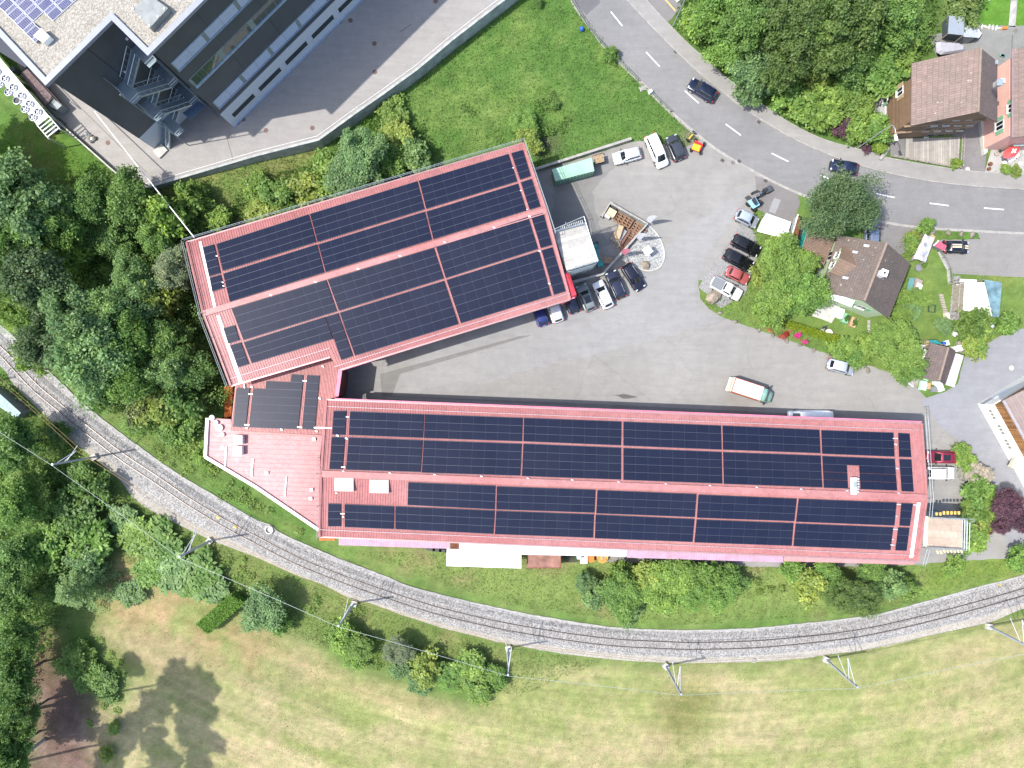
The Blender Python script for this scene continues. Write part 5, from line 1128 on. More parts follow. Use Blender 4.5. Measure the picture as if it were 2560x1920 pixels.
for a in [
 (30, 1110, 60, 9, 'B', 'k', 'dark tree beside the small shed roof by the track'),
 (150, 1082, 26, 2.6, 'S', 'k', 'low dark tree under the first overhead mast'),
 (70, 1235, 70, 6, 'F', 'l', 'broad green tree below the first overhead mast'),
 (25, 1260, 60, 10, 'F', 'm', 'green tree at the frame edge beside the broad green tree'),
 (205, 1195, 36, 2.6, 'S', 'd', 'dark bushy tree hugging the ballast edge'),
 (230, 1220, 44, 4, 'S', 'd', 'dark bush on the track slope before the bare path'),
 (165, 1290, 62, 4, 'S', 'd', 'dark green shrub mass below the broad green tree'),
 (110, 1370, 55, 4, 'S', 'm', 'green shrub above the feathery conifer'),
 (230, 1360, 52, 3.5, 'L', 'm', 'big leaved shrub at the edge of the bare tan ground'),
 (175, 1480, 84, 8, 'C', 'c', 'feathery bluish conifer at the corner of the dry ground'),
 (215, 1400, 42, 4, 'S', 'b', 'grey green bush touching the feathery conifer'),
 (30, 1400, 55, 7, 'B', 'k', 'dark tree on the frame edge above the soil patch'),
 (20, 1500, 48, 8, 'B', 'd', 'green tree on the frame edge beside the conifer'),
 (40, 1600, 52, 9, 'B', 'd', 'dark green tree on the frame edge at the soil patch'),
 (30, 1700, 56, 10, 'B', 'k', 'very dark tree on the frame edge beside the brown soil'),
 (45, 1800, 52, 10, 'F', 'd', 'dark fine leaved tree near the leaning pale trunk'),
 (15, 1890, 56, 11, 'B', 'k', 'dark tree in the lowest corner of the frame'),
 (190, 1650, 44, 2, 'S', 'l', 'fresh green bramble mound on the bare ground'),
 (225, 1690, 36, 1.6, 'S', 'm', 'mid green bramble mound next to the fresh green one'),
 (265, 1715, 30, 1.4, 'S', 'd', 'dark bramble patch at the rim of the tree shadow'),
 (285, 1820, 16, 1.2, 'S', 'l', 'small bright weed at the rim of the field'),
 (266, 1885, 18, 1.4, 'S', 'y', 'yellow green weed near the lower frame edge'),
 (325, 1480, 34, 1.6, 'S', 'c', 'pale minty bush alone on the tan ground'),
 (310, 1300, 38, 1.6, 'L', 'c', 'big leaved weeds nearest the bare path by the track'),
 (350, 1335, 46, 1.8, 'L', 'l', 'large clump of big green leaves beside the second mast'),
 (400, 1365, 46, 1.8, 'L', 'm', 'green leafy clump right of the second mast foot shadow'),
 (440, 1425, 48, 1.8, 'L', 'c', 'pale leafy clump below the second mast'),
 (495, 1440, 48, 1.8, 'L', 'm', 'leafy green clump under the overhead wire'),
 (380, 1425, 40, 1.7, 'L', 'm', 'mid green leafy clump at the rim of the tan ground'),
 (530, 1475, 34, 1.6, 'L', 'c', 'small pale leafy clump before the clipped hedge'),
 (660, 1525, 52, 5, 'B', 'b', 'round blue green tree beside the clipped hedge'),
 (700, 1555, 26, 3, 'S', 'm', 'small green bush leaning on the round blue green tree'),
 (862, 1592, 38, 3.2, 'S', 'l', 'light green bush below the third mast'),
 (898, 1620, 34, 3.2, 'F', 'l', 'fine leaved green bush beside the third mast bush'),
 (888, 1650, 24, 2, 'S', 'l', 'small green bush at the tip of the embankment row'),
 (994, 1628, 36, 4, 'F', 'g', 'grey olive round bush on the embankment'),
 (1000, 1668, 28, 2, 'S', 'b', 'low blue green bush under the grey olive one'),
 (1065, 1672, 40, 3.2, 'S', 'y', 'bush with yellow white leaf tips on the embankment'),
 (1050, 1705, 30, 2, 'S', 'b', 'dark blue green skirt under the yellow tipped bush'),
 (1120, 1690, 40, 2.4, 'F', 'm', 'mid green bush between yellow tipped bush and fourth mast'),
 (1170, 1665, 44, 2.4, 'S', 'l', 'light green bush nearest the fourth mast'),
 (1195, 1710, 46, 2.2, 'S', 'l', 'wide light green bush at the field rim below the fourth mast'),
 (1235, 1690, 30, 2, 'S', 'm', 'small green bush touching the fourth mast top'),
 (1462, 1456, 27, 3, 'F', 'b', 'blue grey small tree by the cable drum'),
 (1488, 1486, 36, 3.4, 'S', 'c', 'pale green bush near the drum, closest to the track'),
 (1556, 1442, 34, 4, 'S', 'l', 'yellowish bush behind the canopy, left of the hedge row'),
 (1555, 1490, 50, 4.5, 'B', 'm', 'dark centred green tree in the hedge row by the track'),
 (1570, 1520, 34, 3, 'S', 'c', 'lowest pale bush of the hedge row, jutting to the track'),
 (1610, 1445, 40, 4, 'S', 'y', 'yellow green bush in the middle of the hedge row'),
 (1650, 1480, 46, 4.5, 'B', 'l', 'light green tree in the middle of the hedge row'),
 (1690, 1440, 46, 5, 'B', 'l', 'tallest light green tree of the hedge row'),
 (1725, 1485, 44, 4, 'F', 'm', 'fine leaved green tree in the hedge row, track side'),
 (1765, 1440, 40, 4, 'S', 'm', 'mid green bush of the hedge row, hall side'),
 (1800, 1480, 44, 4, 'B', 'm', 'green tree near the far end of the hedge row'),
 (1832, 1450, 34, 3, 'S', 'd', 'dark bush closing the far end of the hedge row'),
 (1980, 1425, 30, 3, 'S', 'm', 'green bush at the hall edge before the second bush group'),
 (2020, 1465, 46, 4, 'S', 'y', 'yellow green bush of the second group by the track'),
 (2068, 1440, 38, 4, 'B', 'm', 'green tree in the second group, hall side'),
 (2100, 1480, 44, 5, 'F', 'o', 'olive green tree in the second group'),
 (2150, 1495, 54, 6, 'F', 'o', 'largest olive tree of the second group, overhanging the ballast'),
 (2175, 1435, 36, 4, 'B', 'd', 'dark tree of the second group under the eave strip'),
 (2218, 1460, 40, 4, 'S', 'c', 'pale green bush of the second group, nearest the gable rail'),
 (2265, 1470, 26, 3, 'S', 'l', 'small light bush ending the second group'),
 (2385, 1412, 24, 1.8, 'S', 'l', 'small green bush on the lawn edge below the timber deck'),
 (2548, 1395, 34, 3, 'S', 'm', 'green bush at the frame edge by the lower path'),
 (900, 385, 66, 8, 'F', 'b', 'blue green tree between the turned hall and retaining wall'),
 (880, 440, 58, 7, 'B', 'b', 'darker blue green tree against the hall eave'),
 (1040, 395, 38, 4, 'S', 'c', 'mint bush against the meadow eave of the hall'),
 (990, 350, 44, 3, 'S', 'y', 'yellow green bush beside the blue green trees'),
 (985, 290, 40, 2, 'S', 'l', 'low light green thicket on the meadow'),
 (965, 410, 44, 4, 'S', 'm', 'dark green bush between blue green trees and mint bush'),
 (820, 440, 50, 4.5, 'S', 'l', 'light green bush left of the blue green trees'),
 (770, 480, 48, 4, 'S', 'y', 'yellow green bush close to the hall eave'),
 (700, 490, 44, 3.5, 'S', 'm', 'green bush among yellow green ones at the hall eave'),
 (640, 470, 34, 2.5, 'S', 'l', 'small light bush on the grassy bank'),
 (665, 520, 36, 2.5, 'S', 'y', 'yellowish bush at the eave rail nearest the bare patch'),
 (545, 545, 34, 3, 'S', 'l', 'light bush at the hall eave above bare earth'),
 (480, 580, 30, 3, 'S', 'm', 'green bush right at the hall corner under the white pole'),
 (1320, 355, 30, 3, 'S', 'y', 'yellow green bush at the gable corner of the hall'),
 (1310, 310, 36, 2.5, 'F', 'm', 'green bush in the meadow above the dark ditch'),
 (1388, 262, 12, 1.2, 'S', 'd', 'small dark bush standing alone in the meadow'),
 (1526, 138, 20, 1.8, 'S', 'm', 'green bush leaning on the roadside fence'),
 (1345, 5, 12, 1.2, 'S', 'd', 'small dark bush at the upper frame edge in the meadow'),
]: tree(*a)
for a in [
 (1790, 35, 62, 10, 'B', 'm', 'green tree at the upper frame edge beside the lay-by'),
 (1735, 60, 38, 5, 'S', 'l', 'light green bush by the thin roadside lamp pole'),
 (1870, 50, 72, 14, 'F', 'd', 'dark green tree at the upper edge of the road wood'),
 (1830, 125, 52, 8, 'B', 'm', 'green tree of the road wood nearest the lamp pole'),
 (1960, 60, 80, 15, 'F', 'o', 'large olive green tree at the upper frame edge'),
 (2060, 45, 72, 15, 'F', 'o', 'second olive tree next to the large olive tree'),
 (2140, 40, 70, 13, 'B', 'o', 'olive tree beside the brown brush heap'),
 (2230, 35, 60, 10, 'B', 'd', 'dark tree between olive trees and blossoming bush'),
 (1890, 165, 56, 8, 'B', 'b', 'blue green tree in the middle of the road wood'),
 (1975, 150, 66, 12, 'F', 'o', 'dark olive tree in the middle of the road wood'),
 (2010, 110, 46, 12, 'B', 'l', 'bright light green crown among the olive trees'),
 (2065, 130, 56, 12, 'B', 'o', 'olive crown above the yellow green tree'),
 (2040, 178, 38, 7, 'S', 'y', 'yellow green low tree in the road wood'),
 (1990, 125, 30, 9, 'S', 'c', 'mint crown inside the olive trees'),
 (1880, 215, 42, 5, 'S', 'b', 'blue green bush close to the pavement'),
 (2120, 150, 50, 8, 'B', 'd', 'dark tree below the olive trees'),
 (2190, 120, 56, 5, 'S', 'm', 'green thicket below the brush heap'),
 (2250, 110, 46, 4, 'S', 'l', 'light thicket beside the grey tent'),
 (2290, 80, 40, 3, 'S', 'm', 'green bush next to the grey tent'),
 (2180, 180, 60, 5, 'S', 'm', 'green bush above the grey paved court of the brown house'),
 (2240, 175, 44, 4, 'S', 'l', 'light green bush against the brown house roof'),
 (2120, 215, 40, 4, 'S', 'd', 'dark bush between the shrubbery and paved court'),
 (1960, 215, 46, 4.5, 'S', 'm', 'green bush on the slope above the pavement bend'),
 (2000, 245, 50, 4, 'S', 'l', 'large light green shrub on the slope above the pavement'),
 (2050, 240, 50, 4, 'S', 'l', 'second large light green shrub with the purple bush below'),
 (2060, 285, 44, 3.5, 'S', 'l', 'light green shrub left of the purple bush'),
 (2110, 222, 36, 3.5, 'S', 'm', 'mid green shrub behind the small purple bush'),
 (2140, 262, 40, 3.5, 'S', 'l', 'light green shrub between the two purple bushes and path'),
 (2150, 310, 42, 3.5, 'S', 'l', 'light green shrub below the purple bushes'),
 (2190, 325, 40, 3.2, 'S', 'm', 'green shrub under the white street lamp'),
 (2100, 310, 30, 3, 'F', 'p', 'large purple leaved bush on the slope'),
 (2128, 265, 22, 3, 'F', 'p', 'smaller purple leaved bush above the large one'),
 (2122, 338, 14, 2, 'S', 'l', 'small green bush at the pavement below the purple bush'),
 (2197, 368, 18, 1.8, 'S', 's', 'clipped light green ball bush by the steps'),
 (2165, 368, 14, 1.4, 'S', 'p', 'low reddish purple bush at the lamp foot'),
 (2410, 18, 46, 4, 'S', (.16, .22, .07), 'white blossoming bush at the edge of the lawn'),
 (2388, 410, 13, 1.4, 'S', 's', 'bright green ball bush on the board terrace'),
 (2515, 423, 14, 1, 'S', 'l', 'small green bush on the slab terrace'),
 (2540, 428, 14, .9, 'S', 'y', 'yellowish plants beside the small terrace bush'),
 (1957, 652, 60, 7, 'F', 'l', 'bright green tree beside the black estate cars'),
 (1948, 737, 56, 7, 'F', 'l', 'bright green round tree near the white pickup'),
 (2000, 735, 56, 8, 'B', 'm', 'darker round tree against the patio of the green house'),
 (1990, 660, 46, 7, 'F', 'l', 'bright green tree beside the teal canopy'),
 (1925, 785, 34, 4, 'S', 'l', 'light green bush above the flower border'),
 (1905, 690, 30, 4, 'S', 'y', 'yellow green bush at the nose of the parked cars'),
 (1945, 590, 22, 2.5, 'S', 'y', 'small pale bush below the white tent'),
 (2245, 872, 66, 6, 'F', 'l', 'large round weeping green tree between lawn and yard'),
 (2262, 925, 40, 5, 'F', 'm', 'lower part tree next to the weeping tree at the yard edge'),
 (2215, 835, 36, 5, 'F', 'l', 'smaller light tree above the weeping tree'),
 (2258, 742, 24, 2.6, 'F', 'l', 'small light tree over the teal cold frame'),
 (2256, 785, 26, 2.6, 'F', 'l', 'second small light tree over the teal cold frame'),
 (2300, 745, 28, 2, 'F', 'l', 'loose light bush beside the cold frame'),
 (2285, 775, 22, 1.6, 'F', 'b', 'grey green herb bush on the lawn'),
 (2360, 815, 24, 1.8, 'F', 'b', 'bluish bush with pale flowers by the gravel path'),
 (2430, 812, 40, 4.2, 'S', (.12, .19, .045), 'yellow green bush with creamy blossoms before the white shed roof'),
 (2436, 862, 32, 3.6, 'S', 'y', 'drooping yellow green bush beside the asphalt lane'),
 (2440, 835, 34, 4, 'S', 'l', 'light green bush between the two yellow green ones'),
 (2514, 812, 28, 2.8, 'L', 'm', 'big leaved green bush behind the blue tarpaulin'),
 (2315, 566, 20, 2.2, 'S', 'm', 'round green bush at the driveway strip corner'),
 (2282, 612, 22, 2, 'S', 'l', 'green bush with a white flower beside the long white roof'),
 (2286, 590, 14, 1.5, 'S', 'y', 'yellowish bush at the manhole driveway corner'),
 (2170, 860, 30, 2, 'S', 'l', 'light green bush at the end of the clipped hedge'),
 (2110, 872, 34, 2, 'S', 'l', 'light green border shrub above the silver hatchback'),
 (2140, 895, 26, 1.8, 'S', 'm', 'dark green border shrub above the silver hatchback'),
 (2403, 1128, 20, 1.4, 'L', 'l', 'light green bush near the red parked car'),
 (2420, 1156, 24, 1.5, 'L', 'l', 'light green bush between red car and white blossom'),
 (2447, 1187, 30, 2.3, 'F', (.5, .44, .42), 'pinkish white blossoming shrub beside the bluish lane'),
 (2450, 1235, 38, 2.6, 'L', 'm', 'green bush below the white blossoming shrub'),
 (2440, 1275, 38, 2.4, 'L', 'l', 'light green bush beside the purple tree'),
 (2462, 1300, 28, 2.0, 'L', 'y', 'yellow green bush under the purple tree'),
 (2518, 1262, 40, 5, 'F', 'p', 'dark purple leaved tree beside the lane'),
 (2545, 1300, 30, 4, 'F', 'p', 'lower purple crown reaching the frame edge'),
 (2500, 1316, 22, 3.4, 'F', 'p', 'small purple crown over the path'),
 (2436, 1310, 16, 1.8, 'F', 'r', 'small red leaved ball bush by the timber deck'),
 (2465, 1325, 14, 1.5, 'F', 'r', 'orange red bush between deck and purple tree'),
 (2432, 1350, 34, 2.2, 'L', 'l', 'green bush at the railed side of the timber deck'),
]: tree(*a)
# the tall pine over the green house
tree(2100, 512, 82, 11, 'N', 'n', 'big dark green pine overhanging road, driveway and green house', name='pine_tree', ex=1.0)
# tall trees beyond the frame edge whose shadows fall on the field
for i, (x, y, h, r, lab) in enumerate([(118, 1843, 40, 46, 'tall thin trunk at the soil patch, the lower of two, crown out of frame'), (102, 1765, 38, 40, 'tall thin trunk at the soil patch, the upper of two, crown out of frame'), (150, 1960, 40, 50, 'tall trunk just below the lower frame edge'), (40, 1900, 34, 46, 'tall tree outside the lower corner of the frame')]):
    b = W(x, y, 0); t = thing('tall_tree', lab, 'tree', b, i)
    rq = random.Random(i+5)
    for j in range(9):
        o = bpy.data.objects.new('crown', (PB+PF)[(i+j) % 6]); COL.objects.link(o); o.parent = t; zc = h*rq.uniform(.62, .95); a0 = rq.uniform(0, 6.3); dd = rq.uniform(.5, 5.2)*(1.15-zc/h)*2.2
        o.location = (math.cos(a0)*dd, math.sin(a0)*dd, zc); s_ = rq.uniform(1.3, 2.3); o.scale = (s_*1.3, s_, s_*.8); o.rotation_euler = (0, 0, a0); o.color = (.08, .14, .04, 1)
    MB().tube((b.x, b.y, 0), (b.x+.3, b.y, h*.8), .24, .1, 8).build('trunk', pbr('pale_bark', (.3, .28, .25), .8, 0, .3, sc=4), t)
for i, (x, y, h) in enumerate([(-95, 400, 15), (-130, 330, 16), (-130, 470, 14)]):
    tree(x*1.15, y, 74, h, 'B', 'd', ['tree just outside the frame beside the cooler meadow', 'tree outside the frame near the cooler', 'tree outside the frame above the bluish tree'][i])
# hedges and low planting
def leafbox(name, label, q, z0, z1, col, n, leaf=.11, cat='hedge', kind=None, group=None, seed=1):
    rg = np.random.default_rng(seed); pts = []; nn = []
    A, B, C, D = [np.array(W(*p)) for p in q]
    s = rg.random(n); t = rg.random(n); f = rg.random(n)
    top = f < .5; t = np.where(~top & (f < .75), np.round(t), t); s = np.where(f > .75, np.round(s), s)
    P = (A*(1-s)[:, None]+B*s[:, None])*(1-t)[:, None]+(D*(1-s)[:, None]+C*s[:, None])*t[:, None]
    P[:, 2] = np.where(top, z1, rg.uniform(z0, z1, n)); P += rg.normal(size=(n, 3))*.07
    V = leafquads(P, unit(rg.normal(size=(n, 3))*.6+np.array([0, 0, .7])), leaf, rg)
    o = quads(name, V, np.clip(rg.normal(.5, .2, n), 0, 1), LEAF, label=label, category=cat) if False else quads(name, V, np.clip(rg.normal(.5, .2, n), 0, 1), LEAF)
    tag(o, label, cat, group, kind); o.color = (*GREEN[col], 1) if isinstance(col, str) else (*col, 1)
    return o
leafbox('hedge', 'long clipped light green hedge block beside the round blue green tree', [(508, 1548), (590, 1478), (622, 1498), (535, 1572)], 0, 2.0, (.15, .27, .05), 9000)
leafbox('hedge', 'bright lime clipped hedge strip along the flower border', [(1968, 806), (2098, 845), (2090, 862), (1962, 817)], 0, 1.1, (.20, .27, .02), 6000, .08)
leafbox('hedge', 'loose green hedge strip between hedge block and weeping tree', [(2098, 848), (2168, 884), (2150, 912), (2080, 872)], 0, 1.2, 'l', 4500, .10, seed=2)
# ground vegetation as stuff
def scatter(name, label, polys, dens, size, hgt, col, seed, lean=.8, asp=.25, pick=None, zf=None, avoid=None):
    rg = np.random.default_rng(seed); out = []
    for poly in polys:
        xs = [p[0] for p in poly]; ys = [p[1] for p in poly]; ar = (max(xs)-min(xs))*(max(ys)-min(ys))*PXM**2; n = int(ar*dens)
        X = rg.uniform(min(xs), max(xs), n); Y = rg.uniform(min(ys), max(ys), n); k = pip(X, Y, poly)
        if avoid: 
            for a in avoid: k &= ~pip(X, Y, a)
        if pick: k &= vnoise(X+700, Y+700, pick[0], seed, 3) > pick[1]
        out.append(np.stack([X[k], Y[k]], 1))
    XY = np.concatenate(out); n = len(XY); Z = hills(XY[:, 0], XY[:, 1])
    P = np.stack([(XY[:, 0]-1280)*PXM, -(XY[:, 1]-960)*PXM, Z+hgt*rg.uniform(.1, 1, n)], 1)
    V = leafquads(P, unit(rg.normal(size=(n, 3))+np.array([0, 0, lean])), size, rg, asp)
    base = vnoise(XY[:, 0]+300, XY[:, 1]+300, 30, seed+3, 3); o = quads(name, V, np.clip((base-.5)*1.7+.5+rg.normal(0, .22, n), 0, 1), LEAF)
    tag(o, label, None, None, 'stuff'); o.color = (*col, 1); return o
MEADOW = [(1262, 10), (1400, -80), (1440, 20), (1600, 205), (1745, 350), (1705, 365), (1580, 350), (1345, 425), (1310, 350), (700, 500), (480, 585), (360, 480), (640, 400), (798, 360), (889, 295), (958, 247), (1045, 184), (1132, 111), (1207, 53)]
scatter('grass', 'long lush grass of the meadow between road and hall', [MEADOW], 24, .15, .4, (.115, .205, .052), 101, .5)
scatter('grass', 'rough yellowish grass on the railway slope beside the annexe', [[(250, 990), (330, 1085), (450, 1175), (640, 1285), (800, 1350), (980, 1415), (1280, 1515), (1656, 1565), (2166, 1535), (2440, 1465), (2560, 1425), (2560, 1400), (2300, 1415), (1850, 1415), (1450, 1395), (840, 1375), (680, 1290), (500, 1160), (500, 1040), (300, 980)]], 20, .14, .25, (.17, .205, .065), 102, .6)
scatter('grass', 'green grass of the embankment on the field side of the track', [[(110, 1045), (320, 1235), (440, 1310), (640, 1400), (880, 1505), (1130, 1585), (1280, 1618), (1500, 1655), (1300, 1740), (1050, 1700), (700, 1580), (540, 1500), (300, 1400), (180, 1300), (60, 1100)]], 20, .14, .3, (.125, .175, .05), 103, .6)
scatter('undergrowth', 'dark undergrowth on the floor of the wood', [[(-40, 560), (330, 480), (470, 590), (590, 980), (500, 1080), (330, 1060), (150, 930), (0, 790), (-40, 780)]], 22, .2, 2.2, (.13, .22, .06), 104, 1.0, .5)
scatter('undergrowth', 'dark undergrowth at the lower frame edge wood', [[(0, 930), (60, 980), (200, 1130), (250, 1260), (200, 1400), (120, 1540), (70, 1920), (-60, 1960), (-60, 930)]], 18, .2, 1.6, (.12, .21, .055), 105, 1.0, .5)
scatter('undergrowth', 'leafy undergrowth between road wood and pavement', [[(1680, 70), (1700, -40), (2340, -40), (2330, 120), (2270, 180), (2180, 220), (2170, 280), (2210, 370), (2070, 345), (1920, 265), (1780, 150)]], 20, .2, 1.6, (.11, .19, .042), 106, 1.0, .5)
scatter('grass', 'yellow green grass and weeds on the bank below the raised yard', [[(0, 330), (120, 320), (300, 470), (480, 500), (430, 560), (200, 500), (0, 450)], [(380, 490), (640, 405), (800, 370), (820, 430), (640, 520), (480, 585)]], 19, .14, .3, (.14, .18, .05), 107, .6)
scatter('nettles', 'dark thicket of tall weeds in the meadow near the hall', [[(880, 330), (960, 260), (1060, 300), (1080, 380), (1000, 440), (860, 400)], [(1330, 250), (1420, 240), (1430, 330), (1340, 350)], [(700, 430), (860, 400), (900, 470), (720, 520), (560, 560), (600, 480)]], 30, .17, .9, (.10, .18, .04), 108, 1.0, .5, (40, .42))
scatter('grass', 'short bleached stubble of the mown field', [[(330, 1460), (540, 1520), (700, 1610), (1000, 1730), (1300, 1760), (1500, 1670), (2100, 1665), (2560, 1560), (2560, 1920), (280, 1920), (250, 1700)]], 7, .11, .06, (.30, .28, .14), 109, 1.2, .3, (50, .5))
scatter('grass', 'garden weeds and border plants round the green house', [[(1750, 750), (1860, 730), (1900, 640), (1880, 590), (1960, 600), (1990, 640), (1960, 790), (1920, 825), (1800, 785)], [(1900, 800), (1960, 812), (2090, 866), (2240, 930), (2170, 912), (1990, 852), (1920, 828)], [(2370, 1108), (2400, 1108), (2490, 1230), (2480, 1340), (2430, 1375), (2405, 1250)], [(2222, 640), (2262, 580), (2290, 600), (2280, 650), (2250, 660)], [(2293, 572), (2445, 585), (2449, 598), (2350, 600), (2300, 590)]], 22, .10, .35, (.11, .18, .04), 110, .8, .4)
m = scatter('flowers', 'red and pink flowers in the border above the yard', [[(1895, 805), (1960, 818), (2060, 862), (2040, 872), (1960, 845), (1900, 825)]], 10, .13, .5, (.6, .06, .12), 111, 1.0, .8, (20, .55))
scatter('flowers', 'white blossoms on bushes and weeds', [[(330, 1000), (385, 990), (385, 1045), (340, 1050)], [(2370, 5), (2440, 0), (2445, 35), (2400, 42)]], 8, .12, 4.2, (.7, .7, .55), 112, 1.0, .8)
scatter('brushwood', 'dry brown brushwood heap in the road wood', [[(2235, 30), (2275, 20), (2282, 60), (2240, 68)]], 60, .22, .8, (.16, .10, .07), 113, .8, .15)

def mounds(name, label, polys, dens, col, seed, rad=(.5, 1.2), hgt=(.4, 1.0), pick=None):
    """many low leafy mounds that run together"""
    rg = np.random.default_rng(seed); V = []; rn = []
    for poly in polys:
        xs = [p[0] for p in poly]; ys = [p[1] for p in poly]; n = int((max(xs)-min(xs))*(max(ys)-min(ys))*PXM**2*dens)
        X = rg.uniform(min(xs), max(xs), n); Y = rg.uniform(min(ys), max(ys), n); k = pip(X, Y, poly)
        if pick: k &= vnoise(X+700, Y+700, pick[0], seed, 3) > pick[1]
        for x, y in zip(X[k], Y[k]):
            r = rg.uniform(*rad); h = rg.uniform(*hgt); kk = int(60*r*r)+20; q = unit(rg.normal(size=(kk, 3))); q[:, 2] = np.abs(q[:, 2])
            z0 = float(hills(np.array([x]), np.array([y]))[0]); c = np.array([(x-1280)*PXM, -(y-960)*PXM, z0])
            P = c+q*(.5+.55*rg.random(kk))[:, None]*np.array([r, r, h]); V.append(leafquads(P, unit(q*.5+np.array([0, 0, .8])+rg.normal(size=(kk, 3))*.5), .15, rg, .5))
            rn.append(np.clip(rg.normal(rg.uniform(.2, .8), .18, kk), 0, 1))
    o = quads(name, np.concatenate(V), np.concatenate(rn), LEAF); tag(o, label, None, None, 'stuff'); o.color = (*col, 1); return o
mounds('weeds', 'rough tall weeds on the slope between annexe, wood and track', [[(330, 1000), (500, 950), (520, 1150), (680, 1280), (790, 1345), (640, 1290), (440, 1180), (320, 1080), (250, 990)], [(480, 1040), (515, 1050), (510, 1140), (640, 1225), (600, 1240), (480, 1150)]], .35, (.19, .27, .07), 201, pick=(30, .45))
mounds('weeds', 'rough shrubby weeds along the field side of the track', [[(250, 1225), (330, 1250), (450, 1330), (640, 1410), (900, 1520), (1250, 1620), (1280, 1700), (1200, 1740), (1000, 1690), (700, 1580), (560, 1500), (300, 1290)]], .28, (.17, .25, .065), 202, pick=(34, .5))
mounds('weeds', 'low thicket patches in the meadow between hall and road', [[(640, 520), (800, 400), (960, 260), (1080, 190), (1250, 60), (1400, 200), (1500, 320), (1340, 420), (1300, 340), (900, 450)]], .16, (.14, .22, .06), 203, (.4, .9), (.25, .6), (40, .56))
mounds('undergrowth', 'bushy growth filling the floor of the wood', [[(-40, 480), (330, 470), (470, 520), (500, 620), (590, 980), (500, 1080), (330, 1070), (150, 920), (0, 790), (-40, 780)]], .5, (.15, .25, .065), 204, (.8, 1.8), (1.5, 5.0), (40, .3))
mounds('undergrowth', 'bushy growth on the slope in the lower corner wood', [[(0, 1050), (100, 1060), (230, 1180), (260, 1250), (240, 1400), (130, 1560), (60, 1640), (50, 1920), (-60, 1960), (-60, 1050)]], .4, (.14, .235, .06), 205, (.8, 1.8), (1.0, 3.4), (40, .3))
mounds('undergrowth', 'bushy green growth filling the road wood slope', [[(1690, 60), (1740, -40), (2330, -40), (2330, 100), (2260, 170), (2160, 240), (2130, 330), (2060, 330), (1930, 255), (1800, 150)]], .30, (.16, .26, .06), 206, (.8, 1.5), (1.0, 2.6), (40, .35))
mounds('undergrowth', 'green weeds before the hedge row on the railway side', [[(1430, 1410), (1870, 1420), (1960, 1415), (2300, 1430), (2250, 1470), (2160, 1500), (1980, 1470), (1850, 1490), (1700, 1510), (1560, 1530), (1450, 1480)]], .3, (.14, .2, .05), 207, (.4, .9), (.3, .9), (30, .5))
mounds('weeds', 'green brambles and weeds over the bare soil corner', [[(90, 1560), (240, 1560), (330, 1660), (300, 1780), (255, 1900), (190, 1700), (100, 1640)]], .45, (.17, .26, .06), 208, (.3, .8), (.2, .6), (24, .5))
# ------------------------------------------------------------------ vehicles
SECT = {
 'hatch': dict(L=4.2, w=1.78, h=1.50, ws=(.235, .095), rg=(-.355, -.455), belt=.92),
 'estate': dict(L=4.6, w=1.82, h=1.50, ws=(.20, .075), rg=(-.40, -.475), belt=.93),
 'suv': dict(L=4.4, w=1.86, h=1.66, ws=(.22, .10), rg=(-.39, -.465), belt=1.02),
 'van': dict(L=5.2, w=1.96, h=1.95, ws=(.385, .27), rg=(-.47, -.49), belt=1.05),
 'mpv': dict(L=4.8, w=1.88, h=1.75, ws=(.33, .19), rg=(-.43, -.478), belt=1.02),
 'pickup': dict(L=5.0, w=1.85, h=1.72, ws=(.22, .10), rg=(-.07, -.105), belt=1.05),
 'classic': dict(L=3.9, w=1.62, h=1.36, ws=(.16, .07), rg=(-.30, -.385), belt=.86)}
def grid_faces(mb, rows, mi=0, close=False):
    n = len(rows[0]); base = len(mb.v)
    for r in rows: mb.v += [tuple(p) for p in r]
    for i in range(len(rows)-1):
        for j in range(n-1): mb.f.append((base+i*n+j, base+i*n+j+1, base+(i+1)*n+j+1, base+(i+1)*n+j)); mb.m.append(mi)
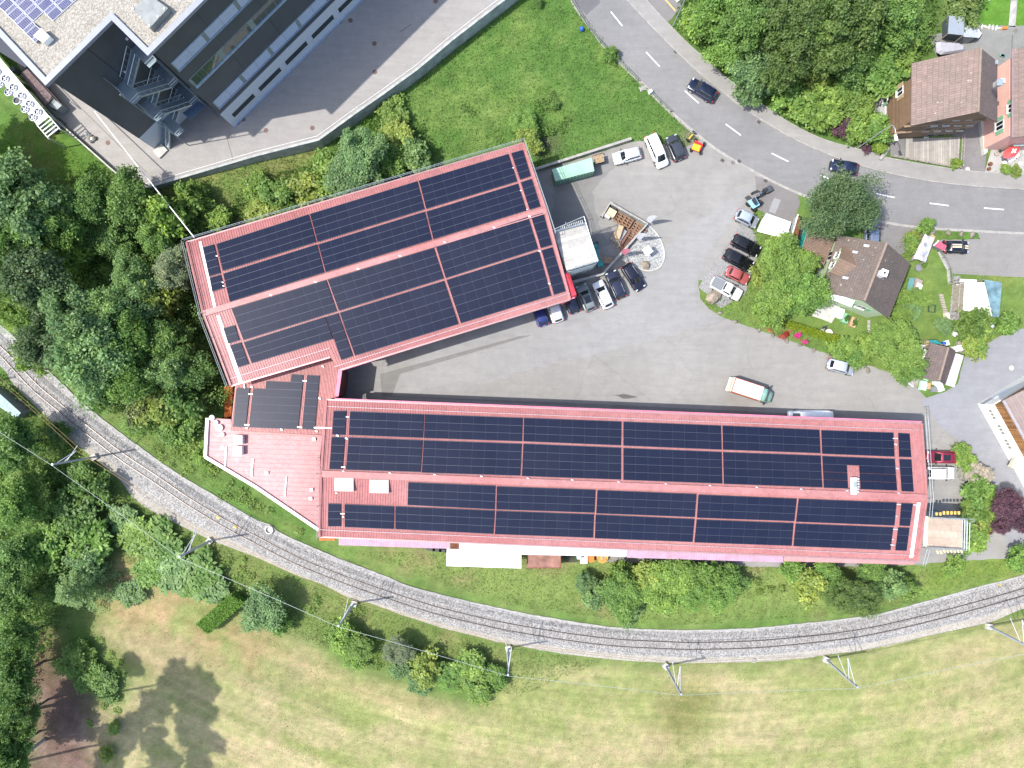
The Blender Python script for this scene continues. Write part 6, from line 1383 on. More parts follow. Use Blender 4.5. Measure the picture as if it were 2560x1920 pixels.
def car(label, px, py, vx, vy, kind, col, Lpx=None, cat='car', name='parked_car', group='cars parked in the yard', roof=None, rails=None, sun=False, cover=None, plate=None, stripes=None):
    S = SECT[kind]; L = (Lpx*PXM*.985) if Lpx else S['L']; w = S['w']/2; h = S['h']; belt = S['belt']
    p = W(px, py, .9); t = thing(name, label, cat, (p.x, p.y, .02), math.atan2(-vy, vx), group)
    PNT = paint(col); B = lambda m, nm, mat, par=t, sm=False: m.build(nm, mat, par, smooth=sm, world=False)
    st = [(.5, .60, .56), (.492, .74, .66), (.47, .87, .74), (.43, .95, .80), (.33, .99, .86), (.2, 1.0, .93), (0, 1.0, .97), (-.25, 1.0, .99), (-.40, .985, 1.0), (-.465, .95, .99), (-.488, .87, .93), (-.5, .74, .72)]
    if kind in ('van', 'mpv'): st[0:5] = [(.5, .66, .62), (.492, .80, .74), (.475, .91, .82), (.44, .97, .90), (.38, .99, .97)]
    if kind == 'classic': st = [(a, min(1, b*1.06+.02) if a > .4 or a < -.44 else b, c) for a, b, c in st]
    def prof(a, wf, hf):
        W_ = w*wf; D = belt*hf; return [(-W_*.93, .2), (-W_, .36), (-W_*1.0, .56), (-W_*.985, D*.86), (-W_*.93, D*.965), (-W_*.66, D), (-W_*.3, D*1.015), (0, D*1.02)]
    rows = []
    for a, wf, hf in st:
        q = prof(a, wf, hf); q = q+[(-y, z) for y, z in reversed(q[:-1])]; rows.append([(a*L, y, z) for y, z in q])
    m = MB(); grid_faces(m, rows); k = len(rows[0])
    m.f.append(tuple(range(k))); m.m.append(0); e = len(m.v)-k; m.f.append(tuple(range(e+k-1, e-1, -1))); m.m.append(0)
    b = B(m, 'body', PNT, sm=True)
    # cabin
    x0, x1, x2, x3 = S['ws'][0]*L, S['ws'][1]*L, S['rg'][0]*L, S['rg'][1]*L; wb = w*.93; wt = w*(.74 if kind != 'van' else .86); zb = belt*.93
    def arc(x, wd, z, bow, n=9, crown=.0): return [(x+bow*(1-(2*i/(n-1)-1)**2), (2*i/(n-1)-1)*wd, z+crown*(1-(2*i/(n-1)-1)**2)) for i in range(n)]
    c = MB(); R0 = arc(x0, wb*.93, zb, .13); R1 = arc(x1, wt, h-.05, .05, crown=.03); R2 = arc((x1*.7+x2*.3), wt*1.01, h, .0, crown=.045); R3 = arc((x1*.2+x2*.8), wt, h-.01, 0, crown=.04); R4 = arc(x2, wt*.95, h-.06, -.04, crown=.03); R5 = arc(x3, wb*.86, zb, -.08)
    grid_faces(c, [R0, R1, R2, R3, R4, R5]); cab = B(c, 'roof', paint(roof) if roof else PNT, sm=True)
    for s in (1, -1):
        c = MB(); pts = [(x0, s*wb*.93, zb-.06), (x1, s*wt, h-.05), (x2, s*wt*.95, h-.06), (x3, s*wb*.86, zb-.06)]; c.face(pts if s < 0 else pts[::-1]); B(c, 'side_panel', PNT, cab)
        g = MB(); nseg = 3 if kind in ('estate', 'suv', 'mpv') else 2
        def sp(u, v, o=.018):
            a = Vector(pts[0]).lerp(Vector(pts[3]), u); bb = Vector(pts[1]).lerp(Vector(pts[2]), u); q = a.lerp(bb, v); return (q.x, q.y+s*o, q.z+.01)
        for i in range(nseg):
            u0 = .05+i*.9/nseg; u1 = u0+.9/nseg-.035
            if kind == 'van' and i: break
            g.face([sp(u0 if i else .10, .2), sp(u1, .2), sp(u1, .88), sp(u0 if i else .05, .88)])
        B(g, 'side_window', DARKGLASS)
    def glass(Ra, Rb, a, bb, nm, dx):
        g = MB(); n = len(Ra); ra = []; rb = []
        for i in range(1, n-1):
            P_ = Vector(Ra[i]); Q = Vector(Rb[i]); n_ = Vector((dx, 0, abs((P_-Q).x)/max(.1, abs((Q-P_).z)))).normalized()*.02
            ra.append(P_.lerp(Q, a)+n_); rb.append(P_.lerp(Q, bb)+n_)
        grid_faces(g, [ra, rb]); return B(g, nm, DARKGLASS, sm=True)
    glass(R0, R1, .04, .97, 'windscreen', 1)
    glass(R5, R4, .25, .95, 'rear_window', -1)
    if kind in ('estate', 'suv', 'mpv', 'hatch') and rails is not False:
        for s in (1, -1):
            m = MB(); m.bar((x1-.3, s*wt*.93, h+.03), (x2+.15, s*wt*.92, h+.02), .035, .05); B(m, 'roof_rail', CHROME if rails else BLACKP, cab)
    if sun:
        m = MB(); m.hexa([(x1-.25, -wt*.62, h+.0), (x1*.35+x2*.65, -wt*.62, h), (x1*.35+x2*.65, wt*.62, h), (x1-.25, wt*.62, h)][::-1], [(x1-.25, -wt*.62, h+.055), (x1*.35+x2*.65, -wt*.62, h+.06), (x1*.35+x2*.65, wt*.62, h+.06), (x1-.25, wt*.62, h+.055)][::-1]); B(m, 'sunroof', DARKGLASS, cab)
    if kind == 'pickup':
        m = MB(); m.hexa([(x3-.1, -w*.82, belt*.9), (-L*.48, -w*.8, belt*.9), (-L*.48, w*.8, belt*.9), (x3-.1, w*.82, belt*.9)][::-1], [(x3-.1, -w*.82, belt+.05), (-L*.48, -w*.8, belt+.04), (-L*.48, w*.8, belt+.04), (x3-.1, w*.82, belt+.05)][::-1]); B(m, 'bed_cover', GREYW)
    m = MB(); m.box((L*.493, 0, .45), (.05, w*1.1, .22)); B(m, 'grille', BLACKP)
    m = MB(); m.box((x0+.07, 0, belt*.9), (.16, w*1.6, .03)); B(m, 'wiper_cowl', BLACKP)
    for s in (1, -1):
        m = MB(); y = s*w*.70; m.hexa([(L*.485, y-.16, belt*.62), (L*.44, y+s*.0-.2, belt*.62), (L*.44, y+.2, belt*.62), (L*.475, y+.16, belt*.62)], [(L*.475, y-.15, belt*.795), (L*.43, y-.17, belt*.835), (L*.43, y+.17, belt*.835), (L*.465, y+.15, belt*.79)]); B(m, 'headlight', LAMPG)
        m = MB(); m.box((-L*.482, s*w*.80, belt*.84), (.12, .2, .2)); B(m, 'tail_light', REDL)
        m = MB(); m.box((x0-.12, s*(w+.07), belt+.02), (.16, .2, .14)); B(m, 'mirror', BLACKP if sum(col) > .2 else PNT)
        for x in (L*.31, -L*.29):
            m = MB(); y = s*(w-.10); m.tube((x, y-.11, .32), (x, y+.11, .32), .325, n=18); wh = B(m, 'wheel', BLACK)
            m = MB(); m.tube((x, y+s*.10, .32), (x, y+s*.122, .32), .2, n=12); B(m, 'rim', CHROME, wh)
            m = MB(); m.box((x, s*(w-.02), .5), (.82, .06, .30)); B(m, 'wheel_arch', BLACKP)
    m = MB(); m.box((-L*.5, 0, .6), (.04, .5, .12)); B(m, 'number_plate', YELLOW if plate else WHITE)
    if stripes:
        for s in (.16, -.16):
            m = MB(); m.face([(x1-.15, s-.1, h+.052), (x1-.15, s+.1, h+.052), (x2+.1, s+.1, h+.03), (x2+.1, s-.1, h+.03)][::1]); B(m, 'stripe', pbr('cream_stripe', (.6, .5, .33), .5)); m = MB(); m.face([(L*.47, s-.1, belt*.79), (L*.47, s+.1, belt*.79), (x0+.2, s+.1, belt*.975), (x0+.2, s-.1, belt*.975)]); B(m, 'stripe', pbr('cream_stripe', (.6, .5, .33), .5))
    return t
NAVY, BLK, SIL, WHT, DGR, GRY = (.010, .016, .045), (.006, .006, .009), (.42, .44, .46), (.74, .75, .75), (.045, .05, .062), (.16, .18, .19)
car('dark navy car driving on the main road below the road wood', 1757, 224, -180, -110, 'suv', NAVY, 76, name='driving_car', group=None, rails=True)
car('dark blue car on the road half hidden by the big pine', 2112, 417, -240, -48, 'hatch', (.012, .018, .04), 70, name='driving_car', group=None)
car('silver white estate car parked beside the green container', 1568, 388, -240, 62, 'estate', (.58, .6, .62), 72, rails=True)
car('long white van like car parked nose down beside the meadow edge', 1642, 376, 118, 262, 'mpv', WHT, 88, rails=False)
car('dark grey car parked next to the long white car', 1689, 368, -75, -190, 'suv', DGR, 66)
car('black car parked nearest the gravel island, nose to the lane', 1584, 692, 110, 168, 'estate', (.008, .009, .02), 74, rails=True)
car('dark navy estate with yellow number plate in the row by the hall', 1540, 711, -85, -200, 'estate', (.018, .022, .045), 74, plate=True, rails=True)
car('white car between the navy estate and the grey green car', 1508, 736, -95, -200, 'hatch', (.66, .68, .7), 74, rails=False)
car('grey green car with dark sunroof in the row by the hall', 1465, 743, -82, -198, 'estate', (.19, .215, .21), 72, sun=True)
car('small dark navy car with red lights tucked by the red tarp', 1427, 752, -85, -205, 'hatch', (.012, .018, .035), 64)
car('white car half under the hall eave', 1386, 772, -70, -205, 'estate', WHT, 70, rails=False)
car('blue car half under the hall eave, first of the row', 1350, 784, -72, -205, 'hatch', (.02, .035, .16), 64)
car('small silver grey car parked next to the light blue loader', 1869, 546, 160, 75, 'hatch', (.26, .28, .31), 60, roof=(.36, .42, .52), group='cars parked by the garden')
car('black estate car, upper of two, parked nose to the garden', 1867, 613, 235, 122, 'estate', BLK, 76, group='cars parked by the garden')
car('black estate car with red tail lamp, lower of two by the garden', 1848, 650, 235, 125, 'estate', (.009, .007, .009), 80, group='cars parked by the garden')
car('faded red old boxy car parked by the garden', 1846, 688, 190, 92, 'classic', (.36, .085, .08), 62, group='cars parked by the garden', rails=False)
car('white pickup truck with grey bed cover near the boulder', 1817, 721, 240, 128, 'pickup', WHT, 84, cat='pickup', name='pickup_truck', group='cars parked by the garden')
car('silver hatchback driving along the yard edge below the garden', 2105, 917, 215, 55, 'hatch', (.30, .33, .38), 70, name='driving_car', group=None, roof=(.46, .5, .56), rails=False)
car('white delivery van squeezed along the long hall eave', 2024, 1043, -240, 4, 'van', (.88, .87, .85), 108, cat='van', name='van', group=None)
car('dark red car parked at the end gable of the long hall', 2355, 1143, -240, -6, 'hatch', (.24, .012, .035), 74, sun=True, group='cars at the end of the long hall')
car('white car parked beside the dark red car', 2353, 1183, 240, 2, 'estate', WHT, 74, rails=False, sun=False, group='cars at the end of the long hall')
car('black car with two cream stripes beside the red lidded trailer', 2394, 617, 210, 4, 'hatch', (.008, .009, .02), 62, stripes=True, group=None, rails=False)
car('grey car in the driveway under the pine behind the green house', 2180, 584, 6, -220, 'suv', (.16, .2, .28), 66, group=None)
# box truck
def box_truck():
    a = math.atan2(-146, 445); p = W(1875, 976, 1.8); t = thing('box_truck', 'small lorry with white topped orange red box body and pale green cab crossing the yard', 'lorry', (p.x, p.y, .02), a)
    B = lambda m, nm, mat, par=t, sm=False: m.build(nm, mat, par, smooth=sm, world=False)
    OR = pbr('box_orange', (.50, .15, .09), .55, 0, .1); MINT = paint((.22, .40, .34), 0, .35)
    m = MB(); m.box((-.55, 0, 1.55), (4.2, 2.05, 1.9)); bx = B(m, 'box_body', OR)
    m = MB(); m.box((-.52, 0, 2.515), (4.05, 1.85, .03)); B(m, 'box_roof', WHITEM, bx)
    m = MB(); m.box((-2.75, 0, 1.5), (.12, 2.1, 1.85)); m.box((-2.92, 0, .8), (.22, 2.0, .35)); B(m, 'tail_lift', pbr('tail_lift', (.5, .5, .42), .5), t)
    m = MB(); m.box((-2.66, 0, 1.6), (.05, 1.9, 1.7)); B(m, 'rear_door', pbr('dark_red_door', (.12, .03, .03), .6))
    rows = []
    for x, wd, z in ((1.6, .98, 2.25), (2.1, .98, 2.28), (2.35, .95, 2.1), (2.75, .9, 1.45), (3.2, .86, 1.25), (3.5, .72, 1.05), (3.62, .55, .8)):
        rows.append([(x, -wd, .4), (x, -wd, z*.8), (x, -wd*.9, z), (x, 0, z*1.03), (x, wd*.9, z), (x, wd, z*.8), (x, wd, .4)])
    m = MB(); grid_faces(m, rows); m.face(rows[0][::-1]); m.face(rows[-1]); B(m, 'cab', MINT, sm=True)
    m = MB(); m.face([(2.38, -.8, 2.12), (2.38, .8, 2.12), (2.80, .78, 1.5), (2.80, -.78, 1.5)][::-1]); B(m, 'windscreen', DARKGLASS)
    m = MB(); m.box((1.35, 0, .55), (.5, 1.8, .5)); m.box((0, 0, .55), (6, .9, .2)); B(m, 'chassis', BLACKP)
    for s in (1, -1):
        m = MB(); m.box((2.5, s*1.22, 1.6), (.14, .22, .4)); B(m, 'mirror', BLACKP)
        m = MB(); m.box((3.45, s*.62, .85), (.15, .25, .2)); B(m, 'headlight', LAMPG)
        m = MB(); m.box((2.0, s*.985, 1.75), (.7, .02, .5)); B(m, 'side_window', DARKGLASS)
        for x in (2.7, -1.5):
            m = MB(); m.tube((x, s*.72, .4), (x, s*1.0, .4), .4, n=18); B(m, 'wheel', BLACK)
box_truck()
# light blue compact loader with dark attachment
t = thing('wheel_loader', 'light blue compact loader with black bucket arms beside the road edge', 'loader', W(1885, 507, 0), 0)
m = MB(); m.hexa([W(1868, 506, .5), W(1883, 522, .5), W(1900, 512, .5), W(1890, 494, .5)], [W(1868, 503, 1.2), W(1883, 522, 1.15), W(1900, 512, 1.3), W(1889, 493, 1.5)]); m.build('body', pbr('light_blue', (.22, .45, .62), .4), t)
m = MB(); m.hexa([W(1878, 500, 1.3), W(1887, 513, 1.3), W(1894, 509, 1.3), W(1886, 493, 1.3)], [W(1878, 500, 2.1), W(1887, 513, 2.1), W(1894, 508, 2.1), W(1886, 493, 2.1)]); m.build('cab', BLACKP, t)
m = MB(); m.hexa([W(1862, 494, .2), W(1871, 504, .2), W(1879, 497, .2), W(1871, 488, .2)], [W(1861, 494, .8), W(1870, 504, .7), W(1879, 497, .9), W(1871, 488, .9)]); m.build('bucket', BLACKP, t)
for p in ((1870, 511), (1884, 524), (1900, 507), (1889, 493)): q = W(*p, .4); MB().tube((q.x-.1, q.y-.1, .4), (q.x+.15, q.y+.15, .4), .38, n=14).build('wheel', BLACK, t)
t = thing('digger_arm', 'black and grey digger attachment lying beside the light blue loader', 'attachment', W(1903, 487, 0))
m = MB(); m.bar(W(1880, 493, .8), W(1900, 485, 1.3), .45, .5); m.bar(W(1900, 485, 1.3), W(1918, 474, .8), .4, .4); m.box(W(1888, 484, .8), (.9, .7, .6), .4); m.build('boom', BLACKP, t)
m = MB(); m.bar(W(1890, 488, 1.6), W(1905, 481, 1.6), .14, .14); m.build('ram', CHROME, t); MB().box(W(1919, 474, .6), (1.0, .8, .8), .5).build('bucket', pbr('bucket_grey', (.08, .09, .1), .5, .4), t)
# red and yellow road cart, yellow bike
t = thing('road_cart', 'red framed cart with bright yellow cover at the corner of yard and road', 'cart', W(1744, 365, 0))
m = MB(); m.hexa([W(1728, 373, .4), W(1748, 381, .4), W(1758, 362, .4), W(1738, 352, .4)], [W(1728, 373, .9), W(1748, 381, .9), W(1758, 362, .9), W(1738, 352, .9)]); m.build('body', RED, t)
m = MB(); m.slab([W(1729, 372, 1.0), W(1747, 379, 1.0), W(1753, 364, 1.0), W(1735, 358, 1.0)][::1], .08); m.build('cover', YELLOW, t)
m = MB(); m.tube(W(1738, 351, .4), W(1738, 351, 1.2), .05); m.tube(W(1757, 361, .4), W(1757, 361, 1.2), .05); m.tube(W(1738, 351, 1.2), W(1757, 361, 1.2), .06); m.build('handle', RED, t)
for p in ((1727, 375), (1751, 382), (1760, 360), (1738, 350)): q = W(*p, .3); MB().tube((q.x-.08, q.y, .3), (q.x+.08, q.y, .3), .3, n=14).build('wheel', BLACK, t)
t = thing('bicycle', 'yellow bicycle like frame standing on gravel beside the red cart', 'bicycle', W(1727, 342, 0))
m = MB(); m.bar(W(1722, 347, .7), W(1731, 336, .8), .16, .2); m.build('frame', YELLOW, t)
for p in ((1719, 351), (1735, 331)): q = W(*p, .34); MB().tube((q.x-.03, q.y-.03, .34), (q.x+.03, q.y+.03, .34), .34, n=18).build('wheel', BLACK, t)
MB().bar(W(1730, 329, 1.0), W(1740, 333, 1.0), .06, .06).build('handlebar', CHROME, t)
# ------------------------------------------------------------------ yard things
t = thing('steel_container', 'pale green open topped steel container with ribbed sides beside the concrete wall', 'container', W(1432, 432, 0))
cq = [(1379.8, 423.8), (1479, 394), (1486, 427.3), (1388.5, 452.8)]; cg = P2(cq, 2.4); CG = pbr('container_green', (.19, .36, .25), .6, 0, .12, sc=.8, fine=.25)
MB().prism([(p.x, p.y) for p in cg][::-1], .15, 2.34).build('body', CG, t)
m = MB(); m.slab([Vector((p.x, p.y, 2.4)) for p in cg][::-1], .058); m.build('lid', pbr('container_lid', (.26, .44, .33), .55, 0, .14, sc=.5, fine=.2), t)
m = MB()
for i in range(12):
    a_ = cg[3].lerp(cg[2], (i+.5)/12); m.box((a_.x, a_.y, 1.2), (.1, .14, 2.1), .29)
    a_ = cg[0].lerp(cg[1], (i+.5)/12); m.box((a_.x, a_.y, 1.2), (.1, .14, 2.1), .29)
m.build('rib', CG, t)
m = MB()
for i in range(8):
    a_, b_ = quadpt([(1481, 391), (1508, 384), (1511, 404), (1487, 410)], (i+.5)/8, 0), quadpt([(1481, 391), (1508, 384), (1511, 404), (1487, 410)], (i+.5)/8, 1); m.bar(W(*a_, 1.3), W(*b_, 1.3), .12, .16)
t = thing('timber_rack', 'slatted timber rack standing between green container and silver estate car', 'rack', W(1496, 398, 0)); m.build('slats', WOOD, t)
m = MB(); m.bar(W(1484, 410, .3), W(1512, 404, .3), .15, .3); m.bar(W(1482, 391, .3), W(1508, 384, .3), .15, .3); m.build('frame', BLACKP, t)
# island, L wall, pallets, flags
m = MB().prism([(p.x, p.y) for p in P2(cr([(1617, 560), (1640, 583), (1655, 610), (1661, 640), (1652, 664), (1635, 675), (1615, 677), (1590, 668), (1570, 656), (1556, 650)], 5)+[(1584, 606)])], 0, .07)
m.build('gravel_island', gravel('island_gravel', (.17, .175, .17), (.38, .385, .375), 7, .12), kind='structure', label='gravel island with pale rounded kerb')
m = MB(); ribbon(m, [(p.x, p.y) for p in P2(cr([(1617, 560), (1640, 583), (1655, 610), (1661, 640), (1652, 664), (1635, 675), (1615, 677), (1590, 668), (1570, 656), (1554, 649)], 6))], [(-.08, 0), (-.08, .16), (.08, .16), (.08, 0)]); m.build('kerb', CONCL, kind='structure', label='rounded kerb of the gravel island')
wl = [(p.x, p.y) for p in P2([(1504, 541), (1526, 506), (1619, 559), (1553, 634), (1507, 685), (1428, 706)], 1.0)]
m = MB(); ribbon(m, wl, [(.14, 0), (.14, 1.0), (-.2, 1.0), (-.2, 0)]); tag(m.build('retaining_wall', CONC), 'angled concrete wall enclosing the brown pallets', 'wall')
pa = -0.52
def pat(x, y, z=0): return W(x, y, z)
for i, (x, y, k, l) in enumerate([(1548, 548, 5, 'brown pallet stack beside the boxed goods'), (1567, 558, 6, 'tallest brown pallet stack in the middle of the wall corner'), (1590, 571, 4, 'brown pallet stack near the first flag'), (1602, 580, 3, 'low brown pallet stack in the wall corner point'), (1563, 575, 2, 'low brown pallets at the open side'), (1583, 588, 2, 'low dark pallets behind the sloping wall')]):
    pallet('pallet', l, pat(x, y), pa, 1.25, 1.3, mat=pbr('pallet_brown', (.24, .14, .085), .85, 0, .3, sc=4, fine=.4), n=4, stack=k, group='brown pallets inside the concrete wall')
for x, y, l in ((1527, 530, 'grey crate with blue lid behind the cardboard topped box'), (1518, 541, 'pale crate beside the cardboard topped box'), (1533, 524, 'dark crate at the wall end')):
    tag(MB().box(W(x, y, .4), (.8, .6, .75), pa).build('crate', [GREYW, pbr('pale_crate', (.42, .44, .46), .6), BLACKP][l.count('pale')+2*l.count('dark')]), l, 'crate', 'crates at the wall end')
tag(MB().box(W(1528, 533, .7), (1.2, .95, 1.0), pa).build('box', pbr('cream_box', (.62, .50, .28), .8)), 'cream topped cardboard box at the end of the pallets', 'box')
for x, y, r_, z0, s_, l, mt in ((1541, 589, 1.0, .3, (1.1, 1.9), 'weathered board stack leaning askew on the yard', WOODG), (1547, 582, 1.25, .9, (.7, 1.9), 'light new timber bundle lying across the board stack', pbr('timber_new', (.46, .33, .2), .8, 0, .15, sc=3, fine=.4)), (1553, 588, 1.0, .5, (.8, 1.7), 'grey sheet stack under the light timber bundle', pbr('sheet_grey', (.30, .29, .28), .8, fine=.3)), (1562, 594, 1.0, .3, (.5, 2.3), 'long brown plank pile along the board stack', pbr('plank_red', (.17, .09, .07), .85, fine=.4))):
    m = MB(); n = 5
    for i in range(n): off = (i/(n-1)-.5)*(s_[0]*.8); c_ = W(x, y, z0); m.box((c_.x-math.sin(r_)*off, c_.y+math.cos(r_)*off, z0), (s_[1], s_[0]/n*.92, z0*.9+.1), r_)
    tag(m.build('timber_stack', mt), l, 'timber stack')
pallet('pallet', 'greyish empty pallet in front of the board stack', W(1539, 609), -1.15, 1.3, .9, mat=WOODG, n=5, stack=2)
tag(MB().prism([(p.x, p.y) for p in P2([(1560, 600), (1576, 582), (1588, 594), (1552, 628), (1548, 618)])][::-1], .03, .1).build('bark_heap', pbr('bark_mulch', (.10, .05, .035), .95, 0, .35, sc=5, bmp=.5, fine=.5)), 'reddish brown bark litter in the corner of the angled wall', 'bark', kind='stuff')
pallet('pallet', 'wide flat board pallet near the teal forklift', W(1516, 652), -.03, 1.65, .9, mat=pbr('board_pale', (.28, .2, .14), .8, fine=.4), n=8, stack=3)
def flag(label, x, y, xt, yt, mat, tip):
    t = thing('beach_flag', label, 'flag', W(x, y, 0)); b = W(x, y, 0); H_ = 5.6; top = W(xt, yt, 5.4)
    MB().tube(b, (b.x, b.y, H_*.7), .035, .025, 6).build('pole', STEEL, t)
    d = Vector((math.cos(2.6), math.sin(2.6), 0)); m = MB(); pr = [(1.3, .0), (1.3, .55), (1.9, .78), (2.6, .86), (3.4, .84), (4.2, .72), (4.9, .5), (5.4, .2), (5.55, .0)]
    q = [(b.x, b.y, 1.3)]+[(b.x+d.x*w_, b.y+d.y*w_, z_) for z_, w_ in pr[1:]]
    n_ = Vector((-d.y, d.x, 0))*.012; m.face([Vector(a)+n_ for a in q]); m.face([Vector(a)-n_ for a in q][::-1]); m.build('banner', mat, t)
    return t
FLW = pbr('flag_white', (.62, .64, .7), .7, 0, .08, sc=1.5); FLR = pbr('flag_pink', (.62, .2, .27), .7, 0, .1, sc=1.5)
flag('white feather flag at the far corner of the angled wall', 1622, 564, 1646, 533, FLW, 0)
flag('white feather flag in the middle of the angled wall', 1597, 606, 1618, 580, FLW, 0)
flag('pink red feather flag nearest the parked cars', 1560, 643, 1578, 620, FLR, 0)
t = thing('sign_board', 'white square sign board on two posts in the gravel island', 'sign', W(1617, 626, 0))
c_ = W(1620, 625, 2.0); d = Vector((math.cos(.72), math.sin(.72), 0)); n_ = Vector((-d.y, d.x, 0))
m = MB(); m.hexa([c_-d*.75-n_*.5-UP*.06, c_+d*.45-n_*.62-UP*.06, c_+d*.45+n_*.5-UP*.06, c_-d*.6+n_*.55-UP*.06], [c_-d*.75-n_*.5+UP*.06, c_+d*.45-n_*.62+UP*.06, c_+d*.45+n_*.5+UP*.06, c_-d*.6+n_*.55+UP*.06]); m.build('board', WHITEM, t)
for s in (-.5, .3): q = c_+d*s; MB().tube((q.x, q.y, 0), (q.x, q.y, 1.94), .04).build('post', STEEL, t)
def boulder(label, x, y, r, h, seed, sx=1.0, mat=None, group=None):
    rg = random.Random(seed); me = bpy.data.meshes.new('boulder'); bm = bmesh.new(); bmesh.ops.create_icosphere(bm, subdivisions=3, radius=1)
    for v in bm.verts: k = 1+.28*mnoise.noise(v.co*1.3+Vector((seed, 0, 0)))+.1*mnoise.noise(v.co*4+Vector((0, seed, 0))); v.co = Vector((v.co.x*k*r*sx, v.co.y*k*r/sx, v.co.z*k*h))
    bm.to_mesh(me); bm.free(); me.materials.append(mat or STONE); o = bpy.data.objects.new('boulder', me); COL.objects.link(o); o.location = W(x, y, h*.4); o.rotation_euler = (0, 0, rg.uniform(0, 3))
    return tag(o, label, 'boulder', group)
boulder('big tan grey boulder on the grass below the white pickup', 1784, 742, 1.05, .8, 3, 1.15, pbr('boulder_tan', (.24, .20, .15), .9, 0, .3, sc=1.6, bmp=.8, fine=.5))
boulder('tan boulder at the rounded end of the gravel island', 1614, 663, .6, .5, 5, 1.1, pbr('boulder_tan', (.24, .20, .15), .9))
for i, (x, y, l) in enumerate([(2331, 580, 'pale boulder at the end of the grass strip by the road'), (2371, 581, 'grey rock in the grass strip, first of three'), (2403, 584, 'grey rock in the grass strip, middle of three'), (2431, 587, 'grey rock in the grass strip, last of three'), (2303, 594, 'flat grey stone by the long white roof'), (1800, 782, 'reddish stone at the lawn tip by the boulder'), (1838, 804, 'grey stone on the lawn rim near the reddish stone'), (2555, 128, 'small rock near the furniture'), (2240, 1015, '')]):
    if l: boulder(l, x, y, (.5, .35, .35, .4, .5, .3, .3, .25)[i], .3, i+9, 1.2)
for i in range(9):
    boulder('grey border stone %s along the flower border' % ['next to the bright tree', 'with red flowers above', 'between two pink flowers', 'under the lime hedge start', 'under the lime hedge middle', 'below the lime hedge end', 'at the loose green strip', 'above the silver hatchback', 'nearest the weeping tree'][i], 1898+i*34, 826+i*12.5, .26+.05*(i % 3), .2, 40+i, 1.3, group='border stones')
# forklift and poles by the scaffold
t = thing('forklift', 'teal forklift partly under the scaffold deck by the turned hall', 'forklift', W(1490, 625, 0))
m = MB(); m.bar(W(1485, 614, 1.0), W(1499, 663, 1.0), .7, 1.2); m.build('body', TEAL, t); m = MB(); m.box(W(1487, 615, 1.8), (.9, .5, .2), .3); m.build('mast', TEAL, t); m = MB(); m.box(W(1500, 661, 1.5), (.8, .7, .9), .3); m.build('mast', TEAL, t)
for p in ((1483, 612), (1493, 609), (1494, 664), (1503, 661)): q = W(*p, .3); MB().tube((q.x-.1, q.y-.04, .3), (q.x+.1, q.y+.04, .3), .3, n=12).build('wheel', BLACK, t)
tag(MB().bar(W(1496, 626, 1.0), W(1503, 655, .4), .28, .3).build('barrier', ORANGE), 'orange barrier bar leaning beside the teal forklift', 'barrier')
# scaffolds
def scaffold(label, q, z, deckmat, levels=2, label2=None, zs=None, group='scaffold towers at the halls'):
    t = thing('scaffold', label, 'scaffold', W(*quadpt(q, .5, .5))); c = [W(*p, z) for p in q]
    m = MB(); A, B, C, D = c; L1 = (B-A).length; L2 = (D-A).length; up = [A, B, C, D]
    if (B-A).cross(C-B).z < 0: up = [D, C, B, A]; uvv = [(0, L2), (L1, L2), (L1, 0), (0, 0)]
    else: uvv = [(0, 0), (L1, 0), (L1, L2), (0, L2)]
    m.slab(up, .08); m.uv[1] = uvv; m.build('deck', deckmat, t)
    for k in range(levels):
        zz = z-2.2*(k+1)
        if zz < .5: break
        MB().slab([Vector((p.x, p.y, zz)) for p in up], .06).build('deck', WOODG, t)
    for s in (0, .5, 1):
        for v in (0, 1):
            p = A.lerp(B, s).lerp(D.lerp(C, s), v); MB().tube((p.x, p.y, 0), (p.x, p.y, z+1.05), .04, n=6).build('standard', STEEL, t)
    for a, b in ((A, B), (B, C), (C, D)):
        m = MB()
        for zz in (z+.5, z+1.0, z+.1, z-1.2, z-2.2, z-3.4, z-4.4): m.tube((a.x, a.y, zz), (b.x, b.y, zz), .035, n=6)
        m.tube((a.x, a.y, z-4.4), (b.x, b.y, z-.1), .03, n=6); m.build('ledger', STEEL, t)
    return t
sA = scaffold('tall scaffold tower with bleached white deck at the gable of the turned hall', [(1384, 582), (1461, 561), (1494, 655), (1417, 678)], 8.2, planks('deck_white', (.40, .385, .355), .5, 2.5, .7, .22), 3)
m = MB()
for i in range(16):
    a_, b_ = quadpt([(1386, 572), (1457, 549), (1460, 560), (1388, 582)], (i+.5)/16, 0), quadpt([(1386, 572), (1457, 549), (1460, 560), (1388, 582)], (i+.5)/16, 1); m.bar(W(*a_, 7.6), W(*b_, 7.9), .1, .04)
m.build('fence_panel', pbr('panel_pale', (.5, .5, .5), .6), sA)
m = MB(); m.tube(W(1380, 575, 9.2), W(1460, 541, 9.2), .05); m.tube(W(1460, 541, 9.2), W(1494, 653, 9.2), .05); m.tube(W(1417, 568, 8.2), W(1414, 556, 9.6), .05); m.build('top_rail', STEEL, sA)
m = MB(); m.hexa([W(1420, 688, 6.4), W(1480, 668, 6.4), W(1491, 657, 7.9), W(1417, 679, 7.9)], [W(1421, 690, 6.5), W(1481, 670, 6.5), W(1492, 659, 8.0), W(1418, 681, 8.0)]); m.build('side_net', pbr('net_greygreen', (.33, .4, .4), .6, 0, .15), sA)
sB = scaffold('scaffold platform with pinkish plywood deck at the end of the long hall', [(2320, 1292), (2405, 1296), (2404, 1372), (2317, 1367)], 6.2, planks('deck_ply', (.40, .31, .24), .9, 1.6, .75, .14), 2)
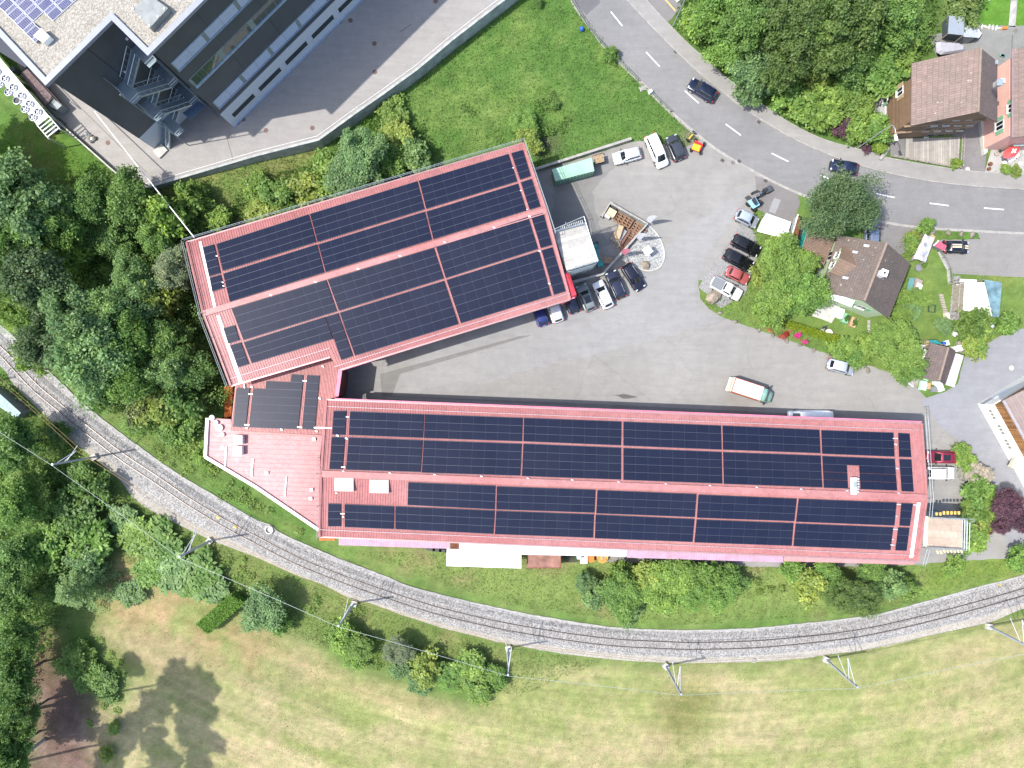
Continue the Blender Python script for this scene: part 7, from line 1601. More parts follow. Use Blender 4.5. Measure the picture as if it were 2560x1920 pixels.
m = MB(); m.slab([W(2312, 1290, 6.3), W(2308, 1366, 6.3), W(2318, 1367, 6.3), W(2321, 1291, 6.3)], .1); m.build('edge_board', pbr('cream_board', (.62, .56, .42), .7), sB)
for i in range(4): MB().tube(W(2407+i*6, 1298+(i == 0)*0+i*3, 5.2), W(2405+i*6, 1371+i*1.5, 5.2), .05, n=6).build('ledger', STEEL, sB)
m = MB(); m.tube(W(2405, 1295, 5.4), W(2440, 1300, 4.6), .05); m.tube(W(2436, 1302, 4.6), W(2412, 1312, 5), .05); m.build('brace', STEEL, sB)
for i in range(7): MB().bar(W(2341+i*9.3, 1289-(i > 1)*3, 5.9), W(2341+i*9.3, 1281-(i > 1)*3, 5.9), .26, .16).build('board_end', pbr('formwork_yellow', (.62, .42, .10), .6), sB)
for i in range(8): MB().bar(W(2342+i*8.6, 1376, 5.9), W(2345+i*8.6, 1384-(i > 1)*3, 5.7), .2, .16).build('board_end', pbr('formwork_pale', (.66, .58, .36), .6), sB)
# ------------------------------------------------------------------ overhead line masts
MG = pbr('mast_grey', (.34, .37, .42), .5, .3, .1)
bases = [(234, 1143), (523, 1353), (885, 1510), (1271, 1622), (1665, 1666), (2066, 1650), (2474, 1567), (-60, 960)]
names = ['above the broad green tree at the wood', 'beside the pale leafy clumps', 'near the light green bush', 'between green embankment and open field', 'first one on the open field', 'second one on the open field', 'last one on the field near the frame edge', 'just outside the frame']
tips = []; cts = []
for i, (bx_, by_) in enumerate(bases):
    b = W(bx_, by_, .4); t = thing('line_mast', 'grey railway mast with bracket arms, '+names[i], 'mast', (b.x, b.y, 0), 0, 'overhead line masts')
    MB().box((b.x, b.y, .25), (.8, .8, .5), math.atan2(b.y, b.x)+.3).build('footing', CONCL, t)
    Hm = 9.2; MB().bar((b.x, b.y, .5), (b.x, b.y, Hm), .24, .24).build('column', MG, t)
    j = min(range(len(cl)), key=lambda k: (cl[k][0]-b.x)**2+(cl[k][1]-b.y)**2); c = Vector((cl[j][0], cl[j][1], 0)); d = (c-Vector((b.x, b.y, 0))).normalized(); s = Vector((-d.y, d.x, 0))
    e = c; top = Vector((b.x, b.y, 8.6)); arm = Vector((e.x, e.y, 6.6))-d*.1
    m = MB(); m.tube(top+s*.0, arm+UP*.6, .045, n=6); m.tube(Vector((b.x, b.y, 7.0)), arm+UP*.6, .045, n=6); m.build('cantilever', pbr('arm_white', (.5, .52, .54), .4, .3), t)
    m = MB(); m.tube(Vector((b.x, b.y, 6.4)), arm-UP*.5+s*.8, .04, n=6); m.build('steady_arm', pbr('arm_white', (.5, .52, .54), .4, .3), t)
    tips.append(Vector((b.x, b.y, 9.15))-d*.15); cts.append((arm+UP*.5, arm-UP*.5))
order = [7, 0, 1, 2, 3, 4, 5, 6]
def wire(label, pts, r, mat, sag=.15):
    m = MB()
    for a, b in zip(pts, pts[1:]):
        n = 8; q = [a.lerp(b, k/n)-UP*sag*4*(k/n)*(1-k/n) for k in range(n+1)]
        for u, v in zip(q, q[1:]): m.tube(u, v, r, n=5)
    return tag(m.build('overhead_wire', mat), label, 'wire')
COP = pbr('copper_wire', (.30, .20, .10), .5, .5); WG = pbr('wire_grey', (.36, .42, .40), .5, .3)
end = W(2760, 1470, 9)
wire('thin grey feeder wire joining the mast tops', [tips[k] for k in order]+[Vector((end.x, end.y, 9.1))], .024, WG)
wire('brownish carrier wire above the track', [cts[k][0] for k in order], .022, COP, .3)
wire('brownish contact wire above the track', [cts[k][1] for k in order], .022, COP, .02)
# shed roof and pallet by the track
t = thing('track_shed', 'small shed with glinting pale and teal roof at the frame edge by the track', 'shed', W(20, 1010, 0))
q = [(-30, 965), (0, 985), (52, 1032), (40, 1046), (-40, 990)]
MB().prism([(p.x, p.y) for p in P2(q, 2.5)][::-1], 0, 2.4).build('wall', GREYW, t); MB().slab(P2(q, 2.5)[::-1], .1).build('roof', sheetmetal('shed_blue', (.14, .26, .27), .5), t)
pallet('timber_pallet', 'weathered slatted timber pallet lying on the bank by the wood', W(59, 838, .15), .65, 2.0, 1.3, mat=WOODG, n=7, stack=1)
# ------------------------------------------------------------------ houses
TILEB = tiles('tiles_brown', (.185, .135, .118), .62, .30, .62); TILEG = tiles('tiles_grey_brown', (.125, .098, .086), .6, .24, .34); TILEK = tiles('tiles_dark', (.125, .095, .09), .55, .3, .3, False)
WALLG = pbr('wall_sage', (.36, .45, .29), .8, 0, .06, sc=.8); WALLB = planks('wall_brown_boards', (.20, .125, .075), .22, 9, .6, .2); WALLP = pbr('wall_pink', (.60, .36, .30), .8, 0, .05, sc=.8)
def gable_house(name, label, L0, L1, R0, R1, E0, E1, ze, zr, ov, roofmat, wallmat, z0=0.0, cat='house', og=None, ze2=None, ov2=None):
    """L0-L1 first eave, R0-R1 ridge, E0-E1 second eave (photo pixels; 0 = one gable, 1 = the other)"""
    ze2 = ze2 or ze; ov2 = ov if ov2 is None else ov2; a0, a1, b0, b1 = W(*L0, ze), W(*L1, ze), W(*E0, ze2), W(*E1, ze2); r0, r1 = W(*R0, zr), W(*R1, zr)
    c = (a0+a1+b0+b1)/4; t = thing(name, label, cat, (c.x, c.y, 0)); og = ov if og is None else og
    for p0, p1 in ((a0, a1), (b0, b1)):
        top = [r0, r1, p1, p0]; L = (r1-r0).length; Sx = (p0-r0).length
        uv = [(0, 0), (L, 0), (L, Sx), (0, Sx)]
        if (top[1]-top[0]).cross(top[2]-top[1]).z < 0: top = top[::-1]; uv = uv[::-1]
        m = MB(); m.slab(top, .22); m.uv[1] = uv; m.build('roof', roofmat, t)
        MB().bar(p0+UP*-.1, p1+UP*-.1, .14, .12).build('gutter', pbr('copper_gutter', (.17, .12, .10), .5, .3), t)
    m = MB(); m.bar(r0+UP*.06, r1+UP*.06, .28, .12); m.build('ridge_tiles', pbr('ridge', (.23, .175, .14), .8, fine=.4), t)
    u = (r1-r0); u.z = 0; u.normalize()
    def foot(p, q, su, o_): v = (q-p); v.z = 0; v.normalize(); return p+v*o_+u*og*su
    w0, w1, v0, v1 = foot(a0, b0, 1, ov), foot(a1, b1, -1, ov), foot(b0, a0, 1, ov2), foot(b1, a1, -1, ov2)
    sl = (zr-ze)/max(.1, ((r0-a0).xy.length)); zt = ze+ov*sl-.22; sl2 = (zr-ze2)/max(.1, ((r0-b0).xy.length)); zt2 = ze2+ov2*sl2-.22
    g = lambda p, z: Vector((p.x, p.y, z)); rr0, rr1 = g(r0+u*og, zr-.25), g(r1-u*og, zr-.25)
    def uvw(ps):
        d = Vector((ps[1].x-ps[0].x, ps[1].y-ps[0].y, 0)).normalized(); return [((p-ps[0]).dot(d), p.z) for p in ps]
    for ps in ([g(w0, z0), g(w1, z0), g(w1, zt), g(w0, zt)], [g(v1, z0), g(v0, z0), g(v0, zt2), g(v1, zt2)], [g(w1, z0), g(v1, z0), g(v1, zt2), rr1, g(w1, zt)], [g(v0, z0), g(w0, z0), g(w0, zt), rr0, g(v0, zt2)]):
        m = MB(); m.face(ps, 0, uvw(ps)); m.build('wall', wallmat, t)
    return t, dict(a0=a0, a1=a1, b0=b0, b1=b1, r0=r0, r1=r1, w0=w0, w1=w1, v0=v0, v1=v1, u=u)
def win(parent, c, d, n, w, h, frame, shut=None, name='window'):
    """a window centred at c on a wall with along-direction d and outward normal n"""
    f = MB(); f.hexa([c-d*w/2-UP*h/2-n*.05, c+d*w/2-UP*h/2-n*.05, c+d*w/2-UP*h/2+n*.06, c-d*w/2-UP*h/2+n*.06], [c-d*w/2+UP*h/2-n*.05, c+d*w/2+UP*h/2-n*.05, c+d*w/2+UP*h/2+n*.06, c-d*w/2+UP*h/2+n*.06])
    o = f.build(name, frame, parent); g = MB()
    for s in (-1, 1): q = c+d*s*w*.24; g.hexa([q-d*w*.19-UP*h*.42+n*.06, q+d*w*.19-UP*h*.42+n*.06, q+d*w*.19-UP*h*.42+n*.08, q-d*w*.19-UP*h*.42+n*.08], [q-d*w*.19+UP*h*.42+n*.06, q+d*w*.19+UP*h*.42+n*.06, q+d*w*.19+UP*h*.42+n*.08, q-d*w*.19+UP*h*.42+n*.08])
    g.build('pane', DARKGLASS, o); m = MB(); q = c-UP*(h/2+.04); m.bar(q-d*(w/2+.05)+n*.12, q+d*(w/2+.05)+n*.12, .3, .07); m.build('sill', pbr('sill_pale', (.45, .45, .42), .6), o)
    if shut:
        for s in (-1, 1): q = c+d*s*(w*.76); m = MB(); m.hexa([q-d*w*.22-UP*h*.5+n*.0, q+d*w*.22-UP*h*.5, q+d*w*.22-UP*h*.5+n*.1, q-d*w*.22-UP*h*.5+n*.1], [q-d*w*.22+UP*h*.5, q+d*w*.22+UP*h*.5, q+d*w*.22+UP*h*.5+n*.1, q-d*w*.22+UP*h*.5+n*.1]); m.build('shutter', shut, o)
    return o
# brown timber house
bh, g = gable_house('timber_house', 'tall brown timber house with pinkish brown tiled roof beside the main road', (2280, 158), (2278, 314), (2451, 119), (2444, 280), (2493, 153), (2493, 305), 9, 13.3, 1.0, TILEB, WALLB, og=1.2, ze2=7.5, ov2=.3)
nS = Vector((0, -1, 0)); S0 = g['w1']; pS = (S0, Vector((-(g['v1']-g['w1']).y, (g['v1']-g['w1']).x, 0)).normalized()); dS = (g['v1']-g['w1']).normalized(); nS = -pS[1] if pS[1].y > 0 else pS[1]
FRW = pbr('frame_pale', (.25, .26, .29), .5)
for x, y in [(2397.6, 293.5), (2429, 292), (2342, 308), (2371.7, 308), (2401, 307.6), (2431, 307), (2320, 321.7), (2349, 321.7), (2378.8, 321), (2406, 321), (2325, 337.6), (2351, 337.6), (2377.6, 337)]:
    win(bh, hit(x, y, pS), dS, nS, 1.0, 1.1, FRW)
for z0_ in (5.6, 3.2): m = MB(); a_, b_ = g['w1'], g['v1']; m.bar(Vector((a_.x, a_.y, z0_))+nS*.1, Vector((b_.x, b_.y, z0_))+nS*.1, .3, .16); m.build('cornice', pbr('beam_brown', (.26, .18, .11), .8), bh)
pW = (g['w0'], Vector((-(g['w1']-g['w0']).y, (g['w1']-g['w0']).x, 0)).normalized()); dW = (g['w1']-g['w0']).normalized(); nW = pW[1] if pW[1].x < 0 else -pW[1]
win(bh, hit(2251, 229, pW), dW, nW, 1.1, 1.4, WHITE, pbr('shutter_tan', (.35, .25, .15), .7)); win(bh, hit(2214, 247, (pW[0]+nW*.2, pW[1])), dW, nW, 1.0, 1.1, WHITE, GREENP)
m = MB(); a_, b_ = g['w0'], g['w1']; m.hexa([Vector((a_.x, a_.y, 0))-nW*.1, Vector((b_.x, b_.y, 0))-nW*.1, Vector((b_.x, b_.y, 0))+nW*.2, Vector((a_.x, a_.y, 0))+nW*.2], [Vector((a_.x, a_.y, 1.2))-nW*.1, Vector((b_.x, b_.y, 1.2))-nW*.1, Vector((b_.x, b_.y, 1.2))+nW*.2, Vector((a_.x, a_.y, 1.2))+nW*.2]); m.build('plinth', pbr('white_render', (.52, .53, .54), .7), bh)
m = MB(); m.box(W(2498, 207, 12.4), (.6, .6, 1.4)); o = m.build('chimney', pbr('chimney_steel', (.42, .42, .4), .5, .2), bh); MB().box(W(2499, 206, 13.3), (.75, .75, .12)).build('cap', STEEL, o)
plane_e = plane3(g['r0'], g['r1'], g['b0'])
m = MB(); m.box(hit(2489, 157, plane_e)+UP*.1, (.4, .5, .25)); m.build('roof_vent', STEEL, bh)
# pink house
ph = thing('pink_house', 'pink rendered house with green shutters and brown tiled roof cut by the frame', 'house', W(2600, 270, 0))
x0 = W(2543, 190, 7).x; yN = W(2475, 160, 0).y; yS = W(2475, 375, 0).y; xr_ = x0+16
yN = 44.0; m = MB(); m.prism([(x0, yS), (xr_, yS), (xr_, yN), (x0, yN)], 0, 7.0); m.build('wall', WALLP, ph)
zr_ = 10.5; m = MB(); tp = [Vector((x0-.5, yS-.7, 6.9)), Vector((x0+8, yS-.7, zr_)), Vector((x0+8, yN+.7, zr_)), Vector((x0-.5, yN+.7, 6.9))]; m.slab(tp, .2); m.uv[1] = [(0, 0), (0, 9), (20, 9), (20, 0)]; m.build('roof', TILEB, ph)
m = MB(); tp = [Vector((x0+8, yS-.7, zr_)), Vector((x0+16.5, yS-.7, 6.9)), Vector((x0+16.5, yN+.7, 6.9)), Vector((x0+8, yN+.7, zr_))]; m.slab(tp, .2); m.build('roof', TILEB, ph)
MB().bar((x0-.55, yS-.7, 6.85), (x0-.55, yN+.7, 6.85), .18, .14).build('gutter', pbr('gutter_mauve', (.25, .18, .2), .5), ph)
pl = (Vector((x0, 0, 0)), Vector((1, 0, 0)))
for x, y in ((2531, 268), (2500, 314)): win(ph, hit(x, y, pl), Vector((0, 1, 0)), Vector((-1, 0, 0)), 1.2, 1.5, WHITE, GREENP)
MB().bar((x0-.02, yS, 5.6), (x0-.02, yN, 5.6), .06, .06).build('moulding', WALLP, ph)
tag(MB().prism([(p.x, p.y) for p in P2([(2456, 300), (2475, 302), (2474, 378), (2466, 385), (2462, 350)], 1)][::-1], 0, .6).build('house_ramp', CONCL), 'pale concrete ramp between passage and pink house', 'ramp')
t = thing('veranda', 'glass and timber veranda roof at the foot of the pink house', 'veranda', W(2560, 350, 0)); MB().slab(P2([(2528, 352), (2600, 340), (2600, 362), (2536, 366)], 2.6)[::-1], .08).build('roof', pbr('veranda_glass', (.3, .36, .36), .1, .2), t)
for p in ((2532, 364), (2556, 362)): q = W(*p, 2.5); MB().bar((q.x, q.y, 0), (q.x, q.y, 2.5), .1, .1).build('post', WOODD, t)
# parasol with a white cross, terrace furniture
t = thing('parasol', 'red parasol with a white cross on the slab terrace', 'parasol', W(2530, 385, 0))
c_ = W(2531, 379, 2.5); m = MB(); ax = Vector((math.cos(.62), math.sin(.62), 0)); ay = Vector((-ax.y, ax.x, 0)); k = []
rim = [c_+(ax*math.cos(i*math.pi/4)*1.35+ay*math.sin(i*math.pi/4)*.72)-UP*(.25+.25*math.sin(i*math.pi/4)) for i in range(8)]
for i in range(8): m.face([c_+UP*.25, rim[i], rim[(i+1) % 8]])
m.build('canopy', pbr('parasol_red', (.62, .07, .07), .7), t); m = MB(); m.bar(c_-ax*.42+UP*.31, c_+ax*.42+UP*.31, .2, .02); m.bar(c_-ay*.32+UP*.317, c_+ay*.32+UP*.317, .24, .02); m.build('cross', WHITEM, t)
MB().tube((c_.x, c_.y, 0), c_+UP*.2, .03).build('pole', STEEL, t)
t = thing('garden_table', 'round white table beside the red parasol', 'table', W(2541, 387, 0)); q = W(2541, 387, .74); MB().lathe((q.x, q.y, .7), [(.42, 0), (.42, .04)], 20).build('table_top', WHITEM, t); MB().tube((q.x, q.y, 0), (q.x, q.y, .7), .05).build('leg', STEEL, t)
t = thing('sun_lounger', 'white folding lounger on the slab terrace', 'lounger', W(2528, 398, 0)); MB().bar(W(2520, 403, .3), W(2536, 393, .6), .6, .05).build('seat', WHITEM, t)
for p in ((2520, 403), (2527, 397), (2535, 394)): q = W(*p, .3); MB().tube((q.x, q.y, 0), (q.x, q.y, .4), .03).build('leg', STEEL, t)
for p, l in (((2512, 406), 'small white stool below the lounger'), ((2550, 409), 'small white stool at the frame edge')): q = W(*p, .4); tag(MB().lathe((q.x, q.y, 0), [(.2, 0), (.28, .42), (.28, .46)], 10).build('stool', WHITEM), l, 'stool')
for i, (x, y, l) in enumerate([(2492, 384, 'round brown planter by the pink wall corner'), (2476, 410, 'small rust pot, upper of two'), (2473, 422, 'small rust pot, lower of two'), (2500, 378, 'dark grill by the pink house')]): q = W(x, y, .3); tag(MB().lathe((q.x, q.y, 0), [(.22, 0), (.34-.05*i % .2, .4), (.2, .42)], 12).build('planter', [WOODG, RUST, RUST, BLACKP][i]), l, 'planter')
railing('wooden fence along the passage side of the board terrace', [W(2401, 343, 0), W(2397, 420, 0)], 1.0, 1.5, .05, None, 'terrace_fence', WOODG, 'fence')
railing('dark fence between board terrace and pavement', [W(2226, 393, 0), W(2262, 399, 0), W(2394, 423, 0)], .9, 1.5, .05, None, 'terrace_fence', WOODG, 'fence')
t = thing('garden_steps', 'short dark steps leading to the pavement below the shrubs', 'steps', W(2214, 383, 0))
for i in range(5): MB().box(W(2217-i*3, 378+i*3, .1+.1*i), (.35, 1.1, .18), -.5).build('step', CONC, t)
sheet('path', [(2175, 195), (2250, 190), (2235, 232), (2222, 262), (2205, 285), (2168, 275), (2180, 230)], .05, gravel('slab_court', (.20, .20, .21), (.29, .29, .30), 1.0), 'grey slab court at the side of the brown house')
sheet('path', [(2225, 345), (2262, 345), (2262, 396), (2226, 390)], .04, DRIVEC, 'small entrance yard under the street lamp')
# street lamp
def lamp(label, base, top, H_, arm):
    b = W(*base, 0); tp = W(*top, H_); t = thing('street_lamp', label, 'street lamp', (b.x, b.y, 0)); MB().tube((b.x, b.y, 0), (b.x, b.y, H_-.6), .09, .06).build('pole', STEEL, t)
    p0 = Vector((b.x, b.y, H_-.6)); pts = [p0, p0+arm*.2+UP*.4, p0+arm*.5+UP*.6, p0+arm*.8+UP*.55, p0+arm+UP*.4]; m = MB()
    for u, v in zip(pts, pts[1:]): m.tube(u, v, .05, n=6)
    m.build('arm', STEEL, t); e = pts[-1]; d = arm.normalized(); m = MB(); m.hexa([e-d*.1+Vector((-d.y, d.x, 0))*.16-UP*.1, e+d*.7+Vector((-d.y, d.x, 0))*.2-UP*.1, e+d*.7-Vector((-d.y, d.x, 0))*.2-UP*.1, e-d*.1-Vector((-d.y, d.x, 0))*.16-UP*.1], [e-d*.1+Vector((-d.y, d.x, 0))*.12+UP*.06, e+d*.7+Vector((-d.y, d.x, 0))*.16+UP*.06, e+d*.7-Vector((-d.y, d.x, 0))*.16+UP*.06, e-d*.1-Vector((-d.y, d.x, 0))*.12+UP*.06]); m.build('lamp_head', WHITEM, t)
lamp('white headed street lamp leaning over the shrubs below the brown house', (2142, 371), (2235, 310), 9.5, Vector((.35, -1.5, 0)))
lamp('thin street lamp pole by the lay-by at the road wood', (1682, 66), (1705, 10), 8.5, Vector((-.9, -.6, 0)))
# green house
gh, g = gable_house('green_house', 'pale green house with brown tiled roof, dormer and white chimney', (2096.5, 588), (2053, 729), (2216.5, 607), (2160, 752), (2274.4, 658), (2221, 795), 5, 8.5, .5, TILEG, WALLG, og=.35)
planeW = plane3(g['r0'], g['r1'], g['a0']); planeE = plane3(g['r0'], g['r1'], g['b0'])
o = MB().box(hit(2198, 686, planeE)+UP*.5+Vector((0, 0, 0)), (.75, .75, 1.5), -.35).build('chimney', pbr('chimney_white', (.6, .6, .62), .6), gh); c_ = hit(2198, 686, planeE)+UP*1.26; MB().box(c_, (.9, .9, .1), -.35).build('cap', WHITEM, o); MB().box(c_+UP*.06, (.3, .3, .06), -.35).build('flue', BLACKP, o)
for x, y, w_ in ((2167, 615, .9), (2138, 631, .8), (2113, 695, .8)): m = MB(); m.box(hit(x, y, planeW)+UP*.1, (w_, .3, .12), -.15); m.build('roof_light', pbr('rooflight', (.5, .52, .56), .4), gh)
# dormer
dr0 = hit(2167, 671, planeW); fr = W(2099, 645, 7.1); du = (dr0-fr); du.z = 0; du.normalize(); dv = Vector((-du.y, du.x, 0))
f0 = fr+dv*1.75; f1 = fr-dv*1.75
m = MB()
for e_ in (1, -1):
    back = hit(*((2160, 668) if e_ > 0 else (2146, 690)), planeW)
    a_ = Vector((fr.x, fr.y, 7.1)); b_ = Vector((fr.x, fr.y, 6.2))+dv*1.95*e_; q = [a_, Vector((dr0.x, dr0.y, 7.1)), b_]
    pl2 = plane3(*q); bb = Vector((b_.x, b_.y, 0))+du*1.3; bb.z = 6.2
    top = [a_, Vector((dr0.x, dr0.y, 7.1)), bb, b_]
    if (top[1]-top[0]).cross(top[2]-top[1]).z < 0: top = top[::-1]
    mm = MB(); mm.slab(top, .15); mm.uv[1] = [(0, 0), (4, 0), (4, 2), (0, 2)]; mm.build('dormer_roof', tiles('tiles_warm', (.185, .125, .09), .6, .24, .34), gh)
fz = fr+du*.15
m = MB(); m.face([Vector((f1.x, f1.y, 4.9))+du*.1, Vector((f0.x, f0.y, 4.9))+du*.1, Vector((f0.x, f0.y, 6.2))+du*.1, Vector((fr.x, fr.y, 7.0))+du*.1, Vector((f1.x, f1.y, 6.2))+du*.1]); m.build('dormer_front', WALLG, gh)
for s in (-.75, .75): win(gh, Vector((fr.x, fr.y, 5.75))+du*.08+dv*s, dv, -du, .9, .9, WHITE)
dS = (g['v1']-g['w1']).normalized(); nn = Vector((dS.y, -dS.x, 0)); nn = nn if nn.y < 0 else -nn; pS = (g['w1'], nn)
c_ = hit(2153, 767, pS); win(gh, c_, dS, nn, 1.4, 1.1, WHITE, GREENP)
m = MB(); a_ = hit(2109, 741, pS); m.hexa([a_-dS*1.6+nn*.05, a_+dS*1.6+nn*.05, a_+dS*1.6+nn*.9-UP*.3, a_-dS*1.6+nn*.9-UP*.3], [a_-dS*1.6+nn*.05+UP*.08, a_+dS*1.6+nn*.05+UP*.08, a_+dS*1.6+nn*.9-UP*.22, a_-dS*1.6+nn*.9-UP*.22]); m.build('awning', WHITEM, gh)
dW = (g['w1']-g['w0']).normalized(); nW = Vector((-dW.y, dW.x, 0)); nW = nW if nW.x < 0 else -nW; pW = (g['w0'], nW)
for x, y in ((2076, 640), (2058, 700)): win(gh, hit(x, y, pW), dW, nW, 1.3, 1.0, WHITE)
ann = thing('house_annexe', 'low brown tiled annexe between green house and teal canopy', 'annexe', W(2050, 615, 0))
q = P2([(2026, 562), (2092, 588), (2060, 663), (2007, 621)], 3.2); m = MB(); m.slab(q[::-1], .2); m.uv[1] = [(0, 4), (5, 4), (5, 0), (0, 0)]; m.build('roof', tiles('tiles_annexe', (.19, .13, .10), .55, .24, .34), ann)
MB().prism([(p.x, p.y) for p in [c.lerp(sum(q, Vector())/4, .06) for c in q]][::-1], 0, 2.99).build('wall', WALLG, ann)
def roofed(name, label, q, z, mat, cat, th=.07, legs=True, ridges=0, wall=None):
    t = thing(name, label, cat, W(*quadpt(q, .5, .5)) if len(q) == 4 else W(*q[0])); c = P2(q, z); c = c if (c[1]-c[0]).cross(c[2]-c[1]).z > 0 else c[::-1]
    L1 = (c[1]-c[0]).length; L2 = (c[2]-c[1]).length; m = MB(); m.slab(c, th)
    if len(c) == 4: m.uv[1] = [(0, 0), (L1, 0), (L1, L2), (0, L2)]
    m.build('roof', mat, t)
    if ridges:
        m = MB()
        for i in range(ridges): a_, b_ = quadpt(q, (i+.5)/ridges, .01), quadpt(q, (i+.5)/ridges, .99); m.bar(W(*a_, z+.02), W(*b_, z+.02), .06, .05)
        m.build('corrugation', mat, t)
    if wall: mid = sum(c, Vector())/len(c); MB().prism([(p.x, p.y) for p in [x_.lerp(mid, .06) for x_ in c]], 0, z-th-.005).build('wall', wall, t)
    elif legs:
        for p in c: MB().bar((p.x, p.y, 0), (p.x, p.y, z-th), .09, .09).build('post', WOODG, t)
    return t
roofed('canopy', 'glossy teal canopy beside the low brown annexe', [(2014, 559), (2023, 566), (2005, 621), (1995, 616)], 2.5, pbr('teal_sheet', (.015, .16, .15), .25), 'canopy')
roofed('canopy', 'black sheet drawn for the shaded gap between rusty shed roof and teal canopy', [(2004, 560), (2013, 560), (1998, 600), (1992, 598)], 1.9, BLACKP, 'canopy')  # black sheet stands in for the shade between the two roofs
t = roofed('garden_shed', 'narrow shed with rust brown roof and pale edge beside the white tent', [(1995, 536), (2003, 556), (1993, 599), (1978, 593)], 2.4, RUST, 'shed', wall=WOODG)
m = MB(); m.bar(W(1995, 536, 2.45), W(1978, 593, 2.45), .16, .1); m.bar(W(1978, 593, 2.45), W(1993, 599, 2.45), .12, .1); m.build('edge_strip', WHITE, t)
m = MB(); m.hexa(P2([(1984, 547), (1995, 537), (1979, 592), (1967, 597)], .2)[::-1], P2([(1985, 547), (1995, 537), (1978, 592), (1966, 597)], 1.9)[::-1]); m.build('glass_side', pbr('glass_grey', (.22, .25, .27), .15), t)
t = thing('party_tent', 'bright white party tent roof beside the gravel parking strip', 'tent', W(1935, 565, 0)); r0_, r1_ = W(1905, 550, 3.0), W(1970, 585, 3.0)
for q in ([W(1916, 533, 2.4), W(1978, 555, 2.4), r1_, r0_], [r0_, r1_, W(1962, 593, 2.4), W(1893, 576, 2.4)]):
    q = q if (q[1]-q[0]).cross(q[2]-q[1]).z > 0 else q[::-1]; MB().slab(q, .04).build('canvas', WHITEM, t)
for q in ([(1895, 577), (1963, 594)], ): MB().hexa([W(1895, 577, .1), W(1962, 594, .1), W(1963, 596, .1), W(1895, 579, .1)], [W(1894, 577, 2.35), W(1962, 594, 2.35), W(1962, 596, 2.35), W(1894, 579, 2.35)]).build('side_canvas', WHITEM, t)
for p in ((1916, 533), (1977, 555), (1962, 593), (1894, 576)): q = W(*p, 2.4); MB().tube((q.x, q.y, 0), (q.x, q.y, 2.35), .04).build('post', STEEL, t)
sheet('driveway', [(1935, 494), (1952, 500), (1938, 534), (1921, 529)], .04, asphalt('patch_pale', (.25, .25, .26), .05, 0), 'pale framed square patch in the small driveway')
t = thing('wood_shelter', 'long log shelter with peeling white roof sheets on the lawn corner', 'shelter', W(2305, 620, 0)); r0_, r1_ = W(2318, 589, 2.4), W(2294, 648, 2.4)
for q in ([W(2313, 584, 2.1), r0_, r1_, W(2281, 648, 2.1)], [r0_, W(2336, 595, 1.9), W(2314, 656, 1.9), r1_]):
    q = q if (q[1]-q[0]).cross(q[2]-q[1]).z > 0 else q[::-1]; m = MB(); m.slab(q, .05); m.build('roof', pbr('peeling_white', (.5, .5, .52), .6, 0, .45, sc=1.3, fine=.3), t)
for p in ((2313, 586), (2334, 596), (2282, 650), (2312, 656)): q = W(*p, 1.9); MB().bar((q.x, q.y, 0), (q.x, q.y, 1.85), .1, .1).build('post', WOODG, t)
m = MB(); m.prism([(p.x, p.y) for p in P2([(2295, 640), (2316, 590), (2326, 596), (2305, 650)])][::-1], .05, 1.2); m.build('log_pile', WOOD, t)
sheet('terrace', [(2290, 610), (2312, 588), (2285, 650), (2276, 655)], .05, pbr('brown_slabs', (.19, .16, .14), .9, fine=.4), 'brownish slab strip beside the log shelter')
# trailer with red lid
t = thing('trailer', 'small car trailer with pinkish red lid behind the striped car', 'trailer', W(2352, 614, 0)); q = P2([(2347, 602), (2367, 615), (2360, 627), (2335, 613.5)], 1.2)
MB().slab(q[::-1], .08).build('lid', pbr('lid_red', (.55, .085, .13), .5), t); MB().prism([(p.x, p.y) for p in q][::-1], .4, 1.119).build('body', GREYW, t); MB().bar(W(2347, 601, 1.22), W(2334, 614, 1.22), .16, .06).build('edge', WHITE, t)
for p in ((2360, 606), (2347, 624)): z_ = W(*p, .3); MB().tube((z_.x-.1, z_.y, .3), (z_.x+.1, z_.y, .3), .3, n=14).build('wheel', BLACK, t)
MB().bar(W(2364, 620, .5), W(2376, 617, .5), .08, .08).build('tow_bar', STEEL, t)
railing('curved dark rail between lawn and wide driveway', [W(2336, 620, 0), W(2355, 645, 0), W(2369, 674, 0), W(2372, 706, 0)], .9, 1.6, .04, None, 'garden_rail', pbr('rail_dark', (.14, .15, .15), .5), 'rail')
sheet('path', [(2334, 612), (2340, 610), (2358, 643), (2373, 672), (2376, 708), (2369, 708), (2366, 675), (2350, 645)], .06, CONC, 'narrow concrete edge under the curved rail')
# corrugated shed with blue tarp
t = roofed('corrugated_shed', 'white corrugated roofed shed partly covered by blossoming bush', [(2412, 706), (2461, 706), (2480, 790), (2408, 775)], 2.7, WHITEM, 'shed', wall=WOODG, ridges=0)
m = MB()
for i in range(22): y_ = 708+i*3.1; m.bar(W(2412-i*.15, y_, 2.72), W(2460+max(0, i-15)*3, y_, 2.72), .04, .03)
m.build('corrugation', pbr('sheet_line', (.6, .6, .6), .5), t)
t = roofed('tarpaulin_lean_to', 'translucent blue sheet lean-to beside the white corrugated roof', [(2461, 699), (2505, 706), (2498, 791), (2479, 792)], 2.5, pbr('blue_translucent', (.13, .215, .245), .3, 0, .35, sc=.8), 'lean-to')
roofed('canopy', 'small white porch roof at the corner of the corrugated shed', [(2401, 697), (2442, 699), (2442, 705), (2398, 705)], 2.5, pbr('porch_white', (.5, .5, .49), .5), 'canopy')
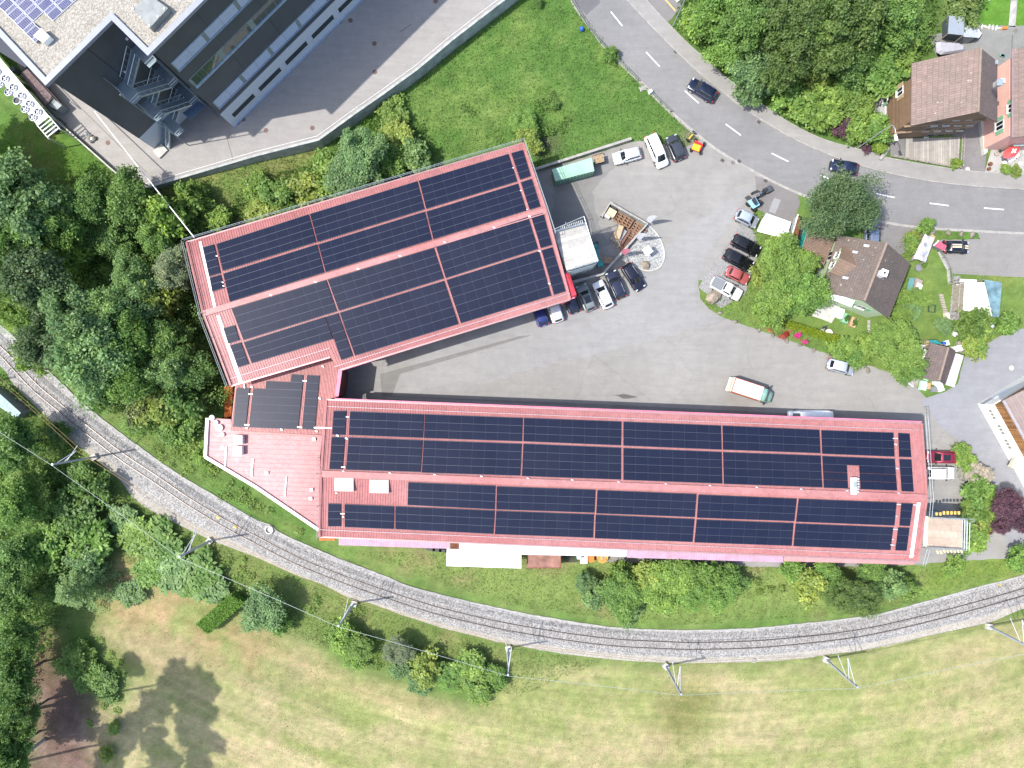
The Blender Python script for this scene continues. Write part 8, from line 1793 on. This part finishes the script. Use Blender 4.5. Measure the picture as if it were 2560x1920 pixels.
roofed('rack', 'grey timber rack strip along the corrugated shed', [(2400, 706), (2411, 706), (2407, 790), (2394, 790)], 1.6, planks('rack_slats', (.34, .31, .29), .25, 8, .5, .25), 'rack')
for i, y in enumerate((712, 731, 748)): tag(MB().bar(W(2391, y, .5), W(2407, y, .5), .1, .1).build('bench', WHITE), 'pale cross beam %s the gravel path' % ['first over', 'second over', 'third over'][i], 'beam', 'beams over the gravel path')
# cold frame, chest, bins, small garden things
roofed('cold_frame', 'long narrow teal covered cold frame beside the green house', [(2274, 695), (2287, 695), (2264, 801), (2250, 798)], .7, pbr('teal_film', (.10, .24, .24), .35, 0, .15), 'cold frame')
t = thing('garden_chest', 'brown chest with white lid beside the teal cold frame', 'chest', W(2297, 718, 0)); MB().prism([(p.x, p.y) for p in P2([(2290, 694), (2307, 702), (2296, 735), (2284, 727)], .9)][::-1], .02, .9).build('body', pbr('chest_brown', (.26, .21, .19), .8), t); MB().slab(P2([(2295, 706), (2307, 713), (2302, 725), (2290, 717)], 1.0)[::-1], .08).build('lid', WHITEM, t)
t = thing('raised_bed', 'narrow slatted timber bed on the lawn by the gravel path', 'raised bed', W(2356, 755, 0))
for i in range(8): MB().box(W(2352+i*1.5, 738+i*6, .12), (.6, .28, .2), -.1).build('slat', WOODG, t)
tag(MB().box(W(2366, 790, .5), (.6, .9, .5), .1).build('beehive', pbr('cream_hive', (.6, .5, .4), .6)), 'cream box at the lower end of the slatted bed', 'box')
t = thing('net_frame', 'low dark square frame on the lawn', 'frame', W(2331, 772, 0)); m = MB(); c4 = P2([(2323, 761), (2339, 763), (2337, 781), (2321, 779)], .4)
for i in range(4): m.bar(c4[i], c4[(i+1) % 4], .08, .3)
m.build('frame', pbr('dark_green_mesh', (.04, .08, .05), .8), t)
t = thing('planter', 'round planter with light green plant at the end of the log shelter', 'planter', W(2304, 667, 0)); q = W(2303, 667, .3); MB().lathe((q.x-.3, q.y-.1, 0), [(.5, 0), (.55, .35), (.45, .38)], 16).build('pot', GREYW, t)
o = bpy.data.objects.new('plant', PS[0]); COL.objects.link(o); o.parent = t; o.location = (.1, .1, .5); o.scale = (.4, .4, .35); o.color = (.12, .22, .04, 1)
for i, (x, y, l, c_) in enumerate([(2099, 784, 'white topped raised herb bed on the patio', WHITE), (2113, 796, 'green planted bed, left of two on the lawn', GREENP), (2132, 806, 'green planted bed, right of two on the lawn', WOOD)]):
    t = thing('raised_bed', l, 'raised bed', W(x, y, 0)); MB().box(W(x, y, .3), (.9, 1.4, .6), -.35).build('frame', c_, t)
    if i: o = bpy.data.objects.new('plant', PS[i]); COL.objects.link(o); o.parent = t; o.location = (0, 0, .6); o.scale = (.4, .6, .25); o.color = (.07, .14, .03, 1); o.rotation_euler = (0, 0, -.35)
t = thing('garden_table', 'beige garden table with chairs on the lawn', 'table', W(2072, 832, 0)); q = W(2072, 832, .7); MB().lathe((q.x, q.y, .68), [(.55, 0), (.55, .05)], 18).build('table_top', pbr('beige', (.55, .5, .42), .6), t); MB().tube((q.x, q.y, 0), (q.x, q.y, .68), .06).build('leg', STEEL, t)
for i, (x, y, l) in enumerate([(2055, 828, 'pale bench left of the beige table'), (2062, 820, 'dark chair above the beige table'), (2078, 838, 'beige chair right of the beige table')]):
    t = thing('garden_chair', l, 'chair', W(x, y, 0)); q = W(x, y, .45); MB().box((q.x, q.y, .42), (.6, .5, .07), .3).build('seat', [CONCL, BLACKP, WOODG][i], t); MB().box((q.x-.1, q.y+.22, .7), (.6, .06, .5), .3).build('backrest', [CONCL, BLACKP, WOODG][i], t)
    for s in ((-.2, -.18), (.2, -.18), (-.2, .18), (.2, .18)): MB().bar((q.x+s[0], q.y+s[1], .02), (q.x+s[0], q.y+s[1], .39), .04, .04).build('leg', STEEL, t)
t = thing('barbecue', 'black covered barbecue under the eave of the green house', 'barbecue', W(2064, 743, 0)); MB().box(W(2064, 743, .6), (1.4, .8, .8), -.2).build('cover', BLACKP, t)
tag(MB().box(W(2088, 746, .4), (.5, .3, .4), -.2).build('watering_box', RED), 'small red box by the white awning', 'box')
t = thing('plant_pot', 'orange flowers in pots by the annexe corner', 'flower pot', W(2044, 665, 0)); MB().lathe(W(2044, 665), [(.2, 0), (.3, .3)], 10).build('pot', ORANGE, t); o = bpy.data.objects.new('plant', PS[1]); COL.objects.link(o); o.parent = t; o.location = (0, 0, .4); o.scale = (.45, .6, .3); o.color = (.45, .16, .04, 1)
for i, (x, y) in enumerate(((1994, 839), (2012, 855), (1965, 836), (1955, 842))): 
    o = bpy.data.objects.new('flower_bush', PS[i]); COL.objects.link(o); o.location = W(x, y, .45); o.scale = (.5, .4, .4); o.color = [(.62, .05, .3, 1), (.5, .08, .25, 1), (.3, .04, .03, 1), (.4, .12, .1, 1)][i]; tag(o, ['bright magenta flower clump below the lime hedge', 'smaller magenta flower clump lower in the border', 'dark red flower clump near the bright tree', 'brick red flower clump at the border start'][i], 'flowers')
# dark gabled shed K
ks, g = gable_house('garden_shed', 'brown tiled garden shed with white sheet roof strip beside the asphalt lane', (2326, 857), (2300, 942), (2370, 868), (2347, 951), (2389, 878), (2362, 961), 2.5, 3.6, .3, TILEK, WOODG, cat='shed')
m = MB(); q = P2([(2390, 883), (2409, 889), (2386, 968), (2364, 962)], 2.2); q = q if (q[1]-q[0]).cross(q[2]-q[1]).z > 0 else q[::-1]; m.slab(q, .06); m.build('side_roof', pbr('white_stained', (.50, .52, .55), .5, 0, .2, sc=1.5), ks)
m = MB(); m.bar(W(2314, 874, 2.0), W(2302, 915, 2.0), .5, .05); m.build('porch_strip', WHITE, ks)
roofed('canopy', 'teal tarpaulin sticking out above the garden shed', [(2321, 851), (2340, 850), (2358, 861), (2328, 858)], 2.0, TEAL, 'canopy')
for x, y, s_, l, mt in [(2360, 858, (.5, .4, .5), 'blue box at the ridge end of the garden shed', BLUEP), (2366, 857, (.5, .7, .5), 'white box next to the blue box', WHITEM), (2392, 871, (1.1, .8, .9), 'crumpled white sheet over boxes behind the shed', WHITEM), (2403, 869, (1.6, 1.4, .5), 'brown plank heap behind the shed', WOODG), (2305, 870, (.7, .8, .5), 'white cushion like bags at the shed side', WHITEM), (2303, 886, (.7, .7, .5), 'teal barrel like tub at the shed side', TEAL), (2296, 911, (.7, .6, .4), 'teal crate near the paved seat', TEAL), (2318, 862, (.7, 1.0, .4), 'terracotta slabs stacked at the shed corner', WOOD), (2307, 964, (.9, 1.3, .4), 'mint coloured basin on grass below the shed', pbr('mint', (.4, .66, .58), .4)), (2320, 965, (.6, .9, .3), 'small brown crate beside the mint basin', WOOD), (2343, 956, (1.2, .6, .5), 'white plastic boxes below the shed', WHITEM), (2348, 966, (.8, 1.4, .6), 'white freezer like box below the shed', WHITEM), (2335, 973, (1.0, .8, .4), 'grey plastic sacks on grass below the shed', GREYW), (2266, 948, (.4, .35, .3), 'purple bucket at the paved seat', pbr('purple', (.12, .08, .4), .5)), (2314, 948, (.6, .3, .3), 'light green tub at the shed gable', pbr('tub_green', (.35, .7, .4), .5))]:
    c_ = W(x, y, s_[2]/2); m = MB(); q_ = random.Random(int(x)).uniform(-.4, .4); m.box((c_.x, c_.y, c_.z), s_, q_); m.box((c_.x, c_.y, s_[2]+.012), (s_[0]*.8, s_[1]*.8, .02), q_); tag(m.build(l.split()[1] if False else ('box' if 'box' in l else 'crate' if 'crate' in l else 'garden_clutter'), mt), l, 'garden item')
t = thing('garden_table', 'small white round table at the paved seat', 'table', W(2289, 940, 0)); q = W(2288, 940, .7); MB().lathe((q.x, q.y, .66), [(.45, 0), (.45, .05)], 18).build('table_top', WHITEM, t); MB().tube((q.x, q.y, 0), (q.x, q.y, .66), .05).build('leg', STEEL, t)
for i, (x, y, l) in enumerate([(2282, 928, 'white chair above the small round table'), (2279, 944, 'dark chair left of the small round table'), (2291, 931, 'pale chair beside the white chair')]):
    t = thing('garden_chair', l, 'chair', W(x, y, 0)); q = W(x, y, .45); MB().box((q.x, q.y, .42), (.55, .5, .06), .2*i).build('seat', [WHITEM, BLACKP, CONCL][i], t); MB().box((q.x, q.y+.24, .7), (.55, .05, .5)).build('backrest', [WHITEM, BLACKP, CONCL][i], t)
    for s in ((-.2, -.18), (.2, -.18), (-.2, .18), (.2, .18)): MB().bar((q.x+s[0], q.y+s[1], .02), (q.x+s[0], q.y+s[1], .39), .04, .04).build('leg', STEEL, t)
MB().bar(W(2261, 951, .1), W(2283, 967, .1), .14, .2).build('kerb', WHL, kind='structure', label='white kerb stone before the paved seat')
tag(MB().lathe(W(2387, 833), [(.5, .05), (.62, .5), (.55, .5), (.45, .1)], 18).build('tub', WHITEM), 'round white rimmed tub under the blossoming bush', 'tub')
for q, l in (([(2470, 806), (2480, 808), (2492, 822), (2478, 838), (2470, 832), (2477, 820)], 'pale blue bent plastic sheet beside the big leaved bush'), ([(2455, 834), (2466, 830), (2446, 858), (2440, 856)], 'pale blue plastic strip under the drooping bush'), ([(2425, 876), (2440, 872), (2438, 888), (2426, 886)], 'crumpled clear plastic sheet by the asphalt lane')):
    tag(MB().prism([(p.x, p.y) for p in P2(q, .8)][::-1], .1, .8).build('plastic_sheet', pbr('pale_plastic', (.45, .52, .58), .3, 0, .2, sc=2)), l, 'plastic sheet')
t = thing('stepping_stones', 'row of small grey stepping stones down the lawn', 'stepping stones', W(2170, 830, 0))
for i in range(9): MB().box(W(2176-abs(i-5)*.8+(-i*.8), 805+i*10, .03), (.4, .5, .06), .1*i).build('stone', CONC, t)
for x, y, r_, l in [(2271, 589, .32, 'round pale manhole cover at the driveway behind the green house'), (2419, 423, .32, 'round pale manhole cover at the passage mouth'), (2186, 411, .3, 'round manhole cover in the pavement below the steps'), (1696, 124, .3, 'round manhole cover in the pavement beside the road wood'), (1832, 406, .3, 'dark round drain in the yard near the road'), (2235, 943, .32, 'faint round cover in the yard below the weeping tree'), (2539, 76, .3, 'brown round cover on the forecourt'), (2529, 920, .34, 'white ringed cover in the bluish lane')]:
    b_ = W(x, y, .05); pv_ = .16 if l.count('pavement') else .055
    m = MB(); m.lathe((b_.x, b_.y, pv_-.05), [(r_, 0), (r_, .055), (.02, .06)], 22)
    if 'ringed' in l: m = MB(); m.lathe((b_.x, b_.y, 0), [(.36, 0), (.36, .04), (.2, .042), (.2, .03)], 24)
    tag(m.build('manhole_cover', pbr('cover_'+str(int(x)), (.45, .43, .40) if 'pale' in l or 'white' in l else (.15, .13, .12) if 'dark' in l or 'brown' in l else (.24, .23, .22), .8, 0, .15, sc=5)), l, 'manhole cover')
for x, y, l in ((1806, 401, 'square dark grate left of the round drain'), (1848, 403, 'square dark grate at the gutter right of the round drain'), (1914, 452, 'square grate at the gutter by the small driveway'), (1897, 305, 'small grate at the kerb in the road bend'), (1689, 129, 'long grate at the kerb by the pavement cover')):
    tag(MB().box(W(x, y, .06), (.5, .4, .05), -.6).build('drain_grate', pbr('grate', (.06, .055, .05), .7)), l, 'drain grate')
# buildings and things at the frame edges
roofed('grey_pavilion', 'placeholder', [(2373, 39), (2412, 42), (2409, 88), (2370, 84)], 3.0, pbr('canvas_grey', (.22, .25, .29), .7, 0, .06), 'tent', legs=True)['label'] = 'grey canvas pavilion with dark side beside the white blossoming bush'
pv2 = [o for o in bpy.data.objects if o.name == 'grey_pavilion'][0]
m = MB(); m.hexa([W(2357, 60, .6), W(2356, 96, .6), W(2364, 88, .6), W(2366, 50, .6)], [W(2356, 58, .9), W(2355, 94, .9), W(2369, 84, 2.95), W(2372, 39, 2.95)]); m.build('side_canvas', pbr('canvas_dark', (.07, .09, .10), .8), pv2)
m = MB(); m.hexa([W(2356, 96, .3), W(2394, 101, .3), W(2405, 90, .3), W(2368, 86, .3)], [W(2357, 95, .5), W(2396, 100, .5), W(2408, 88, 2.9), W(2370, 85, 2.9)]); m.build('side_canvas', pbr('canvas_dark', (.07, .09, .10), .8), pv2)
t = roofed('trailer', 'white ribbed trailer roof between pavilion and forecourt', [(2413, 63), (2444, 66), (2441, 94), (2408, 92)], 1.9, pbr('trailer_pale', (.33, .37, .41), .5), 'trailer', wall=GREYW, ridges=9)
MB().hexa([W(2443, 68, .4), W(2456, 84, .4), W(2447, 96, .4), W(2440, 93, .4)], [W(2444, 67, 1.8), W(2454, 84, 1.2), W(2447, 95, 1.2), W(2441, 94, 1.8)]).build('nose', WHITE, t)
for p in ((2414, 97), (2430, 98)): q = W(*p, .3); MB().tube((q.x-.3, q.y, .3), (q.x-.1, q.y, .3), .3, n=12).build('wheel', BLACK, t)
t = thing('covered_boat', 'boat shaped trailer load under a pale grey cover behind the brown house roof', 'boat', W(2375, 120, 0)); bp = [(2339, 106), (2398, 110), (2412, 118), (2411, 128), (2380, 134), (2352, 137), (2341, 131)]
lo = P2(bp, .6); hi = [p.lerp(W(2375, 120, 1.5), .22) for p in P2(bp, 1.2)]; m = MB(); m.hexa(lo[::-1], [Vector((p.x, p.y, 1.25)) for p in P2(bp, 1.25)][::-1]); m.hexa([Vector((p.x, p.y, 1.252)) for p in P2(bp, 1.25)][::-1], [Vector((p.x, p.y, 1.7)) for p in hi][::-1]); m.build('cover', pbr('boat_cover', (.31, .31, .34), .6, 0, .1, sc=1), t)
for p in ((2350, 134), (2395, 128)): q = W(*p, .3); MB().tube((q.x-.1, q.y-.2, .3), (q.x+.1, q.y-.2, .3), .3, n=12).build('wheel', BLACK, t)
t = thing('garden_sofa', 'dark garden sofa group with green cushion at the frame edge on the forecourt', 'sofa', W(2550, 135, 0)); MB().box(W(2547, 142, .4), (1.3, 1.2, .7), .2).build('seat', GREYW, t); MB().box(W(2553, 129, .8), (.6, 1.0, .15), .1).build('cushion', pbr('lime', (.3, .5, .12), .6), t); MB().box(W(2552, 120, .7), (1.2, .1, .9), .3).build('frame', CHROME, t)
tag(MB().box(W(2512, 70, .25), (.6, .35, .3), .1).build('planter', ORANGE), 'small orange planter at the lawn edge stones', 'planter')
for i in range(7): boulder('pale edging stone %s on the lawn side of the forecourt' % ['at the blossoming bush end', 'second from the bush', 'third from the bush', 'in the middle', 'third from the orange planter', 'second from the orange planter', 'next to the orange planter'][i], 2446+i*9, 65+i*.9, .28, .14, 60+i, 1.5, CONCL, 'edging stones by the forecourt')
for i in range(4): tag(MB().lathe(W(2500+i*2, 140+i*.5), [(.15, 0), (.2, .3)], 8).build('flower_pot', [GREENP, BLUEP, WHITE, TEAL][i]), ['green', 'blue', 'white', 'teal'][i]+' flower pot by the corner of the brown house roof', 'flower pot')
MB().bar(W(2531, 88, .04), W(2527, 190, .04), .07, .01).build('road_markings', pbr('dark_joint2', (.05, .05, .04), .9), kind='structure', label='thin dark joint in the forecourt')
# timber building at the right edge
tb = thing('timber_building', 'large building with weathered timber wall, white base and brown roof at the frame edge', 'building', W(2540, 1080, 0))
a0 = W(2446, 1009, .2); aN = W(2560, 940, .2); aS = W(2560, 1215, .2)
dN = (aN-a0).normalized(); dS2 = (aS-a0).normalized(); F = [a0, a0+dS2*30, a0+dS2*30+dN*30, a0+dN*30]
q = [(p.x, p.y) for p in F]; ins = lambda k: [((a0+dS2*k+dN*k).x, (a0+dS2*k+dN*k).y), ((a0+dS2*30+dN*k).x, (a0+dS2*30+dN*k).y), ((a0+dS2*30+dN*30).x, (a0+dS2*30+dN*30).y), ((a0+dS2*k+dN*30).x, (a0+dS2*k+dN*30).y)]
MB().prism(q, 0, 3.2).build('base_wall', pbr('white_base', (.66, .655, .6), .7, 0, .04), tb)
m = MB(); qq = ins(.15)
for k in range(4):
    p0_, p1_ = qq[k], qq[(k+1) % 4]; L = math.dist(p0_, p1_); m.face([(*p0_, 3.2), (*p1_, 3.2), (*p1_, 7.2), (*p0_, 7.2)], 0, [(3.2, 0), (3.2, L), (7.2, L), (7.2, 0)])
m.build('timber_wall', planks('orange_boards', (.30, .145, .05), .18, 9, .35, .45), tb)
R0_ = W(2508, 1001, 7.6); RA = R0_+dS2*30; RB = R0_+dN*30; ctrp = R0_+dS2*8+dN*10
m = MB(); rp = [R0_, R0_+dS2*34, R0_+dS2*34+dN*12+UP*3, R0_+dN*12+UP*3]; m.slab(rp if (rp[1]-rp[0]).cross(rp[2]-rp[1]).z > 0 else rp[::-1], .25); m.uv[1] = [(0, 0), (34, 0), (34, 12), (0, 12)]; m.build('roof', planks('roof_brown_lines', (.22, .17, .155), .35, 30, .75, .06), tb)
MB().bar(R0_, R0_+dS2*34, .3, .2).build('gutter', pbr('gutter_grey', (.36, .32, .33), .5, .2), tb)
pl = (a0, Vector((-dS2.y, dS2.x, 0)))
nW3 = pl[1] if pl[1].x < 0 else -pl[1]
for x, y in ((2481, 1036), (2503, 1074), (2520, 1110)):
    c_ = hit(x, y, (pl[0], nW3)); 
    m = MB()
    for k in range(3): q_ = c_+dS2*(k-1)*.55; m.bar(q_-dS2*.16+nW3*.02, q_+dS2*.16+nW3*.02, .04, .5)
    m.build('window', pbr('small_window', (.2, .2, .18), .4), tb)
nN = Vector((-dN.y, dN.x, 0)); nN = nN if nN.y > 0 else -nN
for x, y in ((2476, 999), (2502, 984)):
    c_ = hit(x, y, (a0, nN)); m = MB(); m.bar(c_-dN*1.3+nN*.03, c_+dN*1.3+nN*.03, .06, .8); m.build('window', pbr('bright_window', (.55, .6, .64), .3) if x > 2490 else pbr('grey_window', (.3, .32, .34), .4), tb)
tag(MB().box(W(2536, 1160, 1.6), (.9, 1.4, .7), -.5).build('wall_box', pbr('cream_box2', (.55, .52, .4), .6)), 'cream ventilation box hanging on the white base wall', 'vent box')
# fences along the road meadow
fp_ = [W(x, y, 0) for x, y in ((1420, -10), (1452, 42), (1473, 75), (1500, 108), (1530, 142), (1568, 176), (1594, 203))]
railing('dark low roadside rail above the meadow, upper run', fp_, .8, 3.2, .045, 'roadside meadow rails', 'road_rail', pbr('rail_greendark', (.10, .13, .11), .6), 'rail')
railing('dark low roadside rail above the meadow, lower run', [W(1624, 231, 0), W(1650, 257, 0), W(1676, 281, 0)], .8, 2.6, .045, 'roadside meadow rails', 'road_rail', pbr('rail_greendark', (.10, .13, .11), .6), 'rail')
tag(MB().lathe(W(1454, 75), [(.28, .1), (.33, .35), (.2, .6), (.05, .65)], 12).build('water_can', BLUEP), 'small bright blue container lying in the meadow', 'container')
tag(MB().lathe(W(1729, 51), [(.22, .1), (.26, .3), (.1, .5)], 12).build('water_can', pbr('paleblue', (.2, .35, .5), .5)), 'pale blue object on the slope by the thin lamp', 'container')
t = thing('stone_post', 'small white topped post and broken slabs beside the roadside rail', 'post', W(1625, 231, 0)); MB().box(W(1626, 230, .4), (.4, .4, .8), .5).build('post', WHITE, t); MB().box(W(1607, 221, .05), (1.0, .7, .1), .4).build('slab', CONC, t)
boulder('light stone at the boundary of lawn and yard by the board terrace', 2000, 826, .3, .2, 77)
# shaded ditch opening near the hall gable
tag(MB().prism([(p.x, p.y) for p in P2([(1330, 352), (1362, 348), (1368, 366), (1334, 372)])][::-1], -.2, .06).build('ditch_cover', pbr('ditch_dark', (.03, .028, .03), .9)), 'dark stony ditch mouth in the meadow near the hall gable', 'ditch')
# oil stain
MB().prism([(p.x, p.y) for p in P2(cr([(1528, 988), (1545, 987), (1560, 985), (1580, 989), (1592, 992), (1575, 996), (1556, 996), (1545, 990), (1528, 988)], 4))][::-1], .02, .028).build('yard', asphalt('oil_stain', (.10, .095, .09), .2, 0), kind='structure', label='dark oily stain on the yard by the long hall')
